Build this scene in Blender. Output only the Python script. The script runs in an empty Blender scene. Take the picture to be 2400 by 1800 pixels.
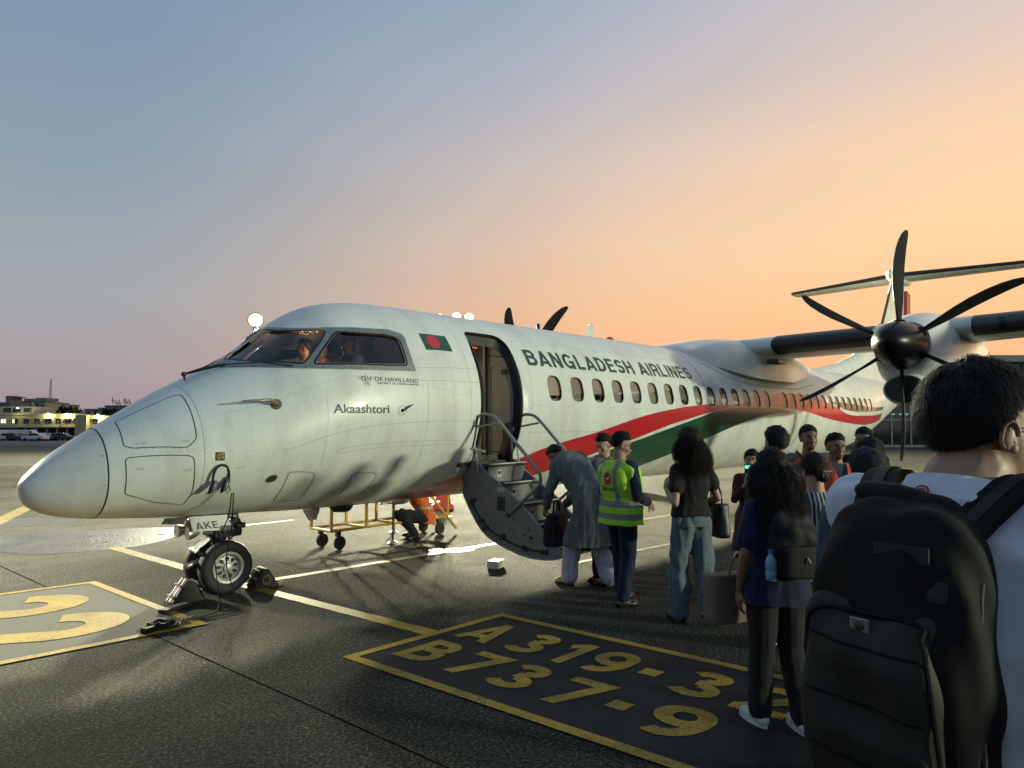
import bpy, bmesh, math, random
import numpy as np
from mathutils import Vector, Matrix, noise
from mathutils.geometry import delaunay_2d_cdt
from mathutils.bvhtree import BVHTree

random.seed(7)
rng = np.random.default_rng(7)
R = math.radians
scene = bpy.context.scene

# ------------------------------------------------------------------ camera
CAM = Vector((-1.4824, -7.5354, 1.7334))
YAW, PITCH = 43.172, 3.989
cd = bpy.data.cameras.new('camera')
cd.sensor_width = 36.0
cd.lens = 23.907
cd.clip_start = 0.05
cd.clip_end = 6000
camo = bpy.data.objects.new('camera', cd)
scene.collection.objects.link(camo)
camo.location = CAM
camo.rotation_euler = (R(90 + PITCH), 0, R(YAW - 90))
scene.camera = camo

# ------------------------------------------------------------------ world: dusk sky
SUN_AZ = -6.0          # degrees from +X, where the sun went down
world = bpy.data.worlds.new('World')
scene.world = world
world.use_nodes = True
wn, wl = world.node_tree.nodes, world.node_tree.links
wn.clear()


def srgb(r, g, b):
    f = lambda c: ((c / 255) / 12.92) if c / 255 <= 0.04045 else (((c / 255) + 0.055) / 1.055) ** 2.4
    return (f(r), f(g), f(b), 1.0)


def wnode(t, **kw):
    n = wn.new(t)
    for k, v in kw.items():
        setattr(n, k, v)
    return n


def wmath(op, a, b=None):
    n = wnode('ShaderNodeMath', operation=op)
    for i, v in enumerate((a, b)):
        if v is None:
            continue
        if isinstance(v, (int, float)):
            n.inputs[i].default_value = v
        else:
            wl.new(v, n.inputs[i])
    return n.outputs[0]


tc = wnode('ShaderNodeTexCoord')
sep = wnode('ShaderNodeSeparateXYZ')
wl.new(tc.outputs['Generated'], sep.inputs[0])
zz = sep.outputs[2]
az = wmath('ARCTAN2', sep.outputs[1], sep.outputs[0])
dl = wmath('SUBTRACT', az, R(SUN_AZ))
dl = wmath('ABSOLUTE', wmath('WRAP', dl, math.pi) if False else dl)
over = wmath('GREATER_THAN', dl, math.pi)
dl2 = wmath('SUBTRACT', 2 * math.pi, dl)
mixa = wnode('ShaderNodeMix', data_type='FLOAT')
wl.new(over, mixa.inputs[0]); wl.new(dl, mixa.inputs[2]); wl.new(dl2, mixa.inputs[3])
delta = mixa.outputs[0]                     # 0 at the sunset azimuth .. pi opposite
el = wmath('DIVIDE', wmath('ARCSINE', zz), R(90))


def ramp(stops):
    n = wnode('ShaderNodeValToRGB')
    n.color_ramp.interpolation = 'B_SPLINE' if False else 'EASE'
    n.color_ramp.interpolation = 'LINEAR'
    e = n.color_ramp.elements
    while len(e) < len(stops):
        e.new(0.5)
    for i, (p, c) in enumerate(stops):
        e[i].position = p
        e[i].color = srgb(*c)
    wl.new(el, n.inputs[0])
    return n.outputs[0]


# elevation ramps (position = elevation / 90 degrees) at four bearings from the sunset
SKY = {
    'near': [(0.0, (246, 165, 126)), (0.055, (250, 188, 138)), (0.11, (252, 204, 150)), (0.17, (251, 211, 162)), (0.23, (245, 209, 172)), (0.30, (220, 199, 190)), (0.38, (192, 187, 194)), (0.55, (150, 167, 186)), (1.0, (114, 144, 172))],
    'mid': [(0.0, (242, 164, 130)), (0.055, (247, 180, 138)), (0.11, (244, 193, 151)), (0.17, (230, 198, 173)), (0.24, (206, 191, 186)), (0.30, (181, 181, 190)), (0.38, (152, 169, 186)), (0.55, (130, 158, 180)), (1.0, (110, 142, 170))],
    'side': [(0.0, (158, 142, 148)), (0.055, (164, 155, 159)), (0.11, (160, 164, 169)), (0.17, (148, 159, 169)), (0.23, (137, 154, 169)), (0.30, (128, 149, 169)), (0.38, (122, 146, 168)), (0.55, (117, 143, 167)), (1.0, (110, 138, 166))],
    'back': [(0.0, (118, 126, 142)), (0.06, (130, 134, 152)), (0.15, (132, 142, 162)), (0.3, (122, 146, 168)), (0.55, (112, 146, 170)), (1.0, (106, 140, 168))],
}
cols = {k: ramp(v) for k, v in SKY.items()}


def wmix(f, a, b):
    n = wnode('ShaderNodeMix', data_type='RGBA')
    wl.new(f, n.inputs[0]); wl.new(a, n.inputs[6]); wl.new(b, n.inputs[7])
    return n.outputs[2]


def smooth(lo, hi):
    n = wnode('ShaderNodeMapRange', interpolation_type='SMOOTHSTEP')
    n.inputs[1].default_value = lo
    n.inputs[2].default_value = hi
    wl.new(delta, n.inputs[0])
    return n.outputs[0]


c1 = wmix(smooth(R(8), R(56)), cols['near'], cols['mid'])
c2 = wmix(smooth(R(36), R(84)), c1, cols['side'])
c3 = wmix(smooth(R(90), R(150)), c2, cols['back'])
# faint uneven haze
nz = wnode('ShaderNodeTexNoise')
nz.inputs['Scale'].default_value = 2.2
nz.inputs['Detail'].default_value = 5
mpz = wnode('ShaderNodeMapping'); mpz.inputs['Scale'].default_value = (1.0, 1.0, 4.5)
wl.new(tc.outputs['Generated'], mpz.inputs[0])
wl.new(mpz.outputs[0], nz.inputs['Vector'])
mr = wnode('ShaderNodeMapRange')
mr.inputs[3].default_value = 0.95
mr.inputs[4].default_value = 1.05
wl.new(nz.outputs[0], mr.inputs[0])
sc_ = wnode('ShaderNodeVectorMath', operation='SCALE')
wl.new(c3, sc_.inputs[0]); wl.new(mr.outputs[0], sc_.inputs['Scale'])
bg = wnode('ShaderNodeBackground')
wl.new(sc_.outputs[0], bg.inputs[0])
bg.inputs[1].default_value = 1.06
wo = wnode('ShaderNodeOutputWorld')
wl.new(bg.outputs[0], wo.inputs[0])

# the last of the sun: a broad, weak, warm glow from the sunset side
sd = bpy.data.lights.new('sun', 'SUN')
sd.energy = 0.08
sd.angle = R(12)
sd.color = (1.0, 0.62, 0.36)
sun = bpy.data.objects.new('sun', sd)
scene.collection.objects.link(sun)
sv = Vector((math.cos(R(SUN_AZ)) * math.cos(R(4)), math.sin(R(SUN_AZ)) * math.cos(R(4)), math.sin(R(4))))
sun.rotation_euler = sv.to_track_quat('Z', 'Y').to_euler()

scene.view_settings.view_transform = 'Standard'
scene.view_settings.look = 'None'
scene.view_settings.gamma = 1.0
scene.view_settings.use_curve_mapping = False
scene.view_settings.exposure = 0.0
try:
    scene.cycles.use_denoising = True
    scene.cycles.max_bounces = 8
    scene.cycles.transparent_max_bounces = 12
    scene.cycles.sample_clamp_indirect = 4.0
    scene.cycles.caustics_reflective = False
    scene.cycles.caustics_refractive = False
except Exception:
    pass

# ------------------------------------------------------------------ helpers
COL = scene.collection


def link(o):
    COL.objects.link(o)
    return o


def tag(o, label=None, cat=None, group=None, kind=None):
    if label: o['label'] = label
    if cat: o['category'] = cat
    if group: o['group'] = group
    if kind: o['kind'] = kind
    return o


def empty(name, loc=(0, 0, 0), rz=0.0, parent=None):
    o = link(bpy.data.objects.new(name, None))
    o.empty_display_size = 0.1
    o.location = loc
    o.rotation_euler = (0, 0, rz)
    if parent: o.parent = parent
    return o


def mk(name, verts, faces, m=None, parent=None, smooth=False, loc=None):
    me = bpy.data.meshes.new(name)
    me.from_pydata([tuple(map(float, v)) for v in verts], [], [tuple(int(i) for i in f) for f in faces])
    me.update()
    if m: me.materials.append(m)
    if smooth:
        me.polygons.foreach_set('use_smooth', [True] * len(me.polygons))
    o = link(bpy.data.objects.new(name, me))
    if parent: o.parent = parent
    if loc is not None: o.location = loc
    return o


def autosmooth(o, ang=35):
    me = o.data
    me.polygons.foreach_set('use_smooth', [True] * len(me.polygons))
    bm = bmesh.new(); bm.from_mesh(me)
    for e in bm.edges:
        if len(e.link_faces) == 2 and e.calc_face_angle(0) > R(ang):
            e.smooth = False
    bm.to_mesh(me); bm.free()
    return o


def frames(path):
    """parallel-transport frames along a polyline"""
    P = [Vector(p) for p in path]
    T = []
    for i in range(len(P)):
        a = P[max(i - 1, 0)]; b = P[min(i + 1, len(P) - 1)]
        t = (b - a)
        T.append(t.normalized() if t.length > 1e-9 else Vector((0, 0, 1)))
    up = Vector((0, 0, 1)) if abs(T[0].z) < 0.9 else Vector((0, 1, 0))
    n = (up - T[0] * up.dot(T[0])).normalized()
    out = []
    for i in range(len(P)):
        n = n - T[i] * n.dot(T[i])
        n = n.normalized() if n.length > 1e-6 else T[i].orthogonal().normalized()
        out.append((P[i], T[i], n, T[i].cross(n)))
    return out


class MB:
    def __init__(s):
        s.v = []; s.f = []

    def add(s, verts, faces):
        b = len(s.v)
        s.v += [Vector(v) for v in verts]
        s.f += [tuple(i + b for i in f) for f in faces]
        return s

    def box(s, c, size, rot=None):
        x, y, z = size[0] / 2, size[1] / 2, size[2] / 2
        vs = [Vector((sx * x, sy * y, sz * z)) for sx in (-1, 1) for sy in (-1, 1) for sz in (-1, 1)]
        if rot is not None: vs = [rot @ v for v in vs]
        c = Vector(c)
        return s.add([v + c for v in vs], [(0, 1, 3, 2), (4, 6, 7, 5), (0, 4, 5, 1), (2, 3, 7, 6), (0, 2, 6, 4), (1, 5, 7, 3)])

    def bar(s, a, b, w, h=None, up=(0, 0, 1)):
        """square bar from a to b"""
        a = Vector(a); b = Vector(b); h = h or w
        t = (b - a).normalized(); up = Vector(up)
        if abs(t.dot(up)) > 0.98: up = Vector((1, 0, 0))
        x = t.cross(up).normalized(); y = x.cross(t)
        vs = []
        for p in (a, b):
            for sx, sy in ((-1, -1), (1, -1), (1, 1), (-1, 1)):
                vs.append(p + x * sx * w / 2 + y * sy * h / 2)
        return s.add(vs, [(3, 2, 1, 0), (4, 5, 6, 7), (0, 1, 5, 4), (1, 2, 6, 5), (2, 3, 7, 6), (3, 0, 4, 7)])

    def tube(s, path, r, n=8, cap=True, closed=False):
        fr = frames(path)
        rr = r if hasattr(r, '__len__') else [r] * len(path)
        vs = []; fs = []
        for (p, t, a, b), q in zip(fr, rr):
            q1, q2 = (q if hasattr(q, '__len__') else (q, q))
            for k in range(n):
                an = 2 * math.pi * k / n
                vs.append(p + a * math.cos(an) * q1 + b * math.sin(an) * q2)
        m = len(path)
        for i in range(m - 1 if not closed else m):
            j = (i + 1) % m
            for k in range(n):
                k2 = (k + 1) % n
                fs.append((i * n + k, i * n + k2, j * n + k2, j * n + k))
        if cap and not closed:
            fs.append(tuple(range(n - 1, -1, -1)))
            fs.append(tuple((m - 1) * n + k for k in range(n)))
        return s.add(vs, fs)

    def lathe(s, prof, c=(0, 0, 0), axis='Z', n=24, cap=False, a0=0.0, a1=2 * math.pi):
        """prof = [(radius, height)]; revolve round an axis"""
        c = Vector(c); vs = []; fs = []
        full = abs(a1 - a0 - 2 * math.pi) < 1e-6
        cnt = n if full else n + 1
        for r, h in prof:
            for k in range(cnt):
                an = a0 + (a1 - a0) * k / n
                x, y = r * math.cos(an), r * math.sin(an)
                if axis == 'Z': v = Vector((x, y, h))
                elif axis == 'Y': v = Vector((x, h, y))
                else: v = Vector((h, x, y))
                vs.append(c + v)
        for i in range(len(prof) - 1):
            for k in range(n):
                k2 = (k + 1) % cnt
                fs.append((i * cnt + k, i * cnt + k2, (i + 1) * cnt + k2, (i + 1) * cnt + k))
        if cap:
            fs.append(tuple(range(cnt - 1, -1, -1)))
            fs.append(tuple((len(prof) - 1) * cnt + k for k in range(cnt)))
        return s.add(vs, fs)

    def ellipsoid(s, c, r, n=16, m=10, rot=None):
        c = Vector(c); vs = []; fs = []
        vs.append(Vector((0, 0, r[2])))
        for i in range(1, m):
            th = math.pi * i / m
            for k in range(n):
                ph = 2 * math.pi * k / n
                vs.append(Vector((r[0] * math.sin(th) * math.cos(ph), r[1] * math.sin(th) * math.sin(ph), r[2] * math.cos(th))))
        vs.append(Vector((0, 0, -r[2])))
        for k in range(n):
            fs.append((0, 1 + k, 1 + (k + 1) % n))
        for i in range(m - 2):
            for k in range(n):
                a = 1 + i * n
                fs.append((a + k, a + n + k, a + n + (k + 1) % n, a + (k + 1) % n))
        e = len(vs) - 1; a = 1 + (m - 2) * n
        for k in range(n):
            fs.append((e, a + (k + 1) % n, a + k))
        if rot is not None: vs = [rot @ v for v in vs]
        return s.add([v + c for v in vs], fs)

    def prism(s, poly, ext, plane='XY', base=0.0):
        """extrude a 2-D polygon; plane XY -> along Z, XZ -> along Y, YZ -> along X"""
        n = len(poly); vs = []
        for h in (base, base + ext):
            for a, b in poly:
                vs.append({'XY': (a, b, h), 'XZ': (a, h, b), 'YZ': (h, a, b)}[plane])
        fs = [tuple(range(n - 1, -1, -1)), tuple(range(n, 2 * n))]
        for i in range(n):
            j = (i + 1) % n
            fs.append((i, j, n + j, n + i))
        return s.add(vs, fs)

    def xf(s, M):
        s.v = [M @ v for v in s.v]
        return s

    def build(s, name, m=None, parent=None, smooth=False, ang=None, loc=None, fixn=True, bevel=0):
        o = mk(name, s.v, s.f, m, parent, smooth, loc)
        if fixn or bevel:
            bm = bmesh.new(); bm.from_mesh(o.data)
            if fixn: bmesh.ops.recalc_face_normals(bm, faces=bm.faces)
            if bevel:
                bmesh.ops.bevel(bm, geom=[e for e in bm.edges if e.calc_face_angle(0) > R(50)], offset=bevel, segments=2, affect='EDGES', profile=0.6)
            bm.to_mesh(o.data); bm.free()
        if ang: autosmooth(o, ang)
        return o


def fillet(path, r, seg=4):
    """round the inner corners of a polyline"""
    P = [Vector(p) for p in path]
    out = [P[0]]
    for i in range(1, len(P) - 1):
        a = P[i - 1] - P[i]; b = P[i + 1] - P[i]
        d = min(r, a.length * 0.45, b.length * 0.45)
        p0 = P[i] + a.normalized() * d; p1 = P[i] + b.normalized() * d
        for k in range(seg + 1):
            t = k / seg
            out.append((1 - t) ** 2 * p0 + 2 * t * (1 - t) * P[i] + t * t * p1)
    out.append(P[-1])
    return out


def rpoly(poly, r, seg=4):
    """rounded closed 2-D polygon"""
    n = len(poly); out = []
    rr = r if hasattr(r, '__len__') else [r] * n
    for i in range(n):
        P = Vector(poly[i]); a = Vector(poly[i - 1]) - P; b = Vector(poly[(i + 1) % n]) - P
        d = min(rr[i], a.length * 0.48, b.length * 0.48)
        if d < 1e-6:
            out.append(tuple(P)); continue
        p0 = P + a.normalized() * d; p1 = P + b.normalized() * d
        for k in range(seg + 1):
            t = k / seg
            q = (1 - t) ** 2 * p0 + 2 * t * (1 - t) * P + t * t * p1
            out.append((q.x, q.y))
    return out


# ------------------------------------------------------------------ materials
MATS = {}


def mat(name, col=(0.5, 0.5, 0.5), rough=0.5, metal=0.0, spec=0.5, coat=0.0, var=0.0, vscale=3.0, bump=0.0, bscale=40.0, emit=None, estr=0.0, sheen=0.0, rvar=0.0, stretch=None, alpha=None, sss=0.0, dirt=None):
    if name in MATS: return MATS[name]
    m = bpy.data.materials.new(name); m.use_nodes = True
    nt = m.node_tree; N = nt.nodes; Lk = nt.links
    b = N['Principled BSDF']
    c = tuple(col) + (1.0,) if len(col) == 3 else col
    b.inputs['Base Color'].default_value = c
    b.inputs['Roughness'].default_value = rough
    b.inputs['Metallic'].default_value = metal
    b.inputs['Specular IOR Level'].default_value = spec
    b.inputs['Coat Weight'].default_value = coat
    b.inputs['Sheen Weight'].default_value = sheen
    if coat: b.inputs['Coat Roughness'].default_value = 0.08
    if emit:
        b.inputs['Emission Color'].default_value = tuple(emit) + (1.0,)
        b.inputs['Emission Strength'].default_value = estr
    if sss:
        b.inputs['Subsurface Weight'].default_value = sss
        b.inputs['Subsurface Radius'].default_value = (0.02, 0.008, 0.004)
        b.inputs['Subsurface Scale'].default_value = 0.5
    if var or bump or rvar or dirt:
        tcn = N.new('ShaderNodeTexCoord')
        src = tcn.outputs['Object']
        if stretch:
            mp = N.new('ShaderNodeMapping'); mp.inputs['Scale'].default_value = stretch
            Lk.new(src, mp.inputs['Vector']); src = mp.outputs[0]
        if var or rvar:
            n1 = N.new('ShaderNodeTexNoise'); n1.inputs['Scale'].default_value = vscale
            n1.inputs['Detail'].default_value = 6; n1.inputs['Roughness'].default_value = 0.65
            Lk.new(src, n1.inputs['Vector'])
        if var:
            r1 = N.new('ShaderNodeMapRange'); r1.inputs[1].default_value = 0.25; r1.inputs[2].default_value = 0.75
            r1.inputs[3].default_value = 1 - var; r1.inputs[4].default_value = 1 + var
            Lk.new(n1.outputs[0], r1.inputs[0])
            vm = N.new('ShaderNodeVectorMath'); vm.operation = 'SCALE'
            vm.inputs[0].default_value = c[:3]
            Lk.new(r1.outputs[0], vm.inputs['Scale'])
            outc = vm.outputs[0]
            if dirt:
                dc, dscale, dlo, dhi, damt = dirt
                n3 = N.new('ShaderNodeTexNoise'); n3.inputs['Scale'].default_value = dscale; n3.inputs['Detail'].default_value = 8
                n3.inputs['Roughness'].default_value = 0.7
                Lk.new(src, n3.inputs['Vector'])
                r3 = N.new('ShaderNodeMapRange'); r3.inputs[1].default_value = dlo; r3.inputs[2].default_value = dhi
                r3.inputs[4].default_value = damt
                Lk.new(n3.outputs[0], r3.inputs[0])
                mx = N.new('ShaderNodeMix'); mx.data_type = 'RGBA'
                Lk.new(r3.outputs[0], mx.inputs[0]); Lk.new(outc, mx.inputs[6]); mx.inputs[7].default_value = tuple(dc) + (1,)
                outc = mx.outputs[2]
            Lk.new(outc, b.inputs['Base Color'])
        if rvar:
            r2 = N.new('ShaderNodeMapRange'); r2.inputs[1].default_value = 0.25; r2.inputs[2].default_value = 0.75
            r2.inputs[3].default_value = max(0.02, rough - rvar); r2.inputs[4].default_value = min(1, rough + rvar)
            Lk.new(n1.outputs[0], r2.inputs[0]); Lk.new(r2.outputs[0], b.inputs['Roughness'])
        if bump:
            n2 = N.new('ShaderNodeTexNoise'); n2.inputs['Scale'].default_value = bscale; n2.inputs['Detail'].default_value = 5
            Lk.new(src, n2.inputs['Vector'])
            bp = N.new('ShaderNodeBump'); bp.inputs['Strength'].default_value = bump; bp.inputs['Distance'].default_value = 0.02
            Lk.new(n2.outputs[0], bp.inputs['Height']); Lk.new(bp.outputs[0], b.inputs['Normal'])
    MATS[name] = m
    return m


def glassmat(name, tint=(0.5, 0.5, 0.5), rough=0.03, mixmin=0.05, haze=0.0, hazecol=(0.3, 0.3, 0.3)):
    """thin pane: tinted see-through with a Fresnel mirror on top"""
    if name in MATS: return MATS[name]
    m = bpy.data.materials.new(name); m.use_nodes = True
    nt = m.node_tree; N = nt.nodes; Lk = nt.links; N.clear()
    tr = N.new('ShaderNodeBsdfTransparent'); tr.inputs[0].default_value = tuple(tint) + (1,)
    base = tr.outputs[0]
    if haze:
        df = N.new('ShaderNodeBsdfDiffuse'); df.inputs[0].default_value = tuple(hazecol) + (1,)
        mh = N.new('ShaderNodeMixShader'); mh.inputs[0].default_value = haze
        Lk.new(base, mh.inputs[1]); Lk.new(df.outputs[0], mh.inputs[2]); base = mh.outputs[0]
    gl = N.new('ShaderNodeBsdfGlossy'); gl.inputs['Roughness'].default_value = rough
    fr = N.new('ShaderNodeFresnel'); fr.inputs[0].default_value = 1.5
    ad = N.new('ShaderNodeMath'); ad.operation = 'ADD'; ad.inputs[1].default_value = mixmin
    Lk.new(fr.outputs[0], ad.inputs[0])
    mx = N.new('ShaderNodeMixShader'); Lk.new(ad.outputs[0], mx.inputs[0]); Lk.new(base, mx.inputs[1]); Lk.new(gl.outputs[0], mx.inputs[2])
    out = N.new('ShaderNodeOutputMaterial'); Lk.new(mx.outputs[0], out.inputs[0])
    MATS[name] = m
    return m


def emat(name, col, s):
    if name in MATS: return MATS[name]
    m = bpy.data.materials.new(name); m.use_nodes = True
    N = m.node_tree.nodes; N.clear()
    e = N.new('ShaderNodeEmission'); e.inputs[0].default_value = tuple(col) + (1,); e.inputs[1].default_value = s
    o = N.new('ShaderNodeOutputMaterial'); m.node_tree.links.new(e.outputs[0], o.inputs[0])
    MATS[name] = m
    return m


def text_mesh(body, size=1.0, font=None, align='LEFT', shear=0.0, offset=0.0, space=1.0):
    """flat text as (verts2d, faces)"""
    cu = bpy.data.curves.new('txt', 'FONT')
    cu.body = body; cu.size = size; cu.align_x = align; cu.shear = shear; cu.offset = offset
    cu.space_character = space
    cu.resolution_u = 4
    o = bpy.data.objects.new('txt', cu)
    COL.objects.link(o)
    dg = bpy.context.evaluated_depsgraph_get()
    me = bpy.data.meshes.new_from_object(o.evaluated_get(dg))
    v = [tuple(x.co)[:2] for x in me.vertices]
    f = [tuple(p.vertices) for p in me.polygons]
    bpy.data.objects.remove(o); bpy.data.curves.remove(cu); bpy.data.meshes.remove(me)
    return v, f


def fit_text(body, x0, x1, y0, y1, **kw):
    v, f = text_mesh(body, 1.0, **kw)
    a = np.array(v); lo = a.min(0); hi = a.max(0)
    a = (a - lo) / (hi - lo)
    a[:, 0] = x0 + a[:, 0] * (x1 - x0); a[:, 1] = y0 + a[:, 1] * (y1 - y0)
    return a, f
# ------------------------------------------------------------------ plain bold grotesque lettering built from strokes
def _arc(cx, cy, rx, ry, a0, a1, n=14):
    return [(cx + rx * math.cos(R(a0 + (a1 - a0) * k / n)), cy + ry * math.sin(R(a0 + (a1 - a0) * k / n))) for k in range(n + 1)]


def _glyph(ch, t):
    h = t / 2; e = 0.12
    if ch == 'A': return [[(0.36 - 0.30 - 0.036, -e), (0.36 + 0.03, 1 + e * 0.6)], [(0.72 - 0.06 + 0.036, -e), (0.36 - 0.03, 1 + e * 0.6)], [(0.14, 0.26), (0.58, 0.26)]], 0.72
    if ch == 'B':
        return [[(h, 0), (h, 1)], [(h, 1 - h), (0.36, 1 - h)] + _arc(0.36, (1 - h + 0.53) / 2, 0.20, (1 - h - 0.53) / 2, 90, -90) + [(h, 0.53)], [(h, 0.53)] + _arc(0.38, (0.53 + h) / 2, 0.215, (0.53 - h) / 2, 90, -90) + [(h, h)]], 0.68
    if ch == 'D': return [[(h, 0), (h, 1)], [(h, 1 - h)] + _arc(0.30, 0.5, 0.40 - h, 0.5 - h, 90, -90, 20) + [(h, h)]], 0.70
    if ch == 'E': return [[(h, 0), (h, 1)], [(h, h), (0.60, h)], [(h, 0.52), (0.55, 0.52)], [(h, 1 - h), (0.59, 1 - h)]], 0.62
    if ch == 'G': return [_arc(0.38, 0.5, 0.38 - h, 0.5 - h, 38, 318, 26), [(0.40, 0.44), (0.755, 0.44)], [(0.755 - h, 0.46), (0.755 - h, 0.0)]], 0.78
    if ch == 'H': return [[(h, 0), (h, 1)], [(0.68 - h, 0), (0.68 - h, 1)], [(h, 0.52), (0.68 - h, 0.52)]], 0.68
    if ch == 'I': return [[(h, 0), (h, 1)]], t
    if ch == 'K': return [[(h, 0), (h, 1)], [(h * 0.6, 0.26), (0.66, 1.1)], [(0.26, 0.60), (0.66, -0.1)]], 0.68
    if ch == 'L': return [[(h, 0), (h, 1)], [(h, h), (0.56, h)]], 0.57
    if ch == 'N': return [[(h, 0), (h, 1)], [(0.68 - h, 0), (0.68 - h, 1)], [(h * 0.7, 1.06), (0.68 - h * 0.7, -0.06)]], 0.68
    if ch == 'R':
        return [[(h, 0), (h, 1)], [(h, 1 - h), (0.38, 1 - h)] + _arc(0.38, (1 - h + 0.46) / 2, 0.225, (1 - h - 0.46) / 2, 90, -90) + [(h, 0.46)], [(0.36, 0.46), (0.53, 0.40), (0.57, 0.28), (0.58, 0.10), (0.62, -0.02)]], 0.70
    if ch == 'S':
        yu = 0.5 + (0.5 - h) / 2; yl = h + (0.5 - h) / 2; ry = (0.5 - h) / 2
        return [_arc(0.32, yu, 0.31 - h, ry, 18, 270, 18)[:-1] + _arc(0.32, yl, 0.32 - h, ry, 90, -162, 18)], 0.64
    if ch == '0': return [_arc(0.33, 0.5, 0.33 - h, 0.5 - h, 0, 360, 30)], 0.66
    if ch == '1': return [[(0.30, 0), (0.30, 1)], [(0.34, 0.98), (0.0, 0.74)]], 0.38
    if ch == '2': return [_arc(0.32, 0.70, 0.32 - h, 0.30 - h, 168, -28, 18) + [(0.06, 0.07)], [(0.0, h), (0.64, h)]], 0.65
    if ch == '3':
        return [_arc(0.31, 0.755, 0.30 - h, 0.245 - h, 160, -90, 16), _arc(0.32, 0.27, 0.33 - h, 0.27 - h + 0.0, 90, -158, 18), [(0.24, 0.525), (0.36, 0.525)]], 0.65
    if ch == '7': return [[(0, 1 - h), (0.62, 1 - h)], [(0.60, 1.04), (0.22, -0.08)]], 0.64
    if ch == '9': return [_arc(0.33, 0.67, 0.33 - h, 0.33 - h, 0, 360, 26), _arc(0.27, 0.56, 0.39 - h, 0.56 - h, 14, -112, 18)], 0.66
    if ch == '.': return [[(0.0, 0.5), (1.0, 0.5)]], 1.0
    return [], 0.3


def _expand(pl, h):
    P = [Vector(p) for p in pl]; n = len(P); L = []; Rr = []
    closed = (P[0] - P[-1]).length < 1e-6
    for i in range(n):
        a = P[i] - P[i - 1] if i > 0 else (P[i] - P[-2] if closed else P[1] - P[0])
        b = P[i + 1] - P[i] if i < n - 1 else (P[1] - P[0] if closed else P[-1] - P[-2])
        a = a.normalized(); b = b.normalized(); na = Vector((-a.y, a.x)); nb = Vector((-b.y, b.x))
        m = (na + nb); m = m.normalized() if m.length > 1e-6 else na
        k = h / max(0.5, m.dot(na))
        L.append(P[i] + m * k); Rr.append(P[i] - m * k)
    return L, Rr


def glyph_mesh(ch, t=0.19):
    """(verts, faces, width) of one character, height 1, no overlapping faces"""
    if ch == '.':
        return np.array([(0, 0), (1, 0), (1, 1), (0, 1)], float), [(0, 1, 2, 3)], 1.0
    st, w = _glyph(ch, t)
    quads = []; pts = []; edges = []
    for s in st:
        L, Q = _expand(s, t / 2)
        for i in range(len(s) - 1):
            q = [L[i], L[i + 1], Q[i + 1], Q[i]]
            quads.append([(p.x, p.y) for p in q]); b = len(pts)
            pts += q; edges += [(b, b + 1), (b + 1, b + 2), (b + 2, b + 3), (b + 3, b)]
    for y in (0.0, 1.0):
        b = len(pts); pts += [Vector((-0.5, y)), Vector((1.6, y))]; edges.append((b, b + 1))
    v, e, f, *_ = delaunay_2d_cdt(pts, edges, [], 0, 1e-5)
    V = np.array([tuple(p) for p in v]); F = np.array(f); c = V[F].mean(1)
    ok = np.zeros(len(F), bool)
    for q in quads: ok |= inside(q, c)
    ok &= (c[:, 1] > 0) & (c[:, 1] < 1)
    F = F[ok]; used = np.unique(F); mp = -np.ones(len(V), int); mp[used] = np.arange(len(used))
    return V[used], [tuple(mp[q]) for q in F], w


def inside(poly, P):
    x, y = P[:, 0], P[:, 1]; r = np.zeros(len(P), bool); n = len(poly)
    for i in range(n):
        x0, y0 = poly[i - 1]; x1, y1 = poly[i]
        c = ((y0 > y) != (y1 > y))
        r ^= c & (x < (x1 - x0) * (y - y0) / ((y1 - y0) + 1e-15) + x0)
    return r


def letters(body, t=0.19, gap=0.13, space=0.30):
    """list of (char, verts, faces, x offset) and the total width, in cap heights"""
    out = []; x = 0.0
    for ch in body:
        if ch == ' ':
            x += space; continue
        v, f, w = glyph_mesh(ch, t)
        out.append((ch, v, f, x)); x += w + gap
    return out, x - gap
# ------------------------------------------------------------------ lit floodlights (poles and lamp heads)
FW = Vector((math.cos(R(YAW)), math.sin(R(YAW)), 0))
RT = Vector((math.sin(R(YAW)), -math.cos(R(YAW)), 0))


def at(depth, side, z=0.0):
    """a place on the airfield: metres ahead of and to the right of the viewpoint"""
    p = Vector((CAM.x, CAM.y, 0)) + FW * depth + RT * side
    return Vector((p.x, p.y, z))


M_steel = mat('galvanised_steel', (0.32, 0.33, 0.34), 0.45, 0.8, var=0.15, vscale=6)
M_lamp = emat('lamp_glow', (1.0, 0.98, 0.82), 40.0)
M_halo = emat('lamp_halo_glow', (1.0, 0.90, 0.50), 2.2)  # reflector rim given its own glow, a halo round the lamp core


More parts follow.
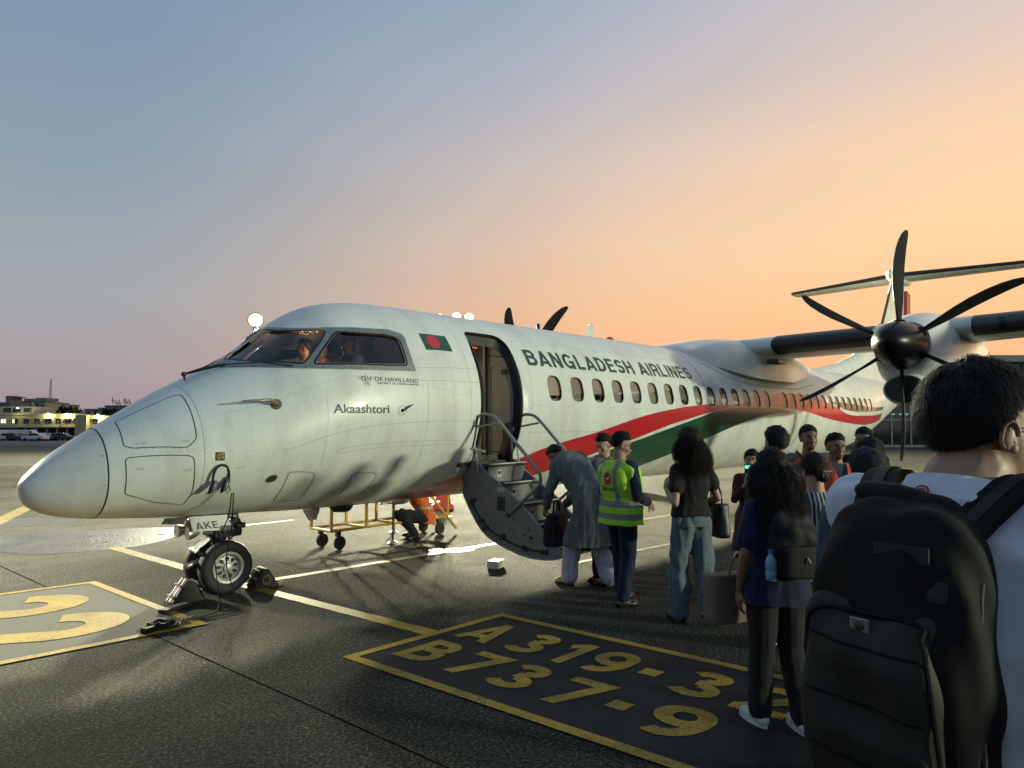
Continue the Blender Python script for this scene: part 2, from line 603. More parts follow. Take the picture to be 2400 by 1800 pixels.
def flood_mast(base, heads, aim, power, label, size=0.5, col=(1.0, 0.95, 0.72), spot=None):
    top = max(h for _, h in heads)
    r = empty('floodlight_mast', (base[0], base[1], 0))
    tag(r, label, 'floodlight')
    MB().tube([(0, 0, 0), (0, 0, top * 0.5), (0, 0, top)], [0.14, 0.11, 0.08], 12).build('pole', M_steel, r, ang=40)
    MB().box((0, 0, 0.06), (0.6, 0.6, 0.12)).build('base_plate', M_steel, r, bevel=0.01)
    a = (Vector(aim) - Vector((base[0], base[1], top))).normalized()
    side = a.cross(Vector((0, 0, 1))).normalized()
    if len(heads) > 1:
        MB().bar(side * (heads[0][0] - 0.2) + Vector((0, 0, top)), side * (heads[-1][0] + 0.2) + Vector((0, 0, top)), 0.08).build('crossarm', M_steel, r)
    for s, h in heads:
        c = side * s + Vector((0, 0, h)) + a * 0.12
        q = a.to_track_quat('Z', 'Y').to_matrix()
        hd = MB()
        hd.lathe([(0.05, -0.22), (0.2, -0.14), (size / 2 + 0.03, 0.0), (size / 2 + 0.03, 0.03), (size / 2, 0.03), (size / 2, 0.01), (0.01, 0.01)], n=20)
        hd.xf(Matrix.Translation(c) @ q.to_4x4())
        head = hd.build('lamp_head', M_steel, r, ang=40)
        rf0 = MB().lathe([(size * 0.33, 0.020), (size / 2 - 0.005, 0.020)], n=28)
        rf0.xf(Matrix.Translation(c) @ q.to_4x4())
        rf0.build('reflector_halo', M_halo, head)
        gl = MB().lathe([(0.001, 0.022), (size * 0.34, 0.022)], n=28)
        gl.xf(Matrix.Translation(c) @ q.to_4x4())
        gl.build('lamp_glass', M_lamp, head)
        ld = bpy.data.lights.new('floodlight', 'SPOT' if spot else 'AREA')
        if spot:
            ld.spot_size = R(spot); ld.spot_blend = 0.35; ld.shadow_soft_size = size / 2
        else:
            ld.shape = 'DISK'; ld.size = size
        ld.energy = power / len(heads); ld.color = col
        lo = link(bpy.data.objects.new('floodlight', ld))
        lo.parent = r
        lo.location = c + a * 0.06
        lo.rotation_euler = (-a).to_track_quat('Z', 'Y').to_euler()
    return r


# ------------------------------------------------------------------ ground
def asphalt_material():
    m = bpy.data.materials.new('apron_asphalt'); m.use_nodes = True
    nt = m.node_tree; N = nt.nodes; Lk = nt.links; b = N['Principled BSDF']
    t = N.new('ShaderNodeTexCoord')

    def noise_(s, d=4, r=0.6):
        n = N.new('ShaderNodeTexNoise'); n.inputs['Scale'].default_value = s; n.inputs['Detail'].default_value = d; n.inputs['Roughness'].default_value = r
        Lk.new(t.outputs['Object'], n.inputs['Vector']); return n.outputs[0]

    def rmp(src, stops):
        c = N.new('ShaderNodeValToRGB'); e = c.color_ramp.elements
        while len(e) < len(stops): e.new(0.5)
        for i, (p, col) in enumerate(stops):
            e[i].position = p; e[i].color = tuple(col) + (1,)
        Lk.new(src, c.inputs[0]); return c.outputs[0]
    big = noise_(0.35, 5, 0.6); mid = noise_(2.3, 6, 0.7); fine = noise_(44, 6, 0.85); grit = noise_(120, 2, 0.6)
    base = rmp(fine, [(0.36, (0.010, 0.0105, 0.0095)), (0.47, (0.032, 0.0325, 0.028)), (0.54, (0.078, 0.078, 0.066)), (0.62, (0.24, 0.235, 0.195))])
    bm = rmp(big, [(0.3, (0.66, 0.66, 0.66)), (0.5, (1.05, 1.05, 1.04)), (0.7, (1.35, 1.34, 1.29))])
    mm = rmp(mid, [(0.28, (0.55, 0.55, 0.54)), (0.42, (0.95, 0.95, 0.95)), (0.55, (1.05, 1.05, 1.04)), (0.75, (1.45, 1.43, 1.36))])
    x1 = N.new('ShaderNodeMix'); x1.data_type = 'RGBA'; x1.blend_type = 'MULTIPLY'; x1.inputs[0].default_value = 1
    Lk.new(base, x1.inputs[6]); Lk.new(bm, x1.inputs[7])
    x2 = N.new('ShaderNodeMix'); x2.data_type = 'RGBA'; x2.blend_type = 'MULTIPLY'; x2.inputs[0].default_value = 1
    Lk.new(x1.outputs[2], x2.inputs[6]); Lk.new(mm, x2.inputs[7])
    # oil and tyre marks
    mpn = N.new('ShaderNodeMapping'); mpn.inputs['Scale'].default_value = (0.16, 1.1, 1); mpn.inputs['Rotation'].default_value = (0, 0, 0.03)
    Lk.new(t.outputs['Object'], mpn.inputs[0])
    ty = N.new('ShaderNodeTexNoise'); ty.inputs['Scale'].default_value = 1.0; ty.inputs['Detail'].default_value = 7; ty.inputs['Roughness'].default_value = 0.7
    Lk.new(mpn.outputs[0], ty.inputs['Vector'])
    tm = rmp(ty.outputs[0], [(0.5, (1, 1, 1)), (0.68, (0.62, 0.62, 0.62)), (0.8, (0.9, 0.9, 0.9))])
    x3 = N.new('ShaderNodeMix'); x3.data_type = 'RGBA'; x3.blend_type = 'MULTIPLY'; x3.inputs[0].default_value = 1
    Lk.new(x2.outputs[2], x3.inputs[6]); Lk.new(tm, x3.inputs[7])
    Lk.new(x3.outputs[2], b.inputs['Base Color'])
    rr = N.new('ShaderNodeMapRange'); rr.inputs[1].default_value = 0.3; rr.inputs[2].default_value = 0.7; rr.inputs[3].default_value = 0.85; rr.inputs[4].default_value = 1.0
    Lk.new(mid, rr.inputs[0]); Lk.new(rr.outputs[0], b.inputs['Roughness'])
    b.inputs['Specular IOR Level'].default_value = 0.08
    ad = N.new('ShaderNodeMath'); ad.operation = 'ADD'; Lk.new(fine, ad.inputs[0]); Lk.new(grit, ad.inputs[1])
    bp = N.new('ShaderNodeBump'); bp.inputs['Strength'].default_value = 0.9; bp.inputs['Distance'].default_value = 0.03
    Lk.new(ad.outputs[0], bp.inputs['Height']); Lk.new(bp.outputs[0], b.inputs['Normal'])
    return m


M_asphalt = asphalt_material()


def paint_material(name, col, wear, rough=0.55, lo=0.58, hi=0.74):
    """road paint over asphalt, worn through in specks"""
    m = bpy.data.materials.new(name); m.use_nodes = True
    nt = m.node_tree; N = nt.nodes; Lk = nt.links; b = N['Principled BSDF']
    t = N.new('ShaderNodeTexCoord')
    n = N.new('ShaderNodeTexNoise'); n.inputs['Scale'].default_value = 70; n.inputs['Detail'].default_value = 4; n.inputs['Roughness'].default_value = 0.7
    n2 = N.new('ShaderNodeTexNoise'); n2.inputs['Scale'].default_value = 2.5; n2.inputs['Detail'].default_value = 5
    Lk.new(t.outputs['Object'], n.inputs['Vector']); Lk.new(t.outputs['Object'], n2.inputs['Vector'])
    ad = N.new('ShaderNodeMath'); ad.operation = 'MULTIPLY_ADD'; ad.inputs[1].default_value = 0.35; Lk.new(n2.outputs[0], ad.inputs[0]); Lk.new(n.outputs[0], ad.inputs[2])
    r = N.new('ShaderNodeMapRange'); r.inputs[1].default_value = lo; r.inputs[2].default_value = hi; r.inputs[3].default_value = 0.0; r.inputs[4].default_value = wear
    Lk.new(ad.outputs[0], r.inputs[0])
    mx = N.new('ShaderNodeMix'); mx.data_type = 'RGBA'; mx.inputs[6].default_value = tuple(col) + (1,); mx.inputs[7].default_value = (0.035, 0.035, 0.032, 1)
    Lk.new(r.outputs[0], mx.inputs[0]); Lk.new(mx.outputs[2], b.inputs['Base Color'])
    b.inputs['Roughness'].default_value = rough
    b.inputs['Specular IOR Level'].default_value = 0.18
    bp = N.new('ShaderNodeBump'); bp.inputs['Strength'].default_value = 0.3; bp.inputs['Distance'].default_value = 0.01
    Lk.new(n.outputs[0], bp.inputs['Height']); Lk.new(bp.outputs[0], b.inputs['Normal'])
    return m


M_yellow = paint_material('yellow_line_paint', (0.40, 0.262, 0.036), 0.85, lo=0.60, hi=0.84)
M_yellowold = paint_material('faded_yellow_paint', (0.30, 0.225, 0.075), 0.9, lo=0.55, hi=0.8)
M_white = paint_material('white_line_paint', (0.62, 0.61, 0.55), 0.8, lo=0.6, hi=0.85)
M_blackpaint = paint_material('black_ground_paint', (0.0085, 0.011, 0.0135), 0.4, 0.6, lo=0.6, hi=0.9)
M_greypaint = paint_material('grey_ground_paint', (0.036, 0.038, 0.032), 0.9, 0.8, lo=0.5, hi=0.8)
M_joint = mat('joint_sealant', (0.005, 0.005, 0.005), 1.0, spec=0.0)

# apron: one sheet to the horizon, finer near the stand
vs = []; fs = []
xs = [-3000, -600, -150, -50, -20, -8, -3, 0, 3, 6, 10, 16, 30, 60, 150, 600, 3000]
for x in xs:
    for y in xs: vs.append((x, y, 0))
n = len(xs)
for i in range(n - 1):
    for j in range(n - 1): fs.append((i * n + j, (i + 1) * n + j, (i + 1) * n + j + 1, i * n + j + 1))
apron = tag(mk('apron', vs, fs, M_asphalt), kind='structure')


def strip(a, b, w, z, m, name, parent=None, seg=None):
    a = Vector((a[0], a[1], z)); b = Vector((b[0], b[1], z))
    t = (b - a); L = t.length; t.normalize(); nrm = Vector((-t.y, t.x, 0))
    k = seg or max(2, int(L / 0.12))
    vs = []; fs = []
    for i in range(k + 1):
        p = a + t * (L * i / k)
        j = 0.006 if seg is None and w > 0.03 else 0.0
        vs.append(p + nrm * (w / 2 + random.uniform(-j, j))); vs.append(p - nrm * (w / 2 + random.uniform(-j, j)))
    for i in range(k): fs.append((2 * i, 2 * i + 1, 2 * i + 3, 2 * i + 2))
    o = mk(name, vs, fs, m, parent)
    return o


def sheet(poly, z, m, name, parent=None):
    return mk(name, [(x, y, z) for x, y in poly], [tuple(range(len(poly)))], m, parent)


# slab joints
for a, b in (((0.36, 6.0), (0.95, -4.9)), ((0.95, -4.9), (1.08, -8.5)), ((0.36, 6.0), (-0.7, 26)), ((1.15, -5.8), (5.2, -5.72)), ((8.2, 9), (8.75, -6.5))):
    strip(a, b, 0.012, 0.002, M_joint, 'joint_seal', apron)

M_crack = mat('crack_filler', (0.006, 0.006, 0.006), 1.0, spec=0.0)
for x0, y0, x1, y1, sd_ in ((4.2, -1.2, 5.8, -4.9, 2), (2.9, 1.6, 3.7, -2.2, 4), (6.0, 3.0, 9.0, 0.6, 5)):
    rq = random.Random(sd_); pts_ = [Vector((x0 + (x1 - x0) * t / 14 + rq.gauss(0, 0.05), y0 + (y1 - y0) * t / 14 + rq.gauss(0, 0.05), 0.002)) for t in range(15)]
    vs = []; fs = []
    for i, q in enumerate(pts_):
        w = rq.uniform(0.001, 0.003); vs += [q + Vector((w, w, 0)), q - Vector((w, w, 0))]
        if i: fs.append((2 * i - 2, 2 * i - 1, 2 * i + 1, 2 * i))
    mk('crack', vs, fs, M_crack, apron)
# painted ground markings: one object for each marking
stop = tag(strip((1.96, 3.9), (2.09, 1.4), 0.17, 0.004, M_yellowold, 'stop_line'), kind='structure')
o = tag(strip((2.06, 1.0), (2.42, -2.98), 0.15, 0.004, M_yellow, 'stop_line'), kind='structure')
tag(strip((2.42, 0.05), (12.5, -0.2), 0.13, 0.004, M_yellowold, 'lead_in_line'), kind='structure')
tag(strip((3.6, 4.76), (5.4, 4.8), 0.1, 0.004, M_white, 'white_line'), kind='structure')
tag(strip((1.2, 8.2), (2.75, 12.2), 0.3, 0.004, M_yellowold, 'lead_in_line'), kind='structure')
tag(strip((5.6, -1.9), (13.5, -2.35), 0.1, 0.004, M_yellowold, 'service_line'), kind='structure')


def ground_text(body, x0, x1, ya, yb, z, m, name, parent, skew=0.0, t=0.2):
    """a character lying on the apron: reads along -Y, its top towards +X"""
    a, f, w = glyph_mesh(body, t)
    v = []
    for s, h in a:
        y = ya + (yb - ya) * s / w
        v.append((x0 + (x1 - x0) * h + skew * (ya - y), y, z))
    return mk(name, v, f, m, parent)


def frame_marking(c00, c10, c11, c01, w, z, m, parent):
    """outline of a quad, four strips butted with mitred corners"""
    c = [Vector((p[0], p[1], 0)) for p in (c00, c10, c11, c01)]
    cen = sum(c, Vector()) / 4
    inn = []
    for i in range(4):
        p = c[i]; a = (c[i - 1] - p).normalized(); b = (c[(i + 1) % 4] - p).normalized()
        sn = abs(a.cross(b).z)
        inn.append(p + (a + b) * (w / sn))
    for i in range(4):
        j = (i + 1) % 4
        q = [c[i], c[j], inn[j], inn[i]]
        mk('border', [(p.x, p.y, z) for p in q], [(0, 1, 2, 3)], m, parent)


# aircraft type plate, dark with yellow characters
SK = 0.078
rb = sheet([(1.53, -2.92), (1.79, -6.6), (3.52, -6.6), (3.27, -2.94)], 0.004, M_blackpaint, 'type_marking')
tag(rb, kind='structure')
frame_marking((1.53, -2.92), (1.79, -6.6), (3.52, -6.6), (3.27, -2.94), 0.085, 0.008, M_yellow, rb)
tag(rb, 'black painted ground panel with yellow border and aircraft type numbers', 'ground marking')


def row(chars, x0, x1):
    for ch, ya, yb, lo, hi in chars:
        sk = SK * (-2.92 - (ya + yb) / 2)
        ground_text(ch, x0 + sk + (x1 - x0) * lo, x0 + sk + (x1 - x0) * hi, ya, yb, 0.008, M_yellow, 'character', rb, SK, 0.2)


row([('A', -3.14, -3.46, 0, 1), ('3', -3.62, -3.93, 0, 1), ('1', -4.05, -4.22, 0, 1), ('9', -4.33, -4.66, 0, 1), ('.', -4.76, -4.90, 0.36, 0.62), ('3', -5.04, -5.38, 0, 1), ('2', -5.5, -5.84, 0, 1)], 2.45, 2.97)
row([('B', -3.14, -3.48, 0, 1), ('7', -3.62, -3.94, 0, 1), ('3', -4.03, -4.36, 0, 1), ('7', -4.5, -4.82, 0, 1), ('.', -4.93, -5.07, 0.36, 0.62), ('9', -5.2, -5.58, 0, 1)], 1.80, 2.30)

# stand number plate on the left
lc = ((-1.32, 1.62), (-1.12, -1.20), (1.21, -1.26), (1.06, 1.45))
lb = sheet(lc, 0.004, M_greypaint, 'stand_marking')
tag(lb, 'grey painted ground panel with yellow border and stand number', 'ground marking', kind='structure')
frame_marking(*lc, 0.09, 0.008, M_yellow, lb)
ground_text('2', -1.0, 0.74, 1.10, 0.22, 0.008, M_yellow, 'character', lb, 0.055, 0.2)
ground_text('2', -0.96, 0.79, 0.04, -0.84, 0.008, M_yellow, 'character', lb, 0.055, 0.2)

# puddles left from cleaning
M_pud = mat('wet_apron', (0.05, 0.05, 0.052), 0.33, spec=0.65, bump=1.0, bscale=24, rvar=0.10, vscale=2.5)


def puddle(pts, name='puddle'):
    # smooth closed outline with ragged edge
    P = [Vector((x, y)) for x, y in pts]; n = len(P); out = []
    for i in range(n):
        p0, p1, p2, p3 = P[i - 1], P[i], P[(i + 1) % n], P[(i + 2) % n]
        for k in range(10):
            t = k / 10
            q = 0.5 * ((2 * p1) + (p2 - p0) * t + (2 * p0 - 5 * p1 + 4 * p2 - p3) * t * t + (3 * p1 - p0 - 3 * p2 + p3) * t ** 3)
            d = noise.noise(Vector((q.x * 5, q.y * 5, 3))) * 0.06
            out.append((q.x + d, q.y + d * 0.7))
    o = sheet(out, 0.003, M_pud, name)
    return tag(o, kind='structure')


puddle([(0.3, 4.9), (0.75, 6.2), (1.5, 6.55), (1.86, 6.95), (2.15, 6.2), (2.7, 5.95), (3.4, 5.45), (3.5, 4.9), (2.89, 4.18), (2.2, 3.72), (1.42, 3.83), (1.0, 4.05), (0.72, 4.6)])
puddle([(1.0, 7.7), (1.2, 8.9), (1.6, 9.1), (2.2, 8.6), (2.65, 7.75), (2.2, 7.5), (1.65, 7.55)])
puddle([(4.98, 0.18), (5.15, 0.3), (5.42, 0.05), (5.55, -0.18), (5.3, -0.2), (5.1, -0.02)])
flood_mast((9.9 , 15.8), [(0.0, 5.75)], (2.5, 0.0, 0.3), 3600, 'tall floodlight shining over the cockpit windscreen behind the airplane', 0.5, (1.0, 0.95, 0.66))
flood_mast(at(62, -2.55 - 2.2 + 0.0)[:2], [(-0.8, 12.2), (0.35, 12.25), (1.9, 12.1)], (6, 2, 0), 150000, 'mast of three floodlights shining over the cabin roof behind the airplane', 0.9, (1.0, 0.95, 0.66))
flood_mast((26.0, -61.0), [(-1.3, 8.4), (0.0, 8.4), (1.3, 8.4)], (4, -1, 1.8), 29000, 'floodlight mast across the apron facing the boarding side of the airplane', 1.5, (0.93, 1.0, 0.70))
flood_mast((-4.6, 23.5), [(-0.6, 7.0), (0.6, 7.0)], (-1.6, 9.5, 0), 60000, 'twin floodlight mast standing left of the nose beyond the puddles', 0.6, (1.0, 0.96, 0.68), spot=29)
# ------------------------------------------------------------------ far ground
M_grass = mat('dry_grass', (0.060, 0.062, 0.030), 0.9, var=0.35, vscale=0.6, bump=0.6, bscale=8)
M_taxi = mat('taxiway_tarmac', (0.055, 0.056, 0.055), 0.7, var=0.2, vscale=0.5)


def band(d0, d1, s0, s1, z, m, name):
    q = [at(d0, s0), at(d0, s1), at(d1, s1 * d1 / d0 if s1 < 0 else s1), at(d1, s0 * d1 / d0)]
    return tag(mk(name, [(p.x, p.y, z) for p in q], [(0, 1, 2, 3)], m), kind='structure')


band(34.5, 41, -120, -6, 0.004, M_taxi, 'service_road')
band(41, 60, -150, -7, 0.004, M_grass, 'grass_verge')
band(60, 66, -150, -8, 0.004, M_taxi, 'taxiway')
band(66, 84, -150, -8, 0.004, M_grass, 'grass_verge')
band(84, 128, -200, -9, 0.004, M_taxi, 'taxiway')

# ------------------------------------------------------------------ far buildings, left
FPX = 1593.8
ROTV = math.atan2(RT.y, RT.x)


def pu(u, d, z=0.0):
    """place at photo column u, d metres ahead"""
    return at(d, (u - 1200) / FPX * d, z)


def vz(v, d):
    return 1.733 + (1011 - v) / FPX * d


class Facade:
    """builds in a local frame: x along the view's right, y away, z up"""
    def __init__(s, name, u0, d, label, cat='building', group=None):
        p = pu(u0, d); s.d = d; s.u0 = u0; s.k = d / FPX
        s.r = empty(name, (p.x, p.y, 0), ROTV); tag(s.r, label, cat, group)

    def x(s, u): return (u - s.u0) * s.k

    def box(s, name, u0, u1, z0, z1, y0, y1, m, parent=None, bevel=0):
        a, b_ = s.x(u0), s.x(u1)
        return MB().box(((a + b_) / 2, (y0 + y1) / 2, (z0 + z1) / 2), (b_ - a, y1 - y0, z1 - z0)).build(name, m, parent or s.r, bevel=bevel)


M_ywall = mat('pale_yellow_plaster', (0.42, 0.37, 0.20), 0.8, var=0.12, vscale=0.8)
M_gwall = mat('grey_concrete', (0.20, 0.20, 0.19), 0.85, var=0.15, vscale=0.6)
M_cwall = mat('cream_plaster', (0.36, 0.34, 0.26), 0.85, var=0.12, vscale=0.6)
M_wdark = mat('dark_window', (0.035, 0.036, 0.04), 0.25)
M_shut = mat('brown_shutter', (0.055, 0.038, 0.032), 0.6, var=0.2, vscale=2)
M_blue = mat('blue_hoarding', (0.03, 0.045, 0.09), 0.6)
M_wlit = emat('lit_window', (1.0, 0.95, 0.70), 1.6)
M_lampw = emat('wall_lamp', (0.95, 1.0, 0.92), 25.0)

D0 = 150
fb_ = Facade('service_building', 0, D0, 'long pale yellow low building with lit wall lamps beyond the nose')
fb_.box('wall', -90, 184, 2.75, 5.35, 0, 10, M_ywall)
fb_.box('parapet', -90, 184.5, 5.35, 5.62, -0.12, 10, M_ywall)
fb_.box('canopy', -90, 185, 2.55, 2.75, -0.9, 0, M_cwall)
fb_.box('end_block', 184.2, 210, 0, 5.3, -1.0, 9, M_ywall)
fb_.box('far_wing', 210.2, 300, 0, 5.2, 0.4, 9, M_ywall)
fb_.box('arcade_wall', -90, 184, 0, 2.55, 2.2, 10, M_shut)
fb_.box('hoarding', -80, 38, 0.1, 2.5, 0.4, 0.5, M_blue)
for u in (61.5, 88, 112.5, 136, 159.5):
    fb_.box('pillar', u - 1.6, u + 1.6, 0, 2.55, -0.1, 0.3, M_cwall)
for k, u in enumerate((61.5, 88, 112.5, 136)):
    fb_.box('roller_shutter', u + 3, u + 22, 0, 2.3, 2.1, 2.19, M_shut)
for u, lit in ((-40, 0), (-18, 0), (10, 1), (37, 1), (63, 0), (89, 0), (114, 0), (138, 0), (161, 0), (179, 0), (222, 0), (252, 0)):
    y = -0.03 if u < 184 else 0.37
    w_ = fb_.box('window', u - 6, u + 6, 3.45, 4.5, y - 0.02, y + 0.3, M_wdark)
    for s in (-1, 1):
        fb_.box('pane', u + s * 3.1 - 2.4, u + s * 3.1 + 2.4, 3.55, 4.42, y - 0.06, y - 0.02, M_wlit if lit and (u < 20 or s < 0) else M_wdark, w_)
    fb_.box('mullion', u - 0.5, u + 0.5, 3.45, 4.5, y - 0.10, y - 0.06, M_cwall, w_)
    fb_.box('canopy', u - 7, u + 7, 4.5, 4.62, y - 0.4, y, M_cwall, w_)
for u, z in ((101, 3.3), (148, 3.25), (72, 3.2)):
    fb_.box('air_conditioner', u - 1.5, u + 1.5, z, z + 0.4, -0.4, -0.03, M_gwall, bevel=0.03)
# upper tier
fb_.box('upper_wall', -90, 66, 5.62, 7.3, 2.0, 9, M_cwall)
for u in (-60, -30, 2, 24, 50):
    fb_.box('opening', u - 9, u + 9, 6.0, 7.0, 1.93, 2.05, M_wdark)
for u, z, p in ((117, 5.75, 300), (162, 5.72, 600), (232, 5.55, 600), (46, 6.9, 150)):
    y = -0.55 if u < 184 else -0.2
    lb_ = MB().box((fb_.x(u), y, z), (0.5, 0.35, 0.16)).build('wall_lamp', M_gwall, fb_.r)
    MB().box((fb_.x(u), y - 0.05, z - 0.1), (0.42, 0.28, 0.05)).build('lamp_glass', M_lampw, lb_)
    MB().bar((fb_.x(u), 0.3, z + 0.0), (fb_.x(u), y, z), 0.06).build('arm', M_gwall, lb_)
    ld = bpy.data.lights.new('wall_lamp', 'POINT'); ld.energy = p; ld.shadow_soft_size = 0.15; ld.color = (1.0, 0.95, 0.55)
    lo = link(bpy.data.objects.new('wall_lamp', ld)); lo.parent = fb_.r; lo.location = (fb_.x(u), y - 0.15, z - 0.35)


def block(u0, u1, v0, d, m, label, wins=(), roof=True, v1=None):
    f_ = Facade('apartment_building', u0, d, label, 'building', 'apartment buildings behind the service building')
    zt = vz(v0, d)
    f_.box('wall', u0, u1, 0, zt, 0, 9, m)
    f_.box('roof_slab', u0 - 1, u1 + 1, zt, zt + 0.3, -0.4, 9.4, M_gwall)
    for (a, v) in wins:
        w_ = f_.box('window', a - 3, a + 3, vz(v, d) - 0.8, vz(v, d) + 0.8, -0.06, 0.02, M_wdark)
        f_.box('canopy', a - 4, a + 4, vz(v, d) + 0.82, vz(v, d) + 0.95, -0.5, 0, M_gwall, w_)
    return f_


f1 = block(-40, 24, 945, 230, M_gwall, 'grey flat-roofed block with stair tower at the left edge', [(-20, 955), (0, 955), (15, 957)])
f1.box('stair_tower', 7, 21, vz(945, 230) + 0.3, vz(927, 230), 1, 6, M_gwall); f1.box('water_tank_deck', 21, 33, vz(931, 230), vz(929, 230), 1, 6, M_gwall)
f2 = block(40, 74, 942, 240, M_cwall, 'cream block with low rooftop room left of the palm-like tree', [(47, 952), (60, 952)])
f2.box('rooftop_room', 50, 74, vz(942, 240) + 0.3, vz(934, 240), 1, 7, M_gwall)
f3 = block(80, 106, 943, 225, M_cwall, 'tallest cream block with grey rooftop room beside the radio mast', [(99, 955), (87, 953), (99, 968), (104, 961)])
f3.box('rooftop_room', 80, 104, vz(942, 225) + 0.3, vz(932, 225), 0.5, 7, M_gwall)
f4 = block(112, 146, 949, 235, M_ywall, 'yellowish block with dark balcony windows right of the radio mast', [(123, 960), (136, 961), (126, 968)])
f4.box('rooftop_room', 120, 131, vz(949, 235) + 0.3, vz(943, 235), 1, 7, M_gwall)
f5 = block(198, 246, 960, 260, mat('pale_blue_plaster', (0.25, 0.28, 0.30), 0.85), 'pale bluish low block between the dark trees', [(208, 970), (224, 968)])
f5.box('rooftop_room', 226, 244, vz(960, 260) + 0.3, vz(955, 260), 1, 7, M_gwall)
f6 = block(246, 310, 952, 250, M_gwall, 'grey block carrying a row of telephone antennas')
for u, v in ((256, 932), (265, 938), (272, 938), (284, 935), (288, 935), (296, 936)):
    x = f6.x(u); z0 = vz(952, 250)
    b = MB().tube([(x, 2, z0), (x, 2, vz(v, 250))], 0.08, 6); b.box((x, 1.8, vz(v + 4, 250)), (0.35, 0.15, 1.8)); b.box((x + 0.5, 2, vz(v + 8, 250)), (0.3, 0.15, 1.2))
    b.build('antenna', M_steel, f6.r)
# radio mast
p = pu(116.5, 240)
mast = empty('radio_mast', (p.x, p.y, 0), ROTV); tag(mast, 'tall slim lattice radio mast rising behind the yellow building', 'mast')
zt = vz(888, 240)
for a in range(3):
    c, s = math.cos(a * 2.09), math.sin(a * 2.09)
    MB().tube([(0.55 * c, 0.55 * s, 0), (0.42 * c, 0.42 * s, zt * 0.7), (0.12 * c, 0.12 * s, zt)], 0.07, 6).build('leg', M_steel, mast)
lat = MB()
for k in range(18):
    z = zt * k / 18; w = 0.55 - 0.02 * k
    for a in range(3):
        c, s = math.cos(a * 2.09), math.sin(a * 2.09); c2, s2 = math.cos((a + 1) * 2.09), math.sin((a + 1) * 2.09)
        lat.tube([(w * c, w * s, z), (w * c2, w * s2, z + zt / 18)], 0.035, 4)
lat.build('lattice', M_steel, mast)

# ------------------------------------------------------------------ far trees
M_leaf = [mat('dark_foliage_%d' % i, c, 0.8, var=0.4, vscale=0.8) for i, c in enumerate(((0.020, 0.036, 0.018), (0.028, 0.045, 0.02), (0.016, 0.03, 0.02)))]
M_bark = mat('bark', (0.05, 0.04, 0.03), 0.9)


def far_tree(u, v, d, w, label, k=0, palm=False):
    p = pu(u, d); h = vz(v, d)
    r = empty('tree', (p.x, p.y, 0), random.uniform(0, 6)); tag(r, label, 'tree', 'trees behind the service building')
    t = MB().tube([(0, 0, 0), (0.1, 0, h * 0.35), (0, 0.1, h * 0.7)], [0.25, 0.18, 0.08], 7)
    for q in range(5):
        a = random.uniform(0, 6.28)
        t.tube([(0.08, 0, h * 0.4), (math.cos(a) * w * 0.22, math.sin(a) * w * 0.22, h * 0.62), (math.cos(a) * w * 0.38, math.sin(a) * w * 0.38, h * 0.8)], [0.1, 0.06, 0.03], 5)
    t.build('trunk', M_bark, r)
    vs = []; fs = []
    cl = [(random.gauss(0, w * 0.22), random.gauss(0, w * 0.22), h * random.uniform(0.5, 0.93), random.uniform(0.12, 0.26) * w) for _ in range(16)]
    for _ in range(1500):
        cx, cy, cz, cr = random.choice(cl)
        dv = Vector((random.gauss(0, 1), random.gauss(0, 1), random.gauss(0, 0.8))).normalized() * cr * random.uniform(0.55, 1.08)
        c = Vector((cx, cy, min(cz + dv.z, h))) + Vector((dv.x, dv.y, 0))
        a = Vector((random.gauss(0, 1), random.gauss(0, 1), random.gauss(0, 1))).normalized(); b_ = a.orthogonal().normalized()
        s = random.uniform(0.14, 0.34); i = len(vs)
        vs += [c + a * s, c + b_ * s * 0.6, c - a * s, c - b_ * s * 0.6]; fs.append((i, i + 1, i + 2, i + 3))
    mk('crown', vs, fs, M_leaf[k], r)


far_tree(82, 946, 190, 4.2, 'dark tree standing in front of the tallest cream block', 0)
far_tree(74, 954, 185, 3.6, 'low dark tree left of the tallest cream block', 1)
far_tree(92, 955, 188, 3.8, 'bushy dark tree right below the tallest cream block', 2)
far_tree(152, 950, 195, 3.6, 'dark tree left in the clump above the wall lamps', 0)
far_tree(168, 952, 192, 5.0, 'broad dark tree in the middle of the clump above the wall lamps', 2)
far_tree(190, 955, 190, 5.4, 'dark tree right in the clump above the wall lamps', 1)
far_tree(253, 958, 195, 4.0, 'dark tree below the row of telephone antennas', 0)
far_tree(272, 955, 198, 4.6, 'dark tree just above the slope of the nose', 2)
far_tree(14, 951, 200, 5.0, 'dark tree behind the upper storey at the left edge', 1)
far_tree(32, 954, 198, 3.8, 'dark tree beside the upper storey corner', 0)

# ------------------------------------------------------------------ parked vehicles
M_carglass = mat('car_glass', (0.02, 0.022, 0.025), 0.12)
M_head = emat('headlight', (1.0, 0.96, 0.85), 25.0)


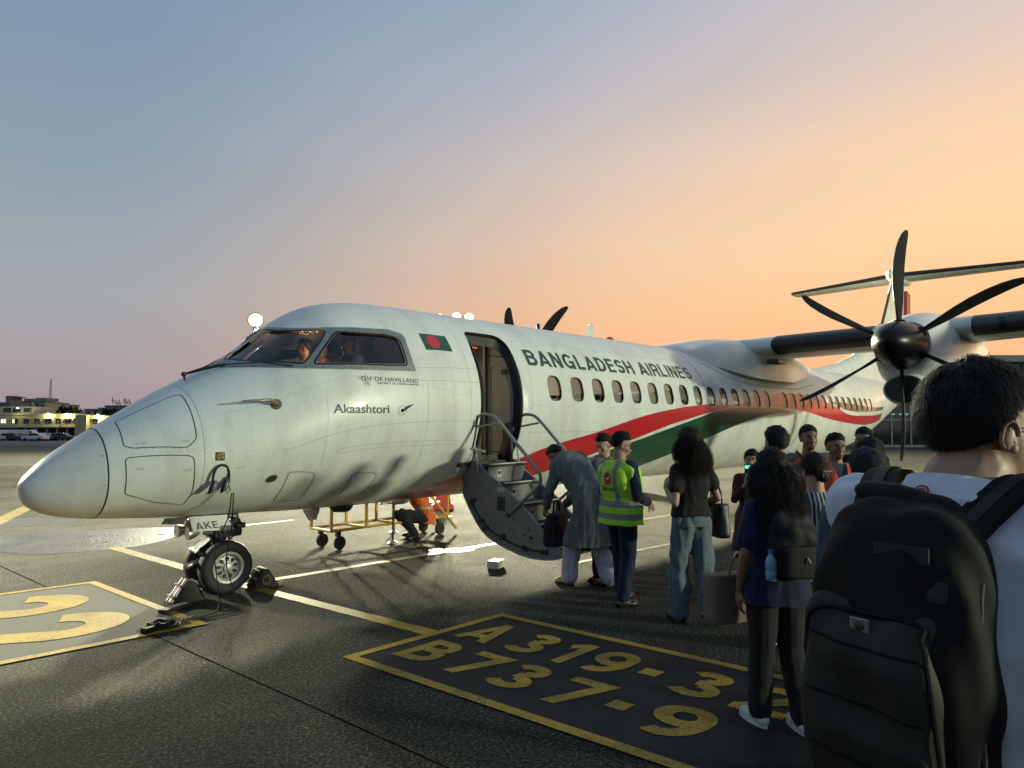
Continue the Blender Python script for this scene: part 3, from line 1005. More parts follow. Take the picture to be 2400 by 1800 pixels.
def car(u, d, rz, col, label, lit=False, van=False, kind='car'):
    p = pu(u, d); r = empty('parked_' + kind, (p.x, p.y, 0.004), rz); tag(r, label, kind, 'vehicles parked before the service building')
    m = mat('car_paint_%02d' % (int(u) + 60), col, 0.3, coat=0.4)
    if van:
        prof = [(-2.2, 0.35), (2.1, 0.35), (2.2, 0.9), (1.95, 1.15), (1.55, 1.95), (1.3, 2.05), (-2.15, 2.05), (-2.25, 1.9)]
        win = [(1.25, 1.15), (1.75, 1.15), (1.45, 1.85), (1.25, 1.85)]
    else:
        prof = [(-2.1, 0.32), (2.05, 0.32), (2.1, 0.6), (2.0, 0.78), (1.1, 0.92), (0.5, 1.42), (-0.9, 1.46), (-1.55, 1.0), (-2.1, 0.92)]
        win = [(0.95, 0.95), (0.45, 1.36), (-0.85, 1.39), (-1.35, 0.98)]
    MB().prism(prof, 1.7, 'XZ', -0.85).build('body', m, r, bevel=0.06, ang=40)
    MB().prism(win, 1.72, 'XZ', -0.86).build('side_windows', M_carglass, r)
    for x in (-1.3, 1.3):
        for y in (-0.8, 0.8):
            MB().lathe([(0.05, -0.1), (0.3, -0.1), (0.31, 0), (0.3, 0.1), (0.05, 0.1)], (x, y, 0.31), 'Y', 16).build('wheel', M_tyre0, r)
    for y in (-0.6, 0.6):
        MB().box((2.1, y, 0.68), (0.06, 0.32, 0.16)).build('headlight', M_head if lit else M_carglass, r)


M_tyre0 = mat('car_tyre', (0.012, 0.012, 0.012), 0.8)
car(3, 128, ROTV - 1.75, (0.55, 0.55, 0.55), 'white car with lit headlights at the left edge', lit=True)
car(14, 132, ROTV + 0.2, (0.60, 0.60, 0.58), 'white van behind the car with lit headlights', van=True, kind='van')
car(34, 129, ROTV + 2.9, (0.03, 0.035, 0.05), 'dark blue car beside the white van')
car(62, 131, ROTV + 0.1, (0.5, 0.5, 0.5), 'pale van left of the shutters', van=True, kind='van')
car(86, 124, ROTV + 3.1, (0.55, 0.55, 0.53), 'white car standing nearest the grass before the shutters')
car(108, 129, ROTV, (0.05, 0.05, 0.055), 'black car before the middle shutters')
car(128, 131, ROTV + 3.0, (0.10, 0.10, 0.11), 'grey car before the right shutters')
car(150, 130, ROTV + 0.15, (0.04, 0.04, 0.05), 'dark car next to the yellow end block')

# ------------------------------------------------------------------ terminal, right
M_tglass = glassmat('terminal_glass', (0.30, 0.42, 0.40), 0.05, 0.08)
M_mull = mat('terminal_mullion', (0.16, 0.18, 0.18), 0.45, 0.4)
M_troof = mat('terminal_roof', (0.22, 0.25, 0.25), 0.5)
DT = 76
tb = Facade('terminal_building', 2040, DT, 'glass fronted airport terminal behind the tail at the right edge')
tb.box('floor_slab', 2040, 2800, 0, 0.25, -1.5, 24, M_gwall)
tb.box('back_wall', 2040, 2800, 0.25, 9.0, 20, 20.4, mat('terminal_back_wall', (0.20, 0.24, 0.22), 0.8))
tb.box('mezzanine', 2040, 2800, 3.9, 4.3, 2, 20, M_gwall)
rf = tb.box('roof', 2030, 2810, 9.2, 9.9, -3.5, 24, M_troof)
u = 2042
while u < 2790:
    mu = tb.box('column', u - 1.5, u + 1.5, 0.25, 9.2, -0.1, 0.25, M_mull)
    for z0, z1 in ((0.25, 2.9), (3.1, 5.9), (6.1, 9.1)):
        tb.box('pane', u + 1.6, u + 43.4, z0, z1, 0.05, 0.09, M_tglass)
    for z in (2.95, 5.95):
        tb.box('transom', u + 1.6, u + 43.4, z, z + 0.14, -0.05, 0.2, M_mull)
    tb.box('ceiling_light', u + 8, u + 36, 8.6, 8.7, 6, 6.6, emat('hall_light', (0.85, 1.0, 0.9), 4.0))
    tb.box('ceiling_light', u + 8, u + 36, 3.75, 3.85, 6, 6.6, emat('hall_light', (0.85, 1.0, 0.9), 4.0))
    u += 45
# ------------------------------------------------------------------ aircraft
def pch(x, y, q):
    x = np.asarray(x, float); y = np.asarray(y, float); q = np.asarray(q, float)
    h = np.diff(x); d = np.diff(y) / h; m = np.zeros_like(y); m[0] = d[0]; m[-1] = d[-1]
    m[1:-1] = (d[:-1] * h[1:] + d[1:] * h[:-1]) / (h[:-1] + h[1:])
    i = np.clip(np.searchsorted(x, q) - 1, 0, len(x) - 2); t = (q - x[i]) / h[i]
    return (2 * t**3 - 3 * t**2 + 1) * y[i] + (t**3 - 2 * t**2 + t) * h[i] * m[i] + (-2 * t**3 + 3 * t**2) * y[i + 1] + (t**3 - t**2) * h[i] * m[i + 1]


NX = np.sqrt(np.array([0, .06, .2, .45, .8, 1.2, 1.6, 2.0, 2.4, 2.8, 3.3, 4.0]))
NZT = [1.239, 1.361, 1.504, 1.691, 1.925, 2.175, 2.397, 2.644, 2.984, 3.226, 3.344, 3.376]
NZB = [1.239, 1.081, .991, .927, .89, .858, .838, .825, .805, .79, .78, .776]
NW = [0.0, .178, .324, .501, .708, .9, 1.029, 1.134, 1.203, 1.262, 1.292, 1.30]
AX = [4.0, 19, 20.5, 22, 24, 26, 28, 30, 31.2]
AZT = [3.376, 3.376, 3.376, 3.37, 3.36, 3.34, 3.30, 3.22, 3.1]
AZB = [.776, .776, .83, 1.0, 1.38, 1.80, 2.22, 2.62, 2.85]
AW = [1.30, 1.30, 1.285, 1.22, 1.02, .78, .53, .27, .08]


def fus_prof(X):
    X = np.asarray(X, float); s = np.sqrt(np.clip(X, 0, 4)); Xa = np.clip(X, 4, 31.2)
    f = lambda a, b: np.where(X < 4, pch(NX, a, s), pch(AX, b, Xa))
    return f(NZT, AZT), f(NZB, AZB), f(NW, AW)


def S(X, th):
    """fuselage skin: X metres aft of the nose, th radians from the crown round the port side"""
    X = np.asarray(X, float); th = np.asarray(th, float)
    a, b, w = fus_prof(X)
    m = np.where(X < 4, b + (a - b) * (0.5 - 0.06 * np.clip(1 - X / 4, 0, 1)), (a + b) / 2)
    c = np.cos(th)
    z = m + np.where(c > 0, (a - m) * c, (m - b) * c)
    return np.stack(np.broadcast_arrays(X, -w * np.sin(th), z), -1)


def SN(X, th):
    e = 1e-3
    X = np.maximum(np.asarray(X, float), 2e-3)
    du = S(X + e, th) - S(X - e, th); dv = S(X, np.asarray(th) + e) - S(X, np.asarray(th) - e)
    n = np.cross(du, dv)
    n /= np.linalg.norm(n, axis=-1, keepdims=True) + 1e-12
    c = S(X, th); ce = S(X, 0 * np.asarray(th)) * 0.5 + S(X, 0 * np.asarray(th) + np.pi) * 0.5
    sgn = np.sign(((c - ce) * n).sum(-1, keepdims=True)); sgn[sgn == 0] = 1
    return n * sgn


def th_of(X, z, lo=0.0, hi=np.pi):
    """angle on the port side at height z"""
    X = np.asarray(X, float); z = np.asarray(z, float)
    a, b, w = fus_prof(X)
    m = np.where(X < 4, b + (a - b) * (0.5 - 0.06 * np.clip(1 - X / 4, 0, 1)), (a + b) / 2)
    c = np.where(z > m, (z - m) / np.maximum(a - m, 1e-6), (z - m) / np.maximum(m - b, 1e-6))
    return np.arccos(np.clip(c, -1, 1))


PX0 = 1.8
plane = empty('airplane', (PX0, 0, 0))
plane.rotation_euler = (0, -R(0.748), 0)
tag(plane, 'white twin-propeller airliner with red and green stripes and open airstair door', 'airplane')
OFF = np.array([PX0, 0, 0])


def pm(name, verts, faces, m, parent=None, smooth=True, normals=None):
    """a mesh given in aircraft coordinates"""
    v = np.asarray(verts, float).reshape(-1, 3) - OFF
    if normals is not None:
        nn = np.asarray(normals, float); fx = []
        for f in faces:
            f = tuple(int(i) for i in f)
            g = np.cross(v[f[1]] - v[f[0]], v[f[-1]] - v[f[0]])
            fx.append(f if g @ nn[f[0]] >= 0 else f[::-1])
        faces = fx
    o = mk(name, v, faces, m, parent or plane, smooth)
    if normals is not None:
        o.data.normals_split_custom_set_from_vertices([tuple(x) for x in normals])
    return o


def pmb(mb, name, m, parent=None, ang=38, bevel=0, **kw):
    mb.v = [v - Vector(OFF) for v in mb.v]
    return mb.build(name, m, parent or plane, ang=ang, bevel=bevel, **kw)


def cdt_skin(grid, outer, holes):
    """triangulate a region of the (X, th) chart: grid points, one outer polygon (or None), holes"""
    pts = []; edges = []
    for poly in ([outer] if outer is not None else []) + list(holes):
        b = len(pts); n = len(poly)
        pts += [tuple(p) for p in poly]
        edges += [(b + i, b + (i + 1) % n) for i in range(n)]
    G = np.asarray(grid, float).reshape(-1, 2)
    keep = np.ones(len(G), bool)
    if outer is not None: keep &= inside(outer, G)
    for h in holes: keep &= ~inside(h, G)
    pts += [tuple(p) for p in G[keep]]
    v, e, f, *_ = delaunay_2d_cdt([Vector(p) for p in pts], edges, [], 0, 1e-7)
    V = np.array([tuple(p) for p in v]); F = np.array(f)
    c = V[F].mean(1)
    ok = np.ones(len(F), bool)
    if outer is not None: ok &= inside(outer, c)
    for h in holes: ok &= ~inside(h, c)
    return V, F[ok]


def dens(poly, dx=0.03, dth=0.03):
    """subdivide a polygon in the (X, th) chart so that it follows the skin"""
    out = []
    n = len(poly)
    for i in range(n):
        a = np.array(poly[i]); b = np.array(poly[(i + 1) % n])
        k = max(1, int(max(abs(b[0] - a[0]) / dx, abs(b[1] - a[1]) / dth)))
        for j in range(k): out.append(tuple(a + (b - a) * j / k))
    return out


def skin_patch(name, poly, m, off=0.002, parent=None, holes=(), dx=0.06, dth=0.05, densify=True):
    """a patch of paint, glass or panel that follows the skin"""
    P = dens(poly, dx, dth) if densify else list(poly)
    H = [dens(h, dx, dth) if densify else list(h) for h in holes]
    a = np.array(P); lo = a.min(0); hi = a.max(0)
    gx = np.arange(lo[0] + dx / 2, hi[0], dx); gt = np.arange(lo[1] + dth / 2, hi[1], dth)
    grid = np.array([(x, t) for x in gx for t in gt]) if len(gx) and len(gt) else np.zeros((0, 2))
    V, F = cdt_skin(grid, P, H)
    p = S(V[:, 0], V[:, 1]); n = SN(V[:, 0], V[:, 1])
    p = p + n * off
    # orientation
    t0 = p[F]; fn = np.cross(t0[:, 1] - t0[:, 0], t0[:, 2] - t0[:, 0])
    fl = (fn * n[F[:, 0]]).sum(1) < 0
    F[fl] = F[fl][:, ::-1]
    return pm(name, p, F, m, parent, True, n)


def skin_line(name, pts, w, m, off=0.0015, parent=None, closed=False, dx=0.03, dth=0.03):
    """a narrow ribbon on the skin (panel gap, seal, seam)"""
    P = []
    k = len(pts)
    for i in range(k if closed else k - 1):
        a = np.array(pts[i], float); b = np.array(pts[(i + 1) % k], float)
        q = max(1, int(max(abs(b[0] - a[0]) / dx, abs(b[1] - a[1]) / dth)))
        for j in range(q): P.append(a + (b - a) * j / q)
    if not closed: P.append(np.array(pts[-1], float))
    P = np.array(P); p = S(P[:, 0], P[:, 1]); n = SN(P[:, 0], P[:, 1])
    t = (np.roll(p, -1, 0) - np.roll(p, 1, 0)) if closed else np.gradient(p, axis=0)
    sd = np.cross(n, t); sd /= np.linalg.norm(sd, axis=1, keepdims=True) + 1e-12
    v = np.concatenate([p + sd * w / 2 + n * off, p - sd * w / 2 + n * off]); N = len(p)
    f = []
    for i in range(N if closed else N - 1):
        j = (i + 1) % N
        f.append((i, j, N + j, N + i))
    return pm(name, v, f, m, parent, True, np.concatenate([n, n]))


def skin_text(name, body, x0, x1, z0, z1, m, parent=None, off=0.0025, skewx=0.0, offset=0.0, xscale=None, **kw):
    if isinstance(body, str):
        a, f = fit_text(body, 0, 1, 0, 1, offset=offset, **kw)
    else:
        a, f = body; x1 = x0 + xscale
    bm = bmesh.new()
    vs = [bm.verts.new((x0 + s * (x1 - x0), 0, h)) for s, h in a]
    for q in f:
        try: bm.faces.new([vs[i] for i in q])
        except ValueError: pass
    for k in range(1, 10):
        bmesh.ops.bisect_plane(bm, geom=bm.verts[:] + bm.edges[:] + bm.faces[:], plane_co=(0, 0, k / 10), plane_no=(0, 0, 1))
    bm.verts.index_update()
    V = np.array([v.co[:] for v in bm.verts]); F = [tuple(v.index for v in q.verts) for q in bm.faces]
    bm.free()
    X = V[:, 0] + skewx * (V[:, 2] - 0.5)
    th = th_of(X, z0 + V[:, 2] * (z1 - z0))
    p = S(X, th); n = SN(X, th)
    return pm(name, p + n * off, F, m, parent, True, n)


D2 = lambda pts: [(x, R(t)) for x, t in pts]

# --- materials
M_white_paint = mat('white_aircraft_paint', (0.66, 0.685, 0.655), 0.36, spec=0.45, coat=0.12, var=0.07, vscale=1.6, rvar=0.10, dirt=((0.30, 0.285, 0.235), 1.3, 0.47, 0.80, 0.55), stretch=(1.6, 1, 0.45), bump=0.03, bscale=2.2)
M_radome = mat('radome_paint', (0.54, 0.56, 0.55), 0.40, spec=0.45, var=0.08, vscale=2.4, rvar=0.08, dirt=((0.28, 0.27, 0.235), 2.2, 0.47, 0.85, 0.5))
M_red = mat('red_livery_paint', (0.46, 0.016, 0.024), 0.3, coat=0.2, var=0.05)
M_green = mat('green_livery_paint', (0.008, 0.060, 0.030), 0.3, coat=0.2, var=0.05)
M_darkgreen = mat('green_lettering', (0.010, 0.050, 0.034), 0.4)
M_ink = mat('black_lettering', (0.014, 0.02, 0.02), 0.45)
M_gap = mat('panel_gap', (0.022, 0.023, 0.022), 0.7)
M_faintgap = mat('faint_panel_gap', (0.30, 0.30, 0.28), 0.6)
M_joint2 = mat('pale_panel_gap', (0.42, 0.42, 0.39), 0.6)
M_seal = mat('black_rubber_seal', (0.012, 0.012, 0.013), 0.55, bump=0.2, bscale=30)
M_winframe = mat('bare_metal_frame', (0.25, 0.26, 0.25), 0.42, 0.55, var=0.18, vscale=9, bump=0.08, bscale=60)
M_glass = glassmat('cockpit_glass', (0.42, 0.38, 0.36), 0.02, 0.03)
M_cabglass = glassmat('cabin_glass', (0.72, 0.70, 0.68), 0.05, 0.05)
M_alu = mat('bare_aluminium', (0.52, 0.53, 0.54), 0.3, 0.9, var=0.1, vscale=8)
M_rivet = mat('rivet', (0.03, 0.03, 0.03), 0.6)
M_black = mat('black_rubber_boot', (0.014, 0.014, 0.016), 0.42, var=0.3, vscale=4)
M_int = mat('cabin_trim', (0.30, 0.29, 0.26), 0.6, var=0.06)
M_intcream = mat('cream_cabin_wall', (0.66, 0.58, 0.38), 0.6, var=0.05)
M_grey = mat('grey_cabin_panel', (0.26, 0.26, 0.25), 0.55, var=0.05)
M_dark = mat('dark_interior', (0.03, 0.028, 0.026), 0.7)

# --- openings in the skin
XF, XA = 4.67, 5.40
door_poly = rpoly(D2([(XF, 43), (XA, 43), (XA, 131), (XF, 131)]), [0.10, 0.22, 0.10, 0.10], 7)
front_pane = rpoly(D2([(1.85, 3.5), (2.283, 3.5), (2.307, 17.85), (2.395, 27.93), (2.511, 35.23), (2.655, 41.3), (2.56, 46.0), (2.474, 48.9), (2.39, 51.65), (2.30, 54.6), (2.163, 46.8), (2.053, 39.0), (1.953, 30.6), (1.867, 20.6), (1.825, 8.0)]), [0.05, 0.04, 0, 0, 0, 0.05, 0, 0, 0, 0.05, 0, 0, 0, 0, 0], 4)
side_pane = rpoly(D2([(2.735, 44.5), (2.877, 47.69), (3.013, 49.66), (3.159, 50.99), (3.316, 52.0), (3.49, 54.6), (3.487, 60.57), (3.488, 65.53), (3.49, 71.0), (3.217, 70.25), (2.988, 68.91), (2.779, 66.56), (2.645, 64.32), (2.52, 61.5), (2.385, 57.6), (2.494, 53.3), (2.605, 49.3)]), [0.05, 0, 0, 0, 0, 0.05, 0, 0, 0.06, 0, 0, 0, 0, 0, 0.04, 0, 0], 4)


def mirror(poly):
    return [(x, -t) for x, t in poly][::-1]


def oval(cx, cz, w, h, n=24, p=3.2):
    out = []
    for k in range(n):
        a = 2 * math.pi * k / n
        c, s = math.cos(a), math.sin(a)
        x = cx + w / 2 * math.copysign(abs(c) ** (2 / p), c)
        z = cz + h / 2 * math.copysign(abs(s) ** (2 / p), s)
        out.append((x, z))
    o = np.array(out); t = th_of(o[:, 0], o[:, 1])
    return [(float(a), float(b)) for a, b in zip(o[:, 0], t)]


WINX = [6.12 + 0.531 * k for k in range(15)] + [14.56 + 0.531 * k for k in range(14)]
win_polys = [oval(x, 2.30, 0.285, 0.365) for x in WINX]
holes = [door_poly, front_pane, mirror(front_pane), side_pane, mirror(side_pane)] + win_polys

gx = np.concatenate([np.linspace(0.05, 1, 22) ** 2 * 0.6, np.arange(0.64, 4.3, 0.055), np.arange(4.35, 19, 0.13), np.arange(19.1, 31.2, 0.25)])
gt = np.concatenate([np.arange(-180, 0, 6.0), np.arange(0, 180.1, 4.0)])
grid = np.array([(x, R(t)) for x in gx for t in gt if -179.9 < t < 179.9])
bl = [(x, R(-180)) for x in gx] + [(gx[-1], R(t)) for t in gt[1:-1]] + [(x, R(180)) for x in gx[::-1]] + [(gx[0], R(t)) for t in gt[::-1][1:-1]]
V, F = cdt_skin(np.array([g for g in grid if gx[0] < g[0] < gx[-1]]), bl, holes)
cen = V[F].mean(1)[:, 0]


def skin_obj(name, sel, m, parent=None):
    Fs = F[sel]; used = np.unique(Fs); mp = -np.ones(len(V), int); mp[used] = np.arange(len(used))
    Fs = mp[Fs]; U = V[used]
    p = S(U[:, 0], U[:, 1]); n = SN(U[:, 0], U[:, 1])
    t0 = p[Fs]; fn = np.cross(t0[:, 1] - t0[:, 0], t0[:, 2] - t0[:, 0])
    fl = (fn * n[Fs[:, 0]]).sum(1) < 0
    Fs[fl] = Fs[fl][:, ::-1]
    return pm(name, p, Fs, m, parent, True, n)


XSEAM = 0.575
fus = skin_obj('fuselage', cen >= XSEAM, M_white_paint)
rad = skin_obj('radome', cen < XSEAM, M_radome)
# close the nose tip
tipX = gx[0]
tt = np.linspace(-math.pi, math.pi, 40, endpoint=False)
ring = S(np.full(40, tipX), tt)
pm('radome_tip', np.vstack([ring, [[0.0, 0, 1.24]]]), [(i, (i + 1) % 40, 40) for i in range(40)], M_radome, rad)
skin_line('radome_seam', [(XSEAM, R(t)) for t in range(-178, 180, 4)], 0.012, M_gap, 0.002, rad)
for t in (22, 60, 95, 128, 152):
    pm_c = S(np.array(XSEAM - 0.03), np.array(R(t)))
    skin_patch('fastener', [(XSEAM - 0.03 + 0.008 * math.cos(a), R(t) + 0.011 * math.sin(a)) for a in np.linspace(0, 6.28, 9)[:-1]], M_rivet, 0.002, rad, densify=False)
# tail cone end
M = MB(); M.ellipsoid((31.2, 0, 2.97), (0.25, 0.09, 0.13), 12, 8)
pmb(M, 'tail_cone', M_white_paint)

# --- panel gaps on the nose
skin_line('avionics_hatch', rpoly(D2([(0.715, 20.5), (0.70, 58), (0.76, 64), (1.15, 78.6), (1.235, 74), (1.245, 30), (1.20, 26)]), [0.02, 0.03, 0.04, 0.04, 0.06, 0.02, 0.02], 4), 0.008, M_gap, 0.002, closed=True)
skin_line('avionics_hatch', rpoly(D2([(0.695, 71), (1.20, 86), (1.235, 122), (1.21, 136), (0.95, 128), (0.70, 112)]), [0.06, 0.06, 0.06, 0.05, 0.02, 0.06], 4), 0.008, M_gap, 0.002, closed=True)
for X, t in ((0.80, 61), (0.84, 62.5), (1.13, 72.5), (1.165, 73.5), (0.78, 85), (0.815, 86), (1.14, 97), (1.175, 97.5)):
    skin_line('latch', [(X + 0.012 * math.cos(a), R(t) + 0.015 * math.sin(a)) for a in np.linspace(0, 6.28, 13)[:-1]], 0.004, M_faintgap, 0.002, closed=True)
for k in range(9):
    X = 0.80 + 0.05 * k
    t = 66.5 + 15.0 * (X - 0.80) / 0.4
    skin_patch('fastener', [(X + 0.005 * math.cos(a), R(t) + 0.007 * math.sin(a)) for a in np.linspace(0, 6.28, 8)[:-1]], M_rivet if k % 3 == 2 else M_faintgap, 0.002, densify=False)
for h in (D2([(2.11, 117), (2.38, 121.7), (2.43, 124.5), (2.425, 147), (2.14, 145), (2.115, 143)]), D2([(2.895, 127.4), (3.19, 129), (3.235, 130.5), (3.222, 147), (2.915, 149.5), (2.905, 148)])):
    hp = rpoly(h, 0.03, 3)
    skin_line('access_hatch', hp, 0.007, M_gap, 0.002, closed=True)
    dd = dens(hp, 0.07, 0.07)
    for X, t in dd[::2]:
        cxm = np.mean([a for a, _ in h]); ctm = np.mean([b for _, b in h])
        X2 = cxm + (X - cxm) * 1.14; t2 = ctm + (t - ctm) * 1.09
        skin_patch('fastener', [(X2 + 0.004 * math.cos(a), t2 + 0.004 * math.sin(a)) for a in np.linspace(0, 6.28, 7)[:-1]], M_rivet, 0.002, densify=False)
for ln in (D2([(3.62, 79), (4.62, 79)]), D2([(3.6, 72), (4.62, 71)]), D2([(5.6, 108), (8.2, 108)]), D2([(2.0, 100), (4.6, 101)]), D2([(8.9, 48), (8.9, 130)]), D2([(13.9, 60), (13.9, 120)]), D2([(2.6, 110), (4.3, 112), (4.3, 114.5), (2.6, 112.5), (2.6, 110)]), D2([(1.29, 12), (1.29, 120)])):
    skin_line('skin_joint', ln, 0.004, M_faintgap, 0.0015)
for ln in (D2([(5.6, 46), (10.7, 46)]), D2([(5.6, 91.3), (13.9, 91.3)]), D2([(3.75, 80), (3.75, 150)]), D2([(4.45, 12), (4.45, 150)]), D2([(5.62, 12), (5.62, 125)]), D2([(7.3, 12), (7.3, 68)]), D2([(12.3, 70), (12.3, 130)]), D2([(2.45, 75), (2.45, 118)]), D2([(1.5, 62), (4.45, 88)])):
    skin_line('skin_joint', ln, 0.003, M_joint2, 0.0015)
skin_line('wing_box_joint', [(10.72, R(t)) for t in np.arange(-60, 92, 4)], 0.010, M_gap, 0.002)

# rows of flush rivets along frames (one joined part: far too many and too small to pick apart)
rv = []; rf_ = []
def rivet_at(X, t, r=0.0042):
    p_ = S(np.array(X), np.array(t)); n_ = SN(np.array(X), np.array(t)); u_ = np.cross(n_, [0, 0, 1.0]); u_ /= np.linalg.norm(u_) + 1e-9; v_ = np.cross(n_, u_); i = len(rv)
    for a in range(6): rv.append(p_ + n_ * 0.0012 + r * (u_ * math.cos(a * 1.047) + v_ * math.sin(a * 1.047)))
    rf_.append(tuple(range(i, i + 6)))
for X in (1.31, 1.7, 3.75, 4.45, 5.62, 8.86, 8.94, 10.66, 11.2, 11.5):
    for t in np.arange(15, 150, 3.4): rivet_at(X, R(t))
for X in np.arange(5.7, 14, 0.12):
    for t in (46, 70.5, 91.5, 108.8): rivet_at(float(X), R(t))
for X in np.arange(1.4, 4.6, 0.10): rivet_at(float(X), R(100.8))
o_ = pm('rivet_rows', rv, rf_, mat('rivet_grey', (0.20, 0.20, 0.18), 0.6)); o_['kind'] = 'stuff'  # rivet heads in one even grey
for X, t, w, h in ((1.56, 104, 0.10, 0.012), (2.55, 96, 0.05, 0.02), (4.4, 84, 0.06, 0.03), (0.66, 142, 0.05, 0.03), (5.55, 92, 0.05, 0.025), (3.9, 118, 0.09, 0.012)):
    skin_line('placard', [(X, R(t)), (X + w, R(t)), (X + w, R(t) + h), (X, R(t) + h)], 0.003, M_faintgap, 0.002, closed=True)
# --- round vent
skin_patch('vent', [(1.945 + 0.058 * math.cos(a), R(119.5) + 0.055 * math.sin(a)) for a in np.linspace(0, 6.28, 25)[:-1]], M_alu, 0.003, densify=False)
skin_patch('vent_bore', [(1.945 + 0.046 * math.cos(a), R(119.5) + 0.043 * math.sin(a)) for a in np.linspace(0, 6.28, 25)[:-1]], M_dark, 0.005, densify=False)

# --- hazard sticker with chevrons
M_hy = mat('sticker_yellow', (0.42, 0.27, 0.03), 0.5)
sticker = skin_patch('warning_sticker', rpoly(D2([(1.377, 87.4), (1.457, 88.9), (1.458, 95.6), (1.378, 94.0)]), 0.012, 3), M_ink, 0.0025)
for k in range(4):
    x = 1.385 + 0.018 * k
    for s in (-1, 1):
        skin_patch('chevron', [(x, R(91.3) + s * 0.002), (x + 0.010, R(91.3) + s * 0.002), (min(x + 0.030, 1.452), R(91.3) + s * 0.045), (min(x + 0.020, 1.444), R(91.3) + s * 0.045)], M_hy, 0.004, sticker, densify=False)

# --- livery
UP = [(3.0, 176), (3.5, 168), (3.947, 157.7), (4.215, 147), (4.641, 137.1), (5.0, 132), (5.512, 127.2), (5.987, 119.9), (7.189, 108.5), (8.421, 96.9), (9.777, 89.2), (11.24, 84.5), (12.4, 80), (13.4, 75), (14.6, 72), (16, 73), (17.2, 77.5), (18.2, 86), (19, 93), (20.8, 97), (22, 100), (23.5, 104)]
LO = [(3.0, 179), (4.2, 178), (5.2, 160), (6.09, 145.2), (7.222, 126.6), (8.178, 115.5), (9.342, 103.2), (10.3, 96), (11.28, 89.4), (12.4, 86.5), (13.4, 85.5), (14.6, 86.5), (16, 91), (17.2, 97), (18.5, 102.5), (20, 107.5), (20.8, 110), (22, 113), (23.5, 116)]
GUP = [(7.3, 128), (8.0, 119.6), (8.566, 113.7), (10.05, 99.9), (11.3, 90.3), (12.3, 87.6), (13.2, 87.0), (14.2, 88), (14.9, 90.5)]
GLO = [(7.3, 178), (8.2, 158), (8.99, 142.2), (9.949, 126.7), (11.0, 113.5), (11.9, 104.5), (12.8, 97.5), (13.6, 93.5), (14.3, 91.5), (14.9, 91)]


def ribbon(name, up, lo, m, x0, x1, cut=None, off=0.0025, parent=None):
    def smooth_curve(c):
        a = np.array(c, float)
        return lambda x: np.interp(x, a[:, 0], a[:, 1]) if len(a) < 4 else pch(a[:, 0], a[:, 1], np.clip(x, a[0, 0], a[-1, 0]))
    fu, fl = smooth_curve(up), smooth_curve(lo)
    xs = np.arange(x0, x1 + 1e-6, 0.08)
    poly = [(x, R(float(fu(x)))) for x in xs] + [(x, R(float(fl(x)))) for x in xs[::-1]]
    hs = []
    for w in ([door_poly] + win_polys):
        hs.append(w)
    P = poly
    a = np.array(P); lo_, hi_ = a.min(0), a.max(0)
    gxx = np.arange(lo_[0] + 0.05, hi_[0], 0.12); gtt = np.arange(lo_[1] + 0.02, hi_[1], 0.06)
    gridp = np.array([(x, t) for x in gxx for t in gtt])
    # holes may cross the outline: add them as constraints and drop triangles inside them
    pts = []; edges = []
    hs = [h for h in hs if lo_[0] - 0.5 < h[0][0] < hi_[0] + 0.5]
    for poly_ in [P] + hs:
        b = len(pts); n = len(poly_)
        pts += [tuple(q) for q in poly_]; edges += [(b + i, b + (i + 1) % n) for i in range(n)]
    pts += [tuple(q) for q in gridp]
    v, e, f, *_ = delaunay_2d_cdt([Vector(q) for q in pts], edges, [], 0, 1e-7)
    VV = np.array([tuple(q) for q in v]); FF = np.array(f); c = VV[FF].mean(1)
    ok = inside(P, c)
    for h in hs: ok &= ~inside(h, c)
    FF = FF[ok]; used = np.unique(FF); mp = -np.ones(len(VV), int); mp[used] = np.arange(len(used)); FF = mp[FF]; VV = VV[used]
    p = S(VV[:, 0], VV[:, 1]); n = SN(VV[:, 0], VV[:, 1]); p = p + n * off
    t0 = p[FF]; fn = np.cross(t0[:, 1] - t0[:, 0], t0[:, 2] - t0[:, 0]); fl_ = (fn * n[FF[:, 0]]).sum(1) < 0
    FF[fl_] = FF[fl_][:, ::-1]
    return pm(name, p, FF, m, parent, True, n)


ribbon('red_stripe', UP, LO, M_red, 3.05, 23.4)
ribbon('green_stripe', GUP, GLO, M_green, 7.35, 14.85, off=0.0035)
ribbon('green_stripe', [(17.8, 79), (19, 79.5), (20.5, 83), (22, 88), (23.4, 92)], [(17.8, 79.6), (19, 88.5), (20.5, 91.5), (22, 94), (23.4, 97)], M_green, 17.8, 23.4, off=0.0035)

lt, tw_ = letters('BANGLADESH AIRLINES', 0.185, 0.14, 0.42)
lgrp = empty('airline_lettering', (0, 0, 0), parent=plane)
for ch, v, f, xo in lt:
    skin_text('letter', (v, f), 5.66 + (xo + 0) / tw_ * 4.72, None, 2.615, 2.85, M_darkgreen, lgrp, xscale=4.72 / tw_)
skin_text('aircraft_name', 'Akaashtori', 2.51, 3.185, 1.918, 2.016, M_ink, offset=0.016)
skin_text('maker_lettering', 'DE HAVILLAND', 3.02, 3.61, 2.278, 2.326, M_ink)
skin_text('maker_lettering', 'AIRCRAFT OF CANADA LIMITED', 3.04, 3.61, 2.247, 2.268, M_ink)
skin_text('maker_emblem', 'D H', 2.86, 2.965, 2.272, 2.33, M_ink, skewx=0.0)


def zline(name, pts, w=0.004, closed=False):
    return skin_line(name, [(x, float(th_of(np.array(x), z))) for x, z in pts], w, M_ink, 0.0025, closed=closed)


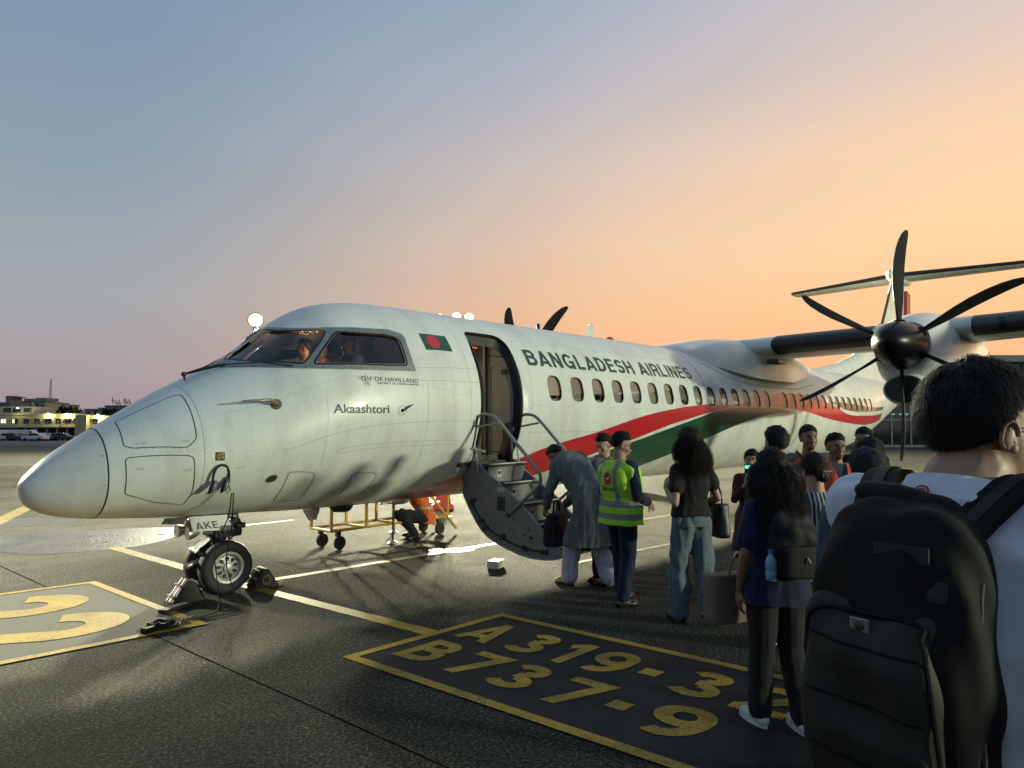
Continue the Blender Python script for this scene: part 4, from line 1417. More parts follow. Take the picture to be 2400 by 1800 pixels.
zline('maker_emblem', [(2.80, 2.306), (2.83, 2.318), (2.858, 2.320), (2.858, 2.292), (2.83, 2.295)], closed=True)
zline('maker_emblem', [(2.968, 2.292), (2.968, 2.320), (2.99, 2.322), (3.012, 2.311), (2.99, 2.298)], closed=True)
zline('maker_emblem', [(2.912, 2.352), (2.905, 2.30), (2.912, 2.245)])
zline('maker_emblem', [(2.87, 2.238), (2.89, 2.246), (2.912, 2.248), (2.935, 2.246), (2.955, 2.238), (2.935, 2.231), (2.912, 2.229), (2.89, 2.231)], closed=True)
zline('maker_emblem', [(2.88, 2.262), (2.945, 2.262)])

# flag
fl = skin_patch('flag', D2([(3.84, 49.5), (4.27, 49.8), (4.275, 61.0), (3.845, 60.9)]), M_green, 0.0025)
skin_patch('flag_disc', [(4.012 + 0.100 * math.cos(a), R(55.3) + 0.079 * math.sin(a)) for a in np.linspace(0, 6.283, 41)[:-1]], M_red, 0.0045, fl, densify=False)

# --- cockpit windows
frame_out = rpoly(D2([(1.70, 2.0), (2.335, 2.0), (2.34, 13.75), (2.398, 23.46), (2.49, 30.56), (2.598, 36.19), (2.722, 40.4), (2.83, 42.87), (2.948, 44.6), (3.088, 46.22), (3.24, 47.31), (3.40, 48.0), (3.59, 51.8), (3.573, 58.2), (3.571, 63.82), (3.58, 69.05), (3.60, 74.2), (3.324, 73.56), (3.078, 72.44), (2.853, 70.62), (2.649, 67.41), (2.462, 62.92), (2.283, 57.0), (2.151, 50.41), (2.031, 43.25), (1.918, 35.89), (1.836, 30.41), (1.76, 24.26), (1.70, 16.7)]), [0] * 11 + [0.03, 0.05, 0, 0, 0, 0.02] + [0] * 12, 3)
ck = skin_patch('cockpit_window_frame', frame_out, M_winframe, 0.006, holes=[front_pane, side_pane], dx=0.05, dth=0.05)
ckm = skin_patch('cockpit_window_frame', mirror(frame_out), M_winframe, 0.006, holes=[mirror(front_pane), mirror(side_pane)], dx=0.05, dth=0.05)


def scale_poly(poly, sx, st):
    a = np.array(poly); c = a.mean(0)
    return [tuple(c + (p - c) * np.array([sx, st])) for p in a]


for pane, nm in ((front_pane, 'windshield'), (side_pane, 'side_window')):
    for q in (pane, mirror(pane)):
        w_ = skin_patch(nm, q, M_glass, -0.012, dx=0.08, dth=0.08)
        skin_line('glazing_seal', q, 0.022, M_seal, 0.008, w_, closed=True)
skin_line('glazing_trim', scale_poly(side_pane, 0.965, 0.955), 0.007, M_alu, 0.004, ck, closed=True)
fo = np.array(dens(frame_out, 0.045, 0.045))
ctr = np.array([2.75, R(50)])
for X, t in dens(scale_poly(side_pane, 1.10, 1.16), 0.055, 0.05) + dens(scale_poly(side_pane, 1.165, 1.27), 0.055, 0.05):
    if inside(frame_out, np.array([[X, t]]))[0] and not inside(scale_poly(front_pane, 1.05, 1.05), np.array([[X, t]]))[0]:
        skin_patch('rivet', [(X + 0.005 * math.cos(a), t + 0.0045 * math.sin(a)) for a in np.linspace(0, 6.28, 7)[:-1]], M_rivet, 0.0075, ck, densify=False)
# wiper
wb = MB(); p0 = Vector(S(np.array(1.42), np.array(R(6)))) + Vector((-0.02, 0, 0.05)); p1 = Vector(S(np.array(1.72), np.array(R(20)))) + Vector((0, 0, 0.035)); p2 = Vector(S(np.array(2.2), np.array(R(52)))) + Vector((-0.01, -0.012, 0.012))
wb.tube([p0, p0.lerp(p1, 0.5) + Vector((0, 0, 0.01)), p1], [0.012, 0.02, 0.016], 8)
wb.tube([p1, p1.lerp(p2, 0.5) + Vector((-0.01, -0.03, 0.03)), p2], 0.007, 6)
wb.ellipsoid(p0, (0.028, 0.028, 0.028), 10, 8)
wb.tube([p0, p0 - Vector((-0.01, 0, 0.06))], 0.012, 8)
pmb(wb, 'windshield_wiper', M_black)

# --- cabin windows
M_rim = mat('window_rim', (0.16, 0.16, 0.15), 0.5)
M_shade = [mat('window_shade_%d' % i, q, 0.6, var=0.12, vscale=12) for i, q in enumerate(((0.60, 0.55, 0.48), (0.42, 0.40, 0.41), (0.52, 0.43, 0.41), (0.33, 0.31, 0.31)))]
for i, (x, wp) in enumerate(zip(WINX, win_polys)):
    rim = skin_line('cabin_window', wp, 0.014, M_rim, 0.001, closed=True)
    skin_patch('pane', oval(x, 2.30, 0.283, 0.363), M_cabglass, -0.012, rim, dx=0.2, dth=0.2, densify=False)
    skin_patch('reveal', oval(x, 2.30, 0.34, 0.43), M_int, -0.055, rim, holes=[oval(x, 2.30, 0.215, 0.30)], dx=0.2, dth=0.2, densify=False)
    fr = [0.72, 0.92, 0.62, 1.0, 0.82, 0.9, 1.0, 0.70, 1.0, 0.85][i % 10]
    z1 = 2.30 + 0.19; z0 = z1 - 0.40 * fr
    sp = [(x - 0.17, z1), (x + 0.17, z1), (x + 0.17, z0), (x - 0.17, z0)]
    skin_patch('shade', [(a, float(th_of(np.array(a), b))) for a, b in sp], M_shade[(i * 7 + i // 3) % 4], -0.035, rim, dx=0.4, dth=0.4, densify=False)
# cabin lining so that the windows look into a cabin
lin = []
lf = []
xs_ = np.arange(5.5, 23.1, 1.0); ts_ = np.radians(np.arange(-150, 151, 15))
for x in xs_:
    c = S(np.full(len(ts_), x), ts_); m_ = np.array([x, 0, 2.05]); lin += list(m_ + (c - m_) * np.array([1, 0.5, 0.86]))
nt_ = len(ts_)
for i in range(len(xs_) - 1):
    for j in range(nt_ - 1): lf.append((i * nt_ + j, i * nt_ + j + 1, (i + 1) * nt_ + j + 1, (i + 1) * nt_ + j))
pm('cabin_lining', lin, lf, M_int)
# ------------------------------------------------------------------ aircraft: door, interior, stairs
# black door surround: a band of the cut skin, set inward
def reveal_band(poly, d0, d1, name, m, parent=None, grow=0.0):
    P = np.array(dens(poly, 0.04, 0.04)); c = P.mean(0)
    Q = c + (P - c) * (1 - grow)
    a = S(P[:, 0], P[:, 1]) - SN(P[:, 0], P[:, 1]) * d0
    b = S(Q[:, 0], Q[:, 1]) - SN(Q[:, 0], Q[:, 1]) * d1
    n = len(P)
    return pm(name, np.vstack([a, b]), [(i, (i + 1) % n, n + (i + 1) % n, n + i) for i in range(n)], m, parent, True)


df = reveal_band(door_poly, 0.0, 0.05, 'door_frame', M_seal)
reveal_band(door_poly, 0.05, 0.13, 'door_jamb', M_seal, df, 0.10)
skin_line('door_gap', door_poly, 0.014, M_gap, 0.002, df, closed=True)
# the slot of the door handle forward of the opening
skin_line('door_slot', D2([(4.556, 97.6), (4.565, 104), (4.588, 117.5)]), 0.03, M_ink, 0.003, df)
skin_line('handle_print', D2([(4.50, 100), (4.50, 108)]), 0.01, mat('red_print', (0.35, 0.06, 0.05), 0.5), 0.003, df)

FLZ = 1.30
# vestibule
b = MB(); b.box((5.05, 0.0, FLZ - 0.03), (1.2, 2.1, 0.06)); vest = pmb(b, 'vestibule_floor', M_dark)
dv = [(float(y) * 0.975, 2.07 + (float(z) - 2.07) * 0.975) for _, y, z in S(np.full(14, 5.42), np.linspace(R(22), R(125), 14))]
b = MB(); b.prism(dv + [(-0.56, FLZ), (-0.56, 3.2)], 0.04, 'YZ', 5.42); aw = pmb(b, 'cabin_divider', M_grey)
b = MB(); pan = rpoly([(-1.05, FLZ + 0.12), (-0.66, FLZ + 0.12), (-0.66, 2.62), (-0.9, 2.62), (-1.05, 2.3)], 0.09, 5)
b.tube([(5.415, y, z) for y, z in pan], 0.008, 6, closed=True); pmb(b, 'panel_trim', mat('panel_trim', (0.32, 0.32, 0.31), 0.5), aw)
b = MB(); b.tube([(5.415, -0.985, 2.72), (5.415, -0.60, 2.78)], 0.006, 6); b.box((5.413, -0.94, 2.52), (0.02, 0.10, 0.07)); pmb(b, 'placard', M_dark, aw)
b = MB(); b.box((5.41, -0.57, 2.2), (0.05, 0.05, 1.86)); pmb(b, 'divider_post', mat('divider_post', (0.10, 0.10, 0.10), 0.5), aw)
# far side: cream galley wall, ceiling with small red signs
b = MB(); b.box((5.2, 1.08, 2.2), (3.0, 0.05, 1.9)); cw = pmb(b, 'galley_wall', M_intcream)
for k in range(7):
    b = MB(); b.box((4.2 + k * 0.36, 1.05, 2.2), (0.012, 0.012, 1.8)); pmb(b, 'wall_rib', mat('cream_rib', (0.45, 0.40, 0.28), 0.6), cw)
b = MB(); b.box((5.6, 0.2, 2.99), (2.2, 1.7, 0.04), Matrix.Rotation(R(-4), 3, 'X')); ceil_ = pmb(b, 'vestibule_ceiling', mat('vestibule_ceiling', (0.17, 0.155, 0.135), 0.6))
for k, (x, y) in enumerate(((5.30, -0.30), (5.42, -0.25), (5.50, -0.22), (5.58, -0.20), (5.33, -0.18))):
    b = MB(); b.box((x, y, 2.935), (0.03, 0.02, 0.012)); pmb(b, 'indicator_light', emat('red_indicator', (1.0, 0.10, 0.05), 2.5), ceil_)
b = MB(); b.box((4.4, 0.3, 2.15), (0.04, 1.6, 1.5)); pmb(b, 'galley_bulkhead', M_intcream)
b = MB(); b.box((4.95, 0.95, 2.94), (0.9, 0.08, 0.05)); pmb(b, 'ceiling_lamp', emat('cabin_lamp', (1.0, 0.9, 0.62), 14.0))
ld = bpy.data.lights.new('cabin_light', 'AREA'); ld.shape = 'RECTANGLE'; ld.size = 0.9; ld.size_y = 0.12; ld.energy = 30; ld.color = (1.0, 0.88, 0.60)
lo = link(bpy.data.objects.new('cabin_light', ld)); lo.parent = plane; lo.location = (4.95 - PX0, 0.75, 2.93); lo.rotation_euler = (R(-20), 0, 0)
ld = bpy.data.lights.new('cabin_light', 'AREA'); ld.shape = 'RECTANGLE'; ld.size = 15; ld.size_y = 0.3; ld.energy = 60; ld.color = (1.0, 0.86, 0.62)
lo = link(bpy.data.objects.new('cabin_light', ld)); lo.parent = plane; lo.location = (14 - PX0, 0, 2.9); lo.rotation_euler = (0, 0, 0)

# cockpit interior
b = MB(); b.box((2.75, 0, 1.75), (1.9, 1.7, 0.05)); pmb(b, 'cockpit_floor', M_dark)
cs_ = S(np.full(40, 4.0), np.linspace(-math.pi, math.pi, 41)[:-1]); b = MB(); b.prism([(y * 0.96, 2.07 + (z - 2.07) * 0.96) for _, y, z in cs_], 0.03, 'YZ', 4.0); pmb(b, 'cockpit_bulkhead', M_dark)
b = MB(); b.prism([(1.86, 2.24), (2.25, 2.36), (2.45, 2.34), (2.5, 2.05), (1.95, 2.0)], 1.1, 'XZ', -0.55); pmb(b, 'glareshield', mat('glareshield', (0.022, 0.022, 0.024), 0.8), bevel=0.01)
M_paneglow = mat('pane_glow_pale', (0.62, 0.68, 0.60), 0.8)  # pale cards added to imitate the bright view through the far panes
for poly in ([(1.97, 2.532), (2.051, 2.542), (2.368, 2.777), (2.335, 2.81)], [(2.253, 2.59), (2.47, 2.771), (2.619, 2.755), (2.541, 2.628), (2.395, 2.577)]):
    b = MB(); b.prism(poly, 0.004, 'XZ', 0.05); pmb(b, 'pane_glow_card', M_paneglow)
b = MB(); b.box((2.95, 0, 3.02), (0.8, 0.6, 0.10), Matrix.Rotation(R(-10), 3, 'Y')); oh = pmb(b, 'overhead_panel', mat('overhead_panel', (0.06, 0.055, 0.05), 0.6), bevel=0.01)
for k in range(26):
    b = MB(); b.box((2.62 + 0.66 * rng.random(), -0.27 + 0.54 * rng.random(), 2.95 + 0.06 * 0), (0.016, 0.012, 0.012)); pmb(b, 'switch_light', emat('amber_switch', (1.0, 0.62, 0.25), 1.6), oh)
M_seatc = mat('cockpit_seat_cover', (0.10, 0.06, 0.04), 0.8)
for s in (-1, 1):
    b = MB(); b.box((3.32, s * 0.52, 2.30), (0.14, 0.48, 0.72), Matrix.Rotation(R(10), 3, 'Y')); b.box((3.38, s * 0.52, 2.76), (0.10, 0.26, 0.22), Matrix.Rotation(R(10), 3, 'Y')); b.box((3.05, s * 0.52, 1.98), (0.5, 0.48, 0.12))
    pmb(b, 'pilot_seat', M_seatc, bevel=0.03)
ld = bpy.data.lights.new('cockpit_light', 'POINT'); ld.energy = 9.0; ld.shadow_soft_size = 0.08; ld.color = (1.0, 0.62, 0.32)
lo = link(bpy.data.objects.new('cockpit_light', ld)); lo.parent = plane; lo.location = (3.2 - PX0, 0.25, 2.78)

# --- airstair: the lower door, swung out and down
M_stair = mat('airstair_grey', (0.17, 0.173, 0.168), 0.5, var=0.12, vscale=7, bump=0.05, bscale=30)
M_stairskin = mat('airstair_outer_skin', (0.22, 0.225, 0.22), 0.45, var=0.2, vscale=5)
M_tread = mat('stair_tread', (0.035, 0.036, 0.036), 0.8, bump=0.4, bscale=120)
M_nose = mat('tread_edge', (0.55, 0.55, 0.52), 0.5)
M_rail = mat('handrail_grey', (0.23, 0.24, 0.24), 0.38, 0.3)
stair = empty('airstair', (0, 0, 0), parent=plane)
cres = [(-0.875, 1.03), (-0.90, 0.93), (-0.955, 0.819), (-1.02, 0.72), (-1.09, 0.625), (-1.175, 0.52), (-1.27, 0.43), (-1.38, 0.36), (-1.5, 0.31), (-1.71, 0.25), (-1.92, 0.205), (-2.12, 0.188), (-2.3, 0.195), (-2.44, 0.215), (-2.56, 0.26)]
topl = [(-2.56, 0.31), (-2.48, 0.355), (-2.2, 0.59), (-1.89, 0.845), (-1.327, 1.183), (-1.18, 1.30), (-1.08, 1.32), (-0.95, 1.22), (-0.88, 1.1)]
inn = [(y * 0.955 - 0.045, z + 0.115 - 0.05 * (abs(y + 1.7) < 0.5)) for y, z in cres]
XS0, XS1 = 4.66, 5.41
for x0 in (XS0, XS1 - 0.035):
    b = MB(); b.prism(cres[1:] + topl, 0.035, 'YZ', x0)
    sd_ = pmb(b, 'stringer', M_stair, stair)
    # raised curved rib along the lower rim
    if x0 == XS0:
        b = MB(); b.tube([(x0 - 0.012, y, z + 0.012) for y, z in cres[1:-1]], 0.014, 6); pmb(b, 'rim', M_stairskin, sd_)
        b = MB(); b.tube([(x0 - 0.004, y * 0.97 - 0.06, z + 0.10) for y, z in cres[3:-2]], 0.012, 6); pmb(b, 'rim', M_seal, sd_)
        for y, z in ((-1.1, 0.80), (-1.25, 0.56), (-1.33, 0.48), (-1.62, 0.40), (-2.0, 0.30), (-2.3, 0.29)):
            b = MB(); b.box((x0 - 0.012, y, z), (0.03, 0.10, 0.05), Matrix.Rotation(rng.uniform(-0.6, 0.6), 3, 'X')); pmb(b, 'latch', M_seal, sd_, bevel=0.006)
        b = MB(); b.box((x0 - 0.003, -1.60, 0.80), (0.006, 0.13, 0.17)); pmb(b, 'access_recess', M_dark, sd_)
        b = MB(); b.box((x0 - 0.003, -1.60, 0.975), (0.006, 0.13, 0.055)); pmb(b, 'placard', mat('placard_cream', (0.42, 0.40, 0.32), 0.5), sd_)
        b = MB(); b.box((x0 - 0.003, -2.09, 0.43), (0.006, 0.055, 0.035)); pmb(b, 'placard', M_ink, sd_)
        for y, z in ((-1.52, 1.06), (-2.05, 0.52), (-1.98, 0.455), (-1.8, 0.62)):
            b = MB(); b.lathe([(0.001, -0.004), (0.014, -0.004), (0.014, 0.004)], (x0, y, z), 'X', 12); pmb(b, 'bolt', M_dark, sd_)
# outer skin (the underside)
vs = []; fs = []
for y, z in cres:
    vs += [(XS0 + 0.01, y, z - 0.004), (XS1 - 0.01, y, z - 0.004)]
for i in range(len(cres) - 1): fs.append((2 * i, 2 * i + 1, 2 * i + 3, 2 * i + 2))
pm('door_skin', vs, fs, M_stairskin, stair)
# steps
ST = [(-1.12, -1.36, 1.275), (-1.36, -1.615, 1.05), (-1.615, -1.925, 0.82), (-1.925, -2.20, 0.592), (-2.20, -2.46, 0.352)]
for k, (ya, yb, z) in enumerate(ST):
    b = MB(); b.box(((XS0 + XS1) / 2, (ya + yb) / 2 - 0.005, z - 0.02), (XS1 - XS0 - 0.072, abs(ya - yb) + 0.05, 0.035))
    st = pmb(b, 'step', M_tread, stair)
    b = MB(); b.box(((XS0 + XS1) / 2, yb - 0.02, z + 0.003), (XS1 - XS0 - 0.074, 0.028, 0.012)); pmb(b, 'nosing', M_nose, st)
    if k < 4:
        zb = ST[k + 1][2]
        b = MB(); b.box(((XS0 + XS1) / 2, yb + 0.018, (z + zb) / 2 - 0.02), (XS1 - XS0 - 0.074, 0.016, z - zb - 0.03)); pmb(b, 'riser', M_stair, st)
        b = MB(); b.box((XS0 + 0.22, yb + 0.008, (z + zb) / 2 - 0.01), (0.07, 0.006, 0.085)); pl_ = pmb(b, 'step_light', mat('step_light_frame', (0.45, 0.45, 0.42), 0.4), st)
        b = MB(); b.box((XS0 + 0.222, yb + 0.003, (z + zb) / 2 - 0.0), (0.045, 0.006, 0.04)); pmb(b, 'lens', M_dark, pl_)
# handrails
for x, dx in ((XS0 - 0.02, 0), (XS1 + 0.02, 0)):
    path = fillet([(x, -1.17, 1.84), (x, -1.30, 1.925), (x, -1.50, 1.90), (x, -1.64, 1.78), (x, -2.26, 1.205), (x, -2.27, 1.09), (x, -2.18, 1.01), (x, -1.74, 0.68)], 0.09, 4)
    b = MB(); b.tube(path, 0.021, 10); hr = pmb(b, 'handrail', M_rail, stair)
    b = MB(); b.tube([(x, -1.02, 1.72), (x, -1.24, 1.755), (x, -1.56, 1.80)], 0.014, 8); pmb(b, 'rail_brace', M_rail, hr)
    b = MB(); b.tube([(x, -1.10, 1.73), (x, -1.16, 1.50), (x, -1.22, 1.14)], 0.011, 8); pmb(b, 'rail_post', M_rail, hr)
    b = MB(); b.ellipsoid((x, -1.74, 0.68), (0.028, 0.03, 0.03), 10, 8); pmb(b, 'rail_pivot', M_dark, hr)
b = MB(); b.tube([(4.50, -1.12, 1.50), (4.60, -1.16, 1.475), (4.80, -1.18, 1.43)], 0.016, 8); pmb(b, 'hinge_arm', M_rail, stair)
# small handrail inside the doorway, aft side
b = MB(); b.lathe([(0.001, -0.02), (0.09, -0.02), (0.09, 0.02), (0.001, 0.02)], (5.35, -1.09, 1.72), 'X', 16); b.box((5.36, -1.06, 1.56), (0.05, 0.16, 0.30)); b.ellipsoid((5.36, -1.02, 1.38), (0.04, 0.13, 0.2)); pmb(b, 'door_mechanism', M_black, stair)

# ------------------------------------------------------------------ nose gear
GX = 1.84
M_tyre = mat('tyre_rubber', (0.013, 0.013, 0.014), 0.72, var=0.25, vscale=12, bump=0.15, bscale=60)
M_hub = mat('wheel_hub', (0.46, 0.46, 0.45), 0.42, 0.35, var=0.15, vscale=15)
M_gear = mat('gear_strut', (0.035, 0.036, 0.038), 0.5, 0.3, var=0.3, vscale=12)
gear = empty('nose_gear', (0, 0, 0), parent=plane)
for y in (-0.19, 0.19):
    wr = 0.281
    prof = [(0.155, -0.062), (0.175, -0.075), (0.215, -0.085), (0.250, -0.082), (0.270, -0.066), (0.279, -0.045), (wr, -0.024), (0.277, -0.021), (0.277, -0.017), (wr, -0.014), (wr, 0.014), (0.277, 0.017), (0.277, 0.021), (wr, 0.024), (0.279, 0.045), (0.270, 0.066), (0.250, 0.082), (0.215, 0.085), (0.175, 0.075), (0.155, 0.062)]
    b = MB(); b.lathe(prof, (GX, y, wr - 0.004), 'Y', 48); wheel = pmb(b, 'tyre', M_tyre, gear)
    s = -1 if y < 0 else 1
    b = MB(); b.lathe([(0.160, s * 0.066), (0.168, s * 0.074), (0.160, s * 0.078), (0.140, s * 0.072), (0.132, s * 0.040), (0.120, s * 0.032), (0.060, s * 0.046), (0.048, s * 0.052), (0.046, s * 0.072), (0.030, s * 0.078), (0.001, s * 0.079)], (GX, y, wr - 0.004), 'Y', 40); hub = pmb(b, 'rim', M_hub, wheel)
    for k in range(9):
        a = 2 * math.pi * k / 9 + 0.2
        b = MB(); pts = [(0.068 * 0 + 0.09 + 0.026 * math.cos(q), 0.017 * math.sin(q) * (1 + 0.35 * math.cos(q))) for q in np.linspace(0, 6.28, 13)[:-1]]
        pl = [(r_ * math.cos(a) - t_ * math.sin(a), r_ * math.sin(a) + t_ * math.cos(a)) for r_, t_ in pts]
        b.prism([(GX + p, wr - 0.004 + q) for p, q in pl], 0.012, 'XZ', y + s * 0.0445 - 0.006)
        pmb(b, 'lightening_hole', M_dark, hub)
        b = MB(); b.ellipsoid((GX + 0.118 * math.cos(a + 0.35), y + s * 0.036, wr + 0.118 * math.sin(a + 0.35)), (0.008, 0.006, 0.008), 8, 6); pmb(b, 'bolt', M_gear, hub)
b = MB(); b.tube([(GX, -0.2, 0.277), (GX, 0.2, 0.277)], 0.03, 12); b.tube([(GX, 0, 0.26), (GX, 0, 0.5)], 0.055, 14); pmb(b, 'axle', M_gear, gear)
b = MB(); b.tube([(GX, 0, 0.46), (GX, 0, 0.86)], 0.075, 16); b.tube([(GX, 0, 0.60), (GX, 0, 0.70)], 0.095, 16); pmb(b, 'strut', M_gear, gear)
b = MB(); b.bar((GX - 0.06, 0, 0.62), (GX - 0.26, 0, 0.47), 0.10, 0.03); b.bar((GX - 0.26, 0, 0.47), (GX - 0.04, 0, 0.30), 0.10, 0.03); b.tube([(GX - 0.26, -0.07, 0.47), (GX - 0.26, 0.07, 0.47)], 0.028, 10); pmb(b, 'torque_link', M_alu, gear)
b = MB(); b.tube([(GX - 0.22, -0.07, 0.36), (GX - 0.36, -0.09, 0.33)], 0.03, 10); b.tube([(GX - 0.04, 0, 0.30), (GX - 0.24, -0.07, 0.36)], 0.025, 8); pmb(b, 'tow_fitting', M_alu, gear)
b = MB(); b.box((GX + 0.06, 0, 0.66), (0.30, 0.26, 0.16)); b.tube([(GX - 0.12, -0.12, 0.7), (GX - 0.12, 0.12, 0.7)], 0.04, 10); pmb(b, 'steering_unit', M_gear, gear, bevel=0.02)
for y in (-0.12, 0.12):
    b = MB(); q = Matrix.Translation((1.46, -0.17 if y < 0 else 0.12, 0.675)) @ Matrix.Rotation(R(-90), 4, 'Y')
    b.lathe([(0.02, -0.10), (0.05, -0.06), (0.068, 0.0), (0.068, 0.02), (0.06, 0.02)], n=18); b.xf(q); tl_ = pmb(b, 'taxi_light', M_alu, gear)
    b = MB(); b.lathe([(0.001, 0.018), (0.061, 0.018)], n=18); b.xf(q); pmb(b, 'lens', mat('lamp_lens', (0.25, 0.25, 0.24), 0.15), tl_)
for k in range(6):
    a0 = (GX - 0.1 + 0.05 * k, -0.10 - 0.02 * (k % 2), 0.84); a1 = (GX - 0.13 + 0.06 * k, -0.15, 0.68); a2 = (GX - 0.06 + 0.03 * k, -0.10, 0.55)
    b = MB(); b.tube(fillet([a0, a1, a2], 0.06), 0.008, 6); pmb(b, 'hose', M_seal, gear)
b = MB(); b.bar((GX - 0.30, -0.06, 0.80), (GX - 0.02, -0.06, 0.56), 0.05, 0.03); b.bar((GX - 0.30, 0.06, 0.80), (GX - 0.02, 0.06, 0.56), 0.05, 0.03); b.tube([(GX + 0.14, -0.14, 0.74), (GX + 0.14, 0.14, 0.74)], 0.045, 12); pmb(b, 'drag_brace', M_gear, gear)
b = MB(); b.box((GX + 0.02, -0.15, 0.735), (0.16, 0.05, 0.07)); b.box((GX - 0.17, -0.13, 0.66), (0.10, 0.04, 0.05)); b.tube([(GX + 0.12, -0.16, 0.70), (GX + 0.22, -0.17, 0.70)], 0.03, 10); pmb(b, 'valve_block', M_gear, gear, bevel=0.008)
# gear doors (port one carries the registration letters)
M_door = mat('gear_door_white', (0.52, 0.53, 0.52), 0.4, var=0.12, vscale=8)
b = MB(); b.prism([(1.40, 0.865), (1.785, 0.85), (1.866, 0.69), (1.72, 0.692), (1.446, 0.712)], 0.02, 'XZ', -0.31)
gd = pmb(b, 'gear_door', M_door, gear)
b = MB(); b.prism([(1.725, 0.742), (1.838, 0.735), (1.868, 0.687), (1.715, 0.689)], 0.004, 'XZ', -0.316); pmb(b, 'wear_strip', M_ink, gd)
lt, tw_ = letters('AKE', 0.17, 0.14)
for ch, v, f, xo in lt:
    pm('letter', [(1.468 + (xo + x) / tw_ * 0.235 + 0.03 * (0.5 - z), -0.314, 0.722 + 0.076 * z) for x, z in v], f, M_ink, gd, False)
b = MB(); b.prism([(1.19, 0.868), (1.409, 0.862), (1.364, 0.789), (1.155, 0.812)], 0.02, 'XZ', -0.26); pmb(b, 'gear_door', mat('gear_door_inner', (0.03, 0.03, 0.032), 0.5), gear)
b = MB(); b.prism([(GX - 0.3, 0.80), (GX + 0.35, 0.80), (GX + 0.42, 0.62), (GX - 0.16, 0.61)], 0.02, 'XZ', 0.34); pmb(b, 'gear_door', M_door, gear)
b = MB(); b.prism([(GX + 0.95, 0.79), (GX + 1.16, 0.79), (GX + 1.11, 0.66), (GX + 1.03, 0.66)], 0.05, 'XZ', -0.16); pmb(b, 'drain_mast', M_alu)
b = MB(); b.lathe([(0.001, 0.70), (0.10, 0.705), (0.14, 0.75), (0.15, 0.80)], (3.3, -0.15, 0.02), 'Z', 20); pmb(b, 'belly_beacon', M_black)

# ------------------------------------------------------------------ wing, nacelles, propellers, tail
def airfoil(n=18, t=0.16):
    out = []
    for k in range(n + 1):
        x = 0.5 * (1 - math.cos(math.pi * k / n))
        y = 5 * t * (0.2969 * math.sqrt(x) - 0.126 * x - 0.3516 * x**2 + 0.2843 * x**3 - 0.1036 * x**4)
        out.append((x, y))
    up = [(x, y * 1.15) for x, y in out][::-1]; lo = [(x, -y * 0.85) for x, y in out[1:]]
    return up + lo     # from trailing edge over the top to the nose and back below


def loft(sections, cap=True):
    b = MB(); n = len(sections[0]); vs = [p for s in sections for p in s]; fs = []
    for i in range(len(sections) - 1):
        for k in range(n):
            k2 = (k + 1) % n
            fs.append((i * n + k, i * n + k2, (i + 1) * n + k2, (i + 1) * n + k))
    if cap: fs += [tuple(range(n - 1, -1, -1)), tuple((len(sections) - 1) * n + k for k in range(n))]
    return b.add(vs, fs)


AF = airfoil()
WZ = 3.42


def wsec(y, x0, c, z, t=1.0):
    return [(x0 + c * a, y, z + c * h * t) for a, h in AF]


def wing_stations():
    return [(0.0, 13.05, 3.0, WZ + 0.02), (1.2, 13.05, 3.0, WZ + 0.02), (4.4, 13.05, 2.95, WZ + 0.05), (9.0, 13.42, 2.25, WZ + 0.18), (14.2, 13.80, 1.45, WZ + 0.34)]


for s in (-1, 1):
    st = [wsec(s * y, x0, c, z) for y, x0, c, z in wing_stations()]
    w_ = pmb(loft(st), 'wing', M_white_paint, ang=50)
    # de-icing boot: sleeve over the leading edge
    for y0, y1 in ((1.62, 3.62), (5.25, 8.9), (8.95, 14.0)):
        secs = []
        for q in np.linspace(y0, y1, 6):
            ws = wing_stations(); ys = [a[0] for a in ws]
            x0, c, z = (np.interp(q, ys, [a[i] for a in ws]) for i in (1, 2, 3))
            nose_ = [(a, h) for a, h in AF if a < 0.13]
            secs.append([(x0 + c * a - 0.006, s * q, z + c * h * 1.012 + (0.004 if h > 0 else -0.004)) for a, h in nose_])
        n_ = len(secs[0]); vs = [p for q in secs for p in q]
        fs = [(i * n_ + k, i * n_ + k + 1, (i + 1) * n_ + k + 1, (i + 1) * n_ + k) for i in range(len(secs) - 1) for k in range(n_ - 1)]
        pm('deicing_boot', vs, fs, M_black, w_)
    for y0 in (5.28, 5.75, 6.2):
        vs = []; secs = []
        for q in (y0, y0 + 0.38):
            ws = wing_stations(); ys = [a[0] for a in ws]
            x0, c, z = (np.interp(q, ys, [a[i] for a in ws]) for i in (1, 2, 3))
            secs.append([(x0 + c * a - 0.012, s * q, z + c * h * 1.02) for a, h in AF if a < 0.06])
        n_ = len(secs[0])
        pm('boot_panel', secs[0] + secs[1], [(k, k + 1, n_ + k + 1, n_ + k) for k in range(n_ - 1)], mat('boot_panel_grey', (0.055, 0.055, 0.06), 0.4), w_)

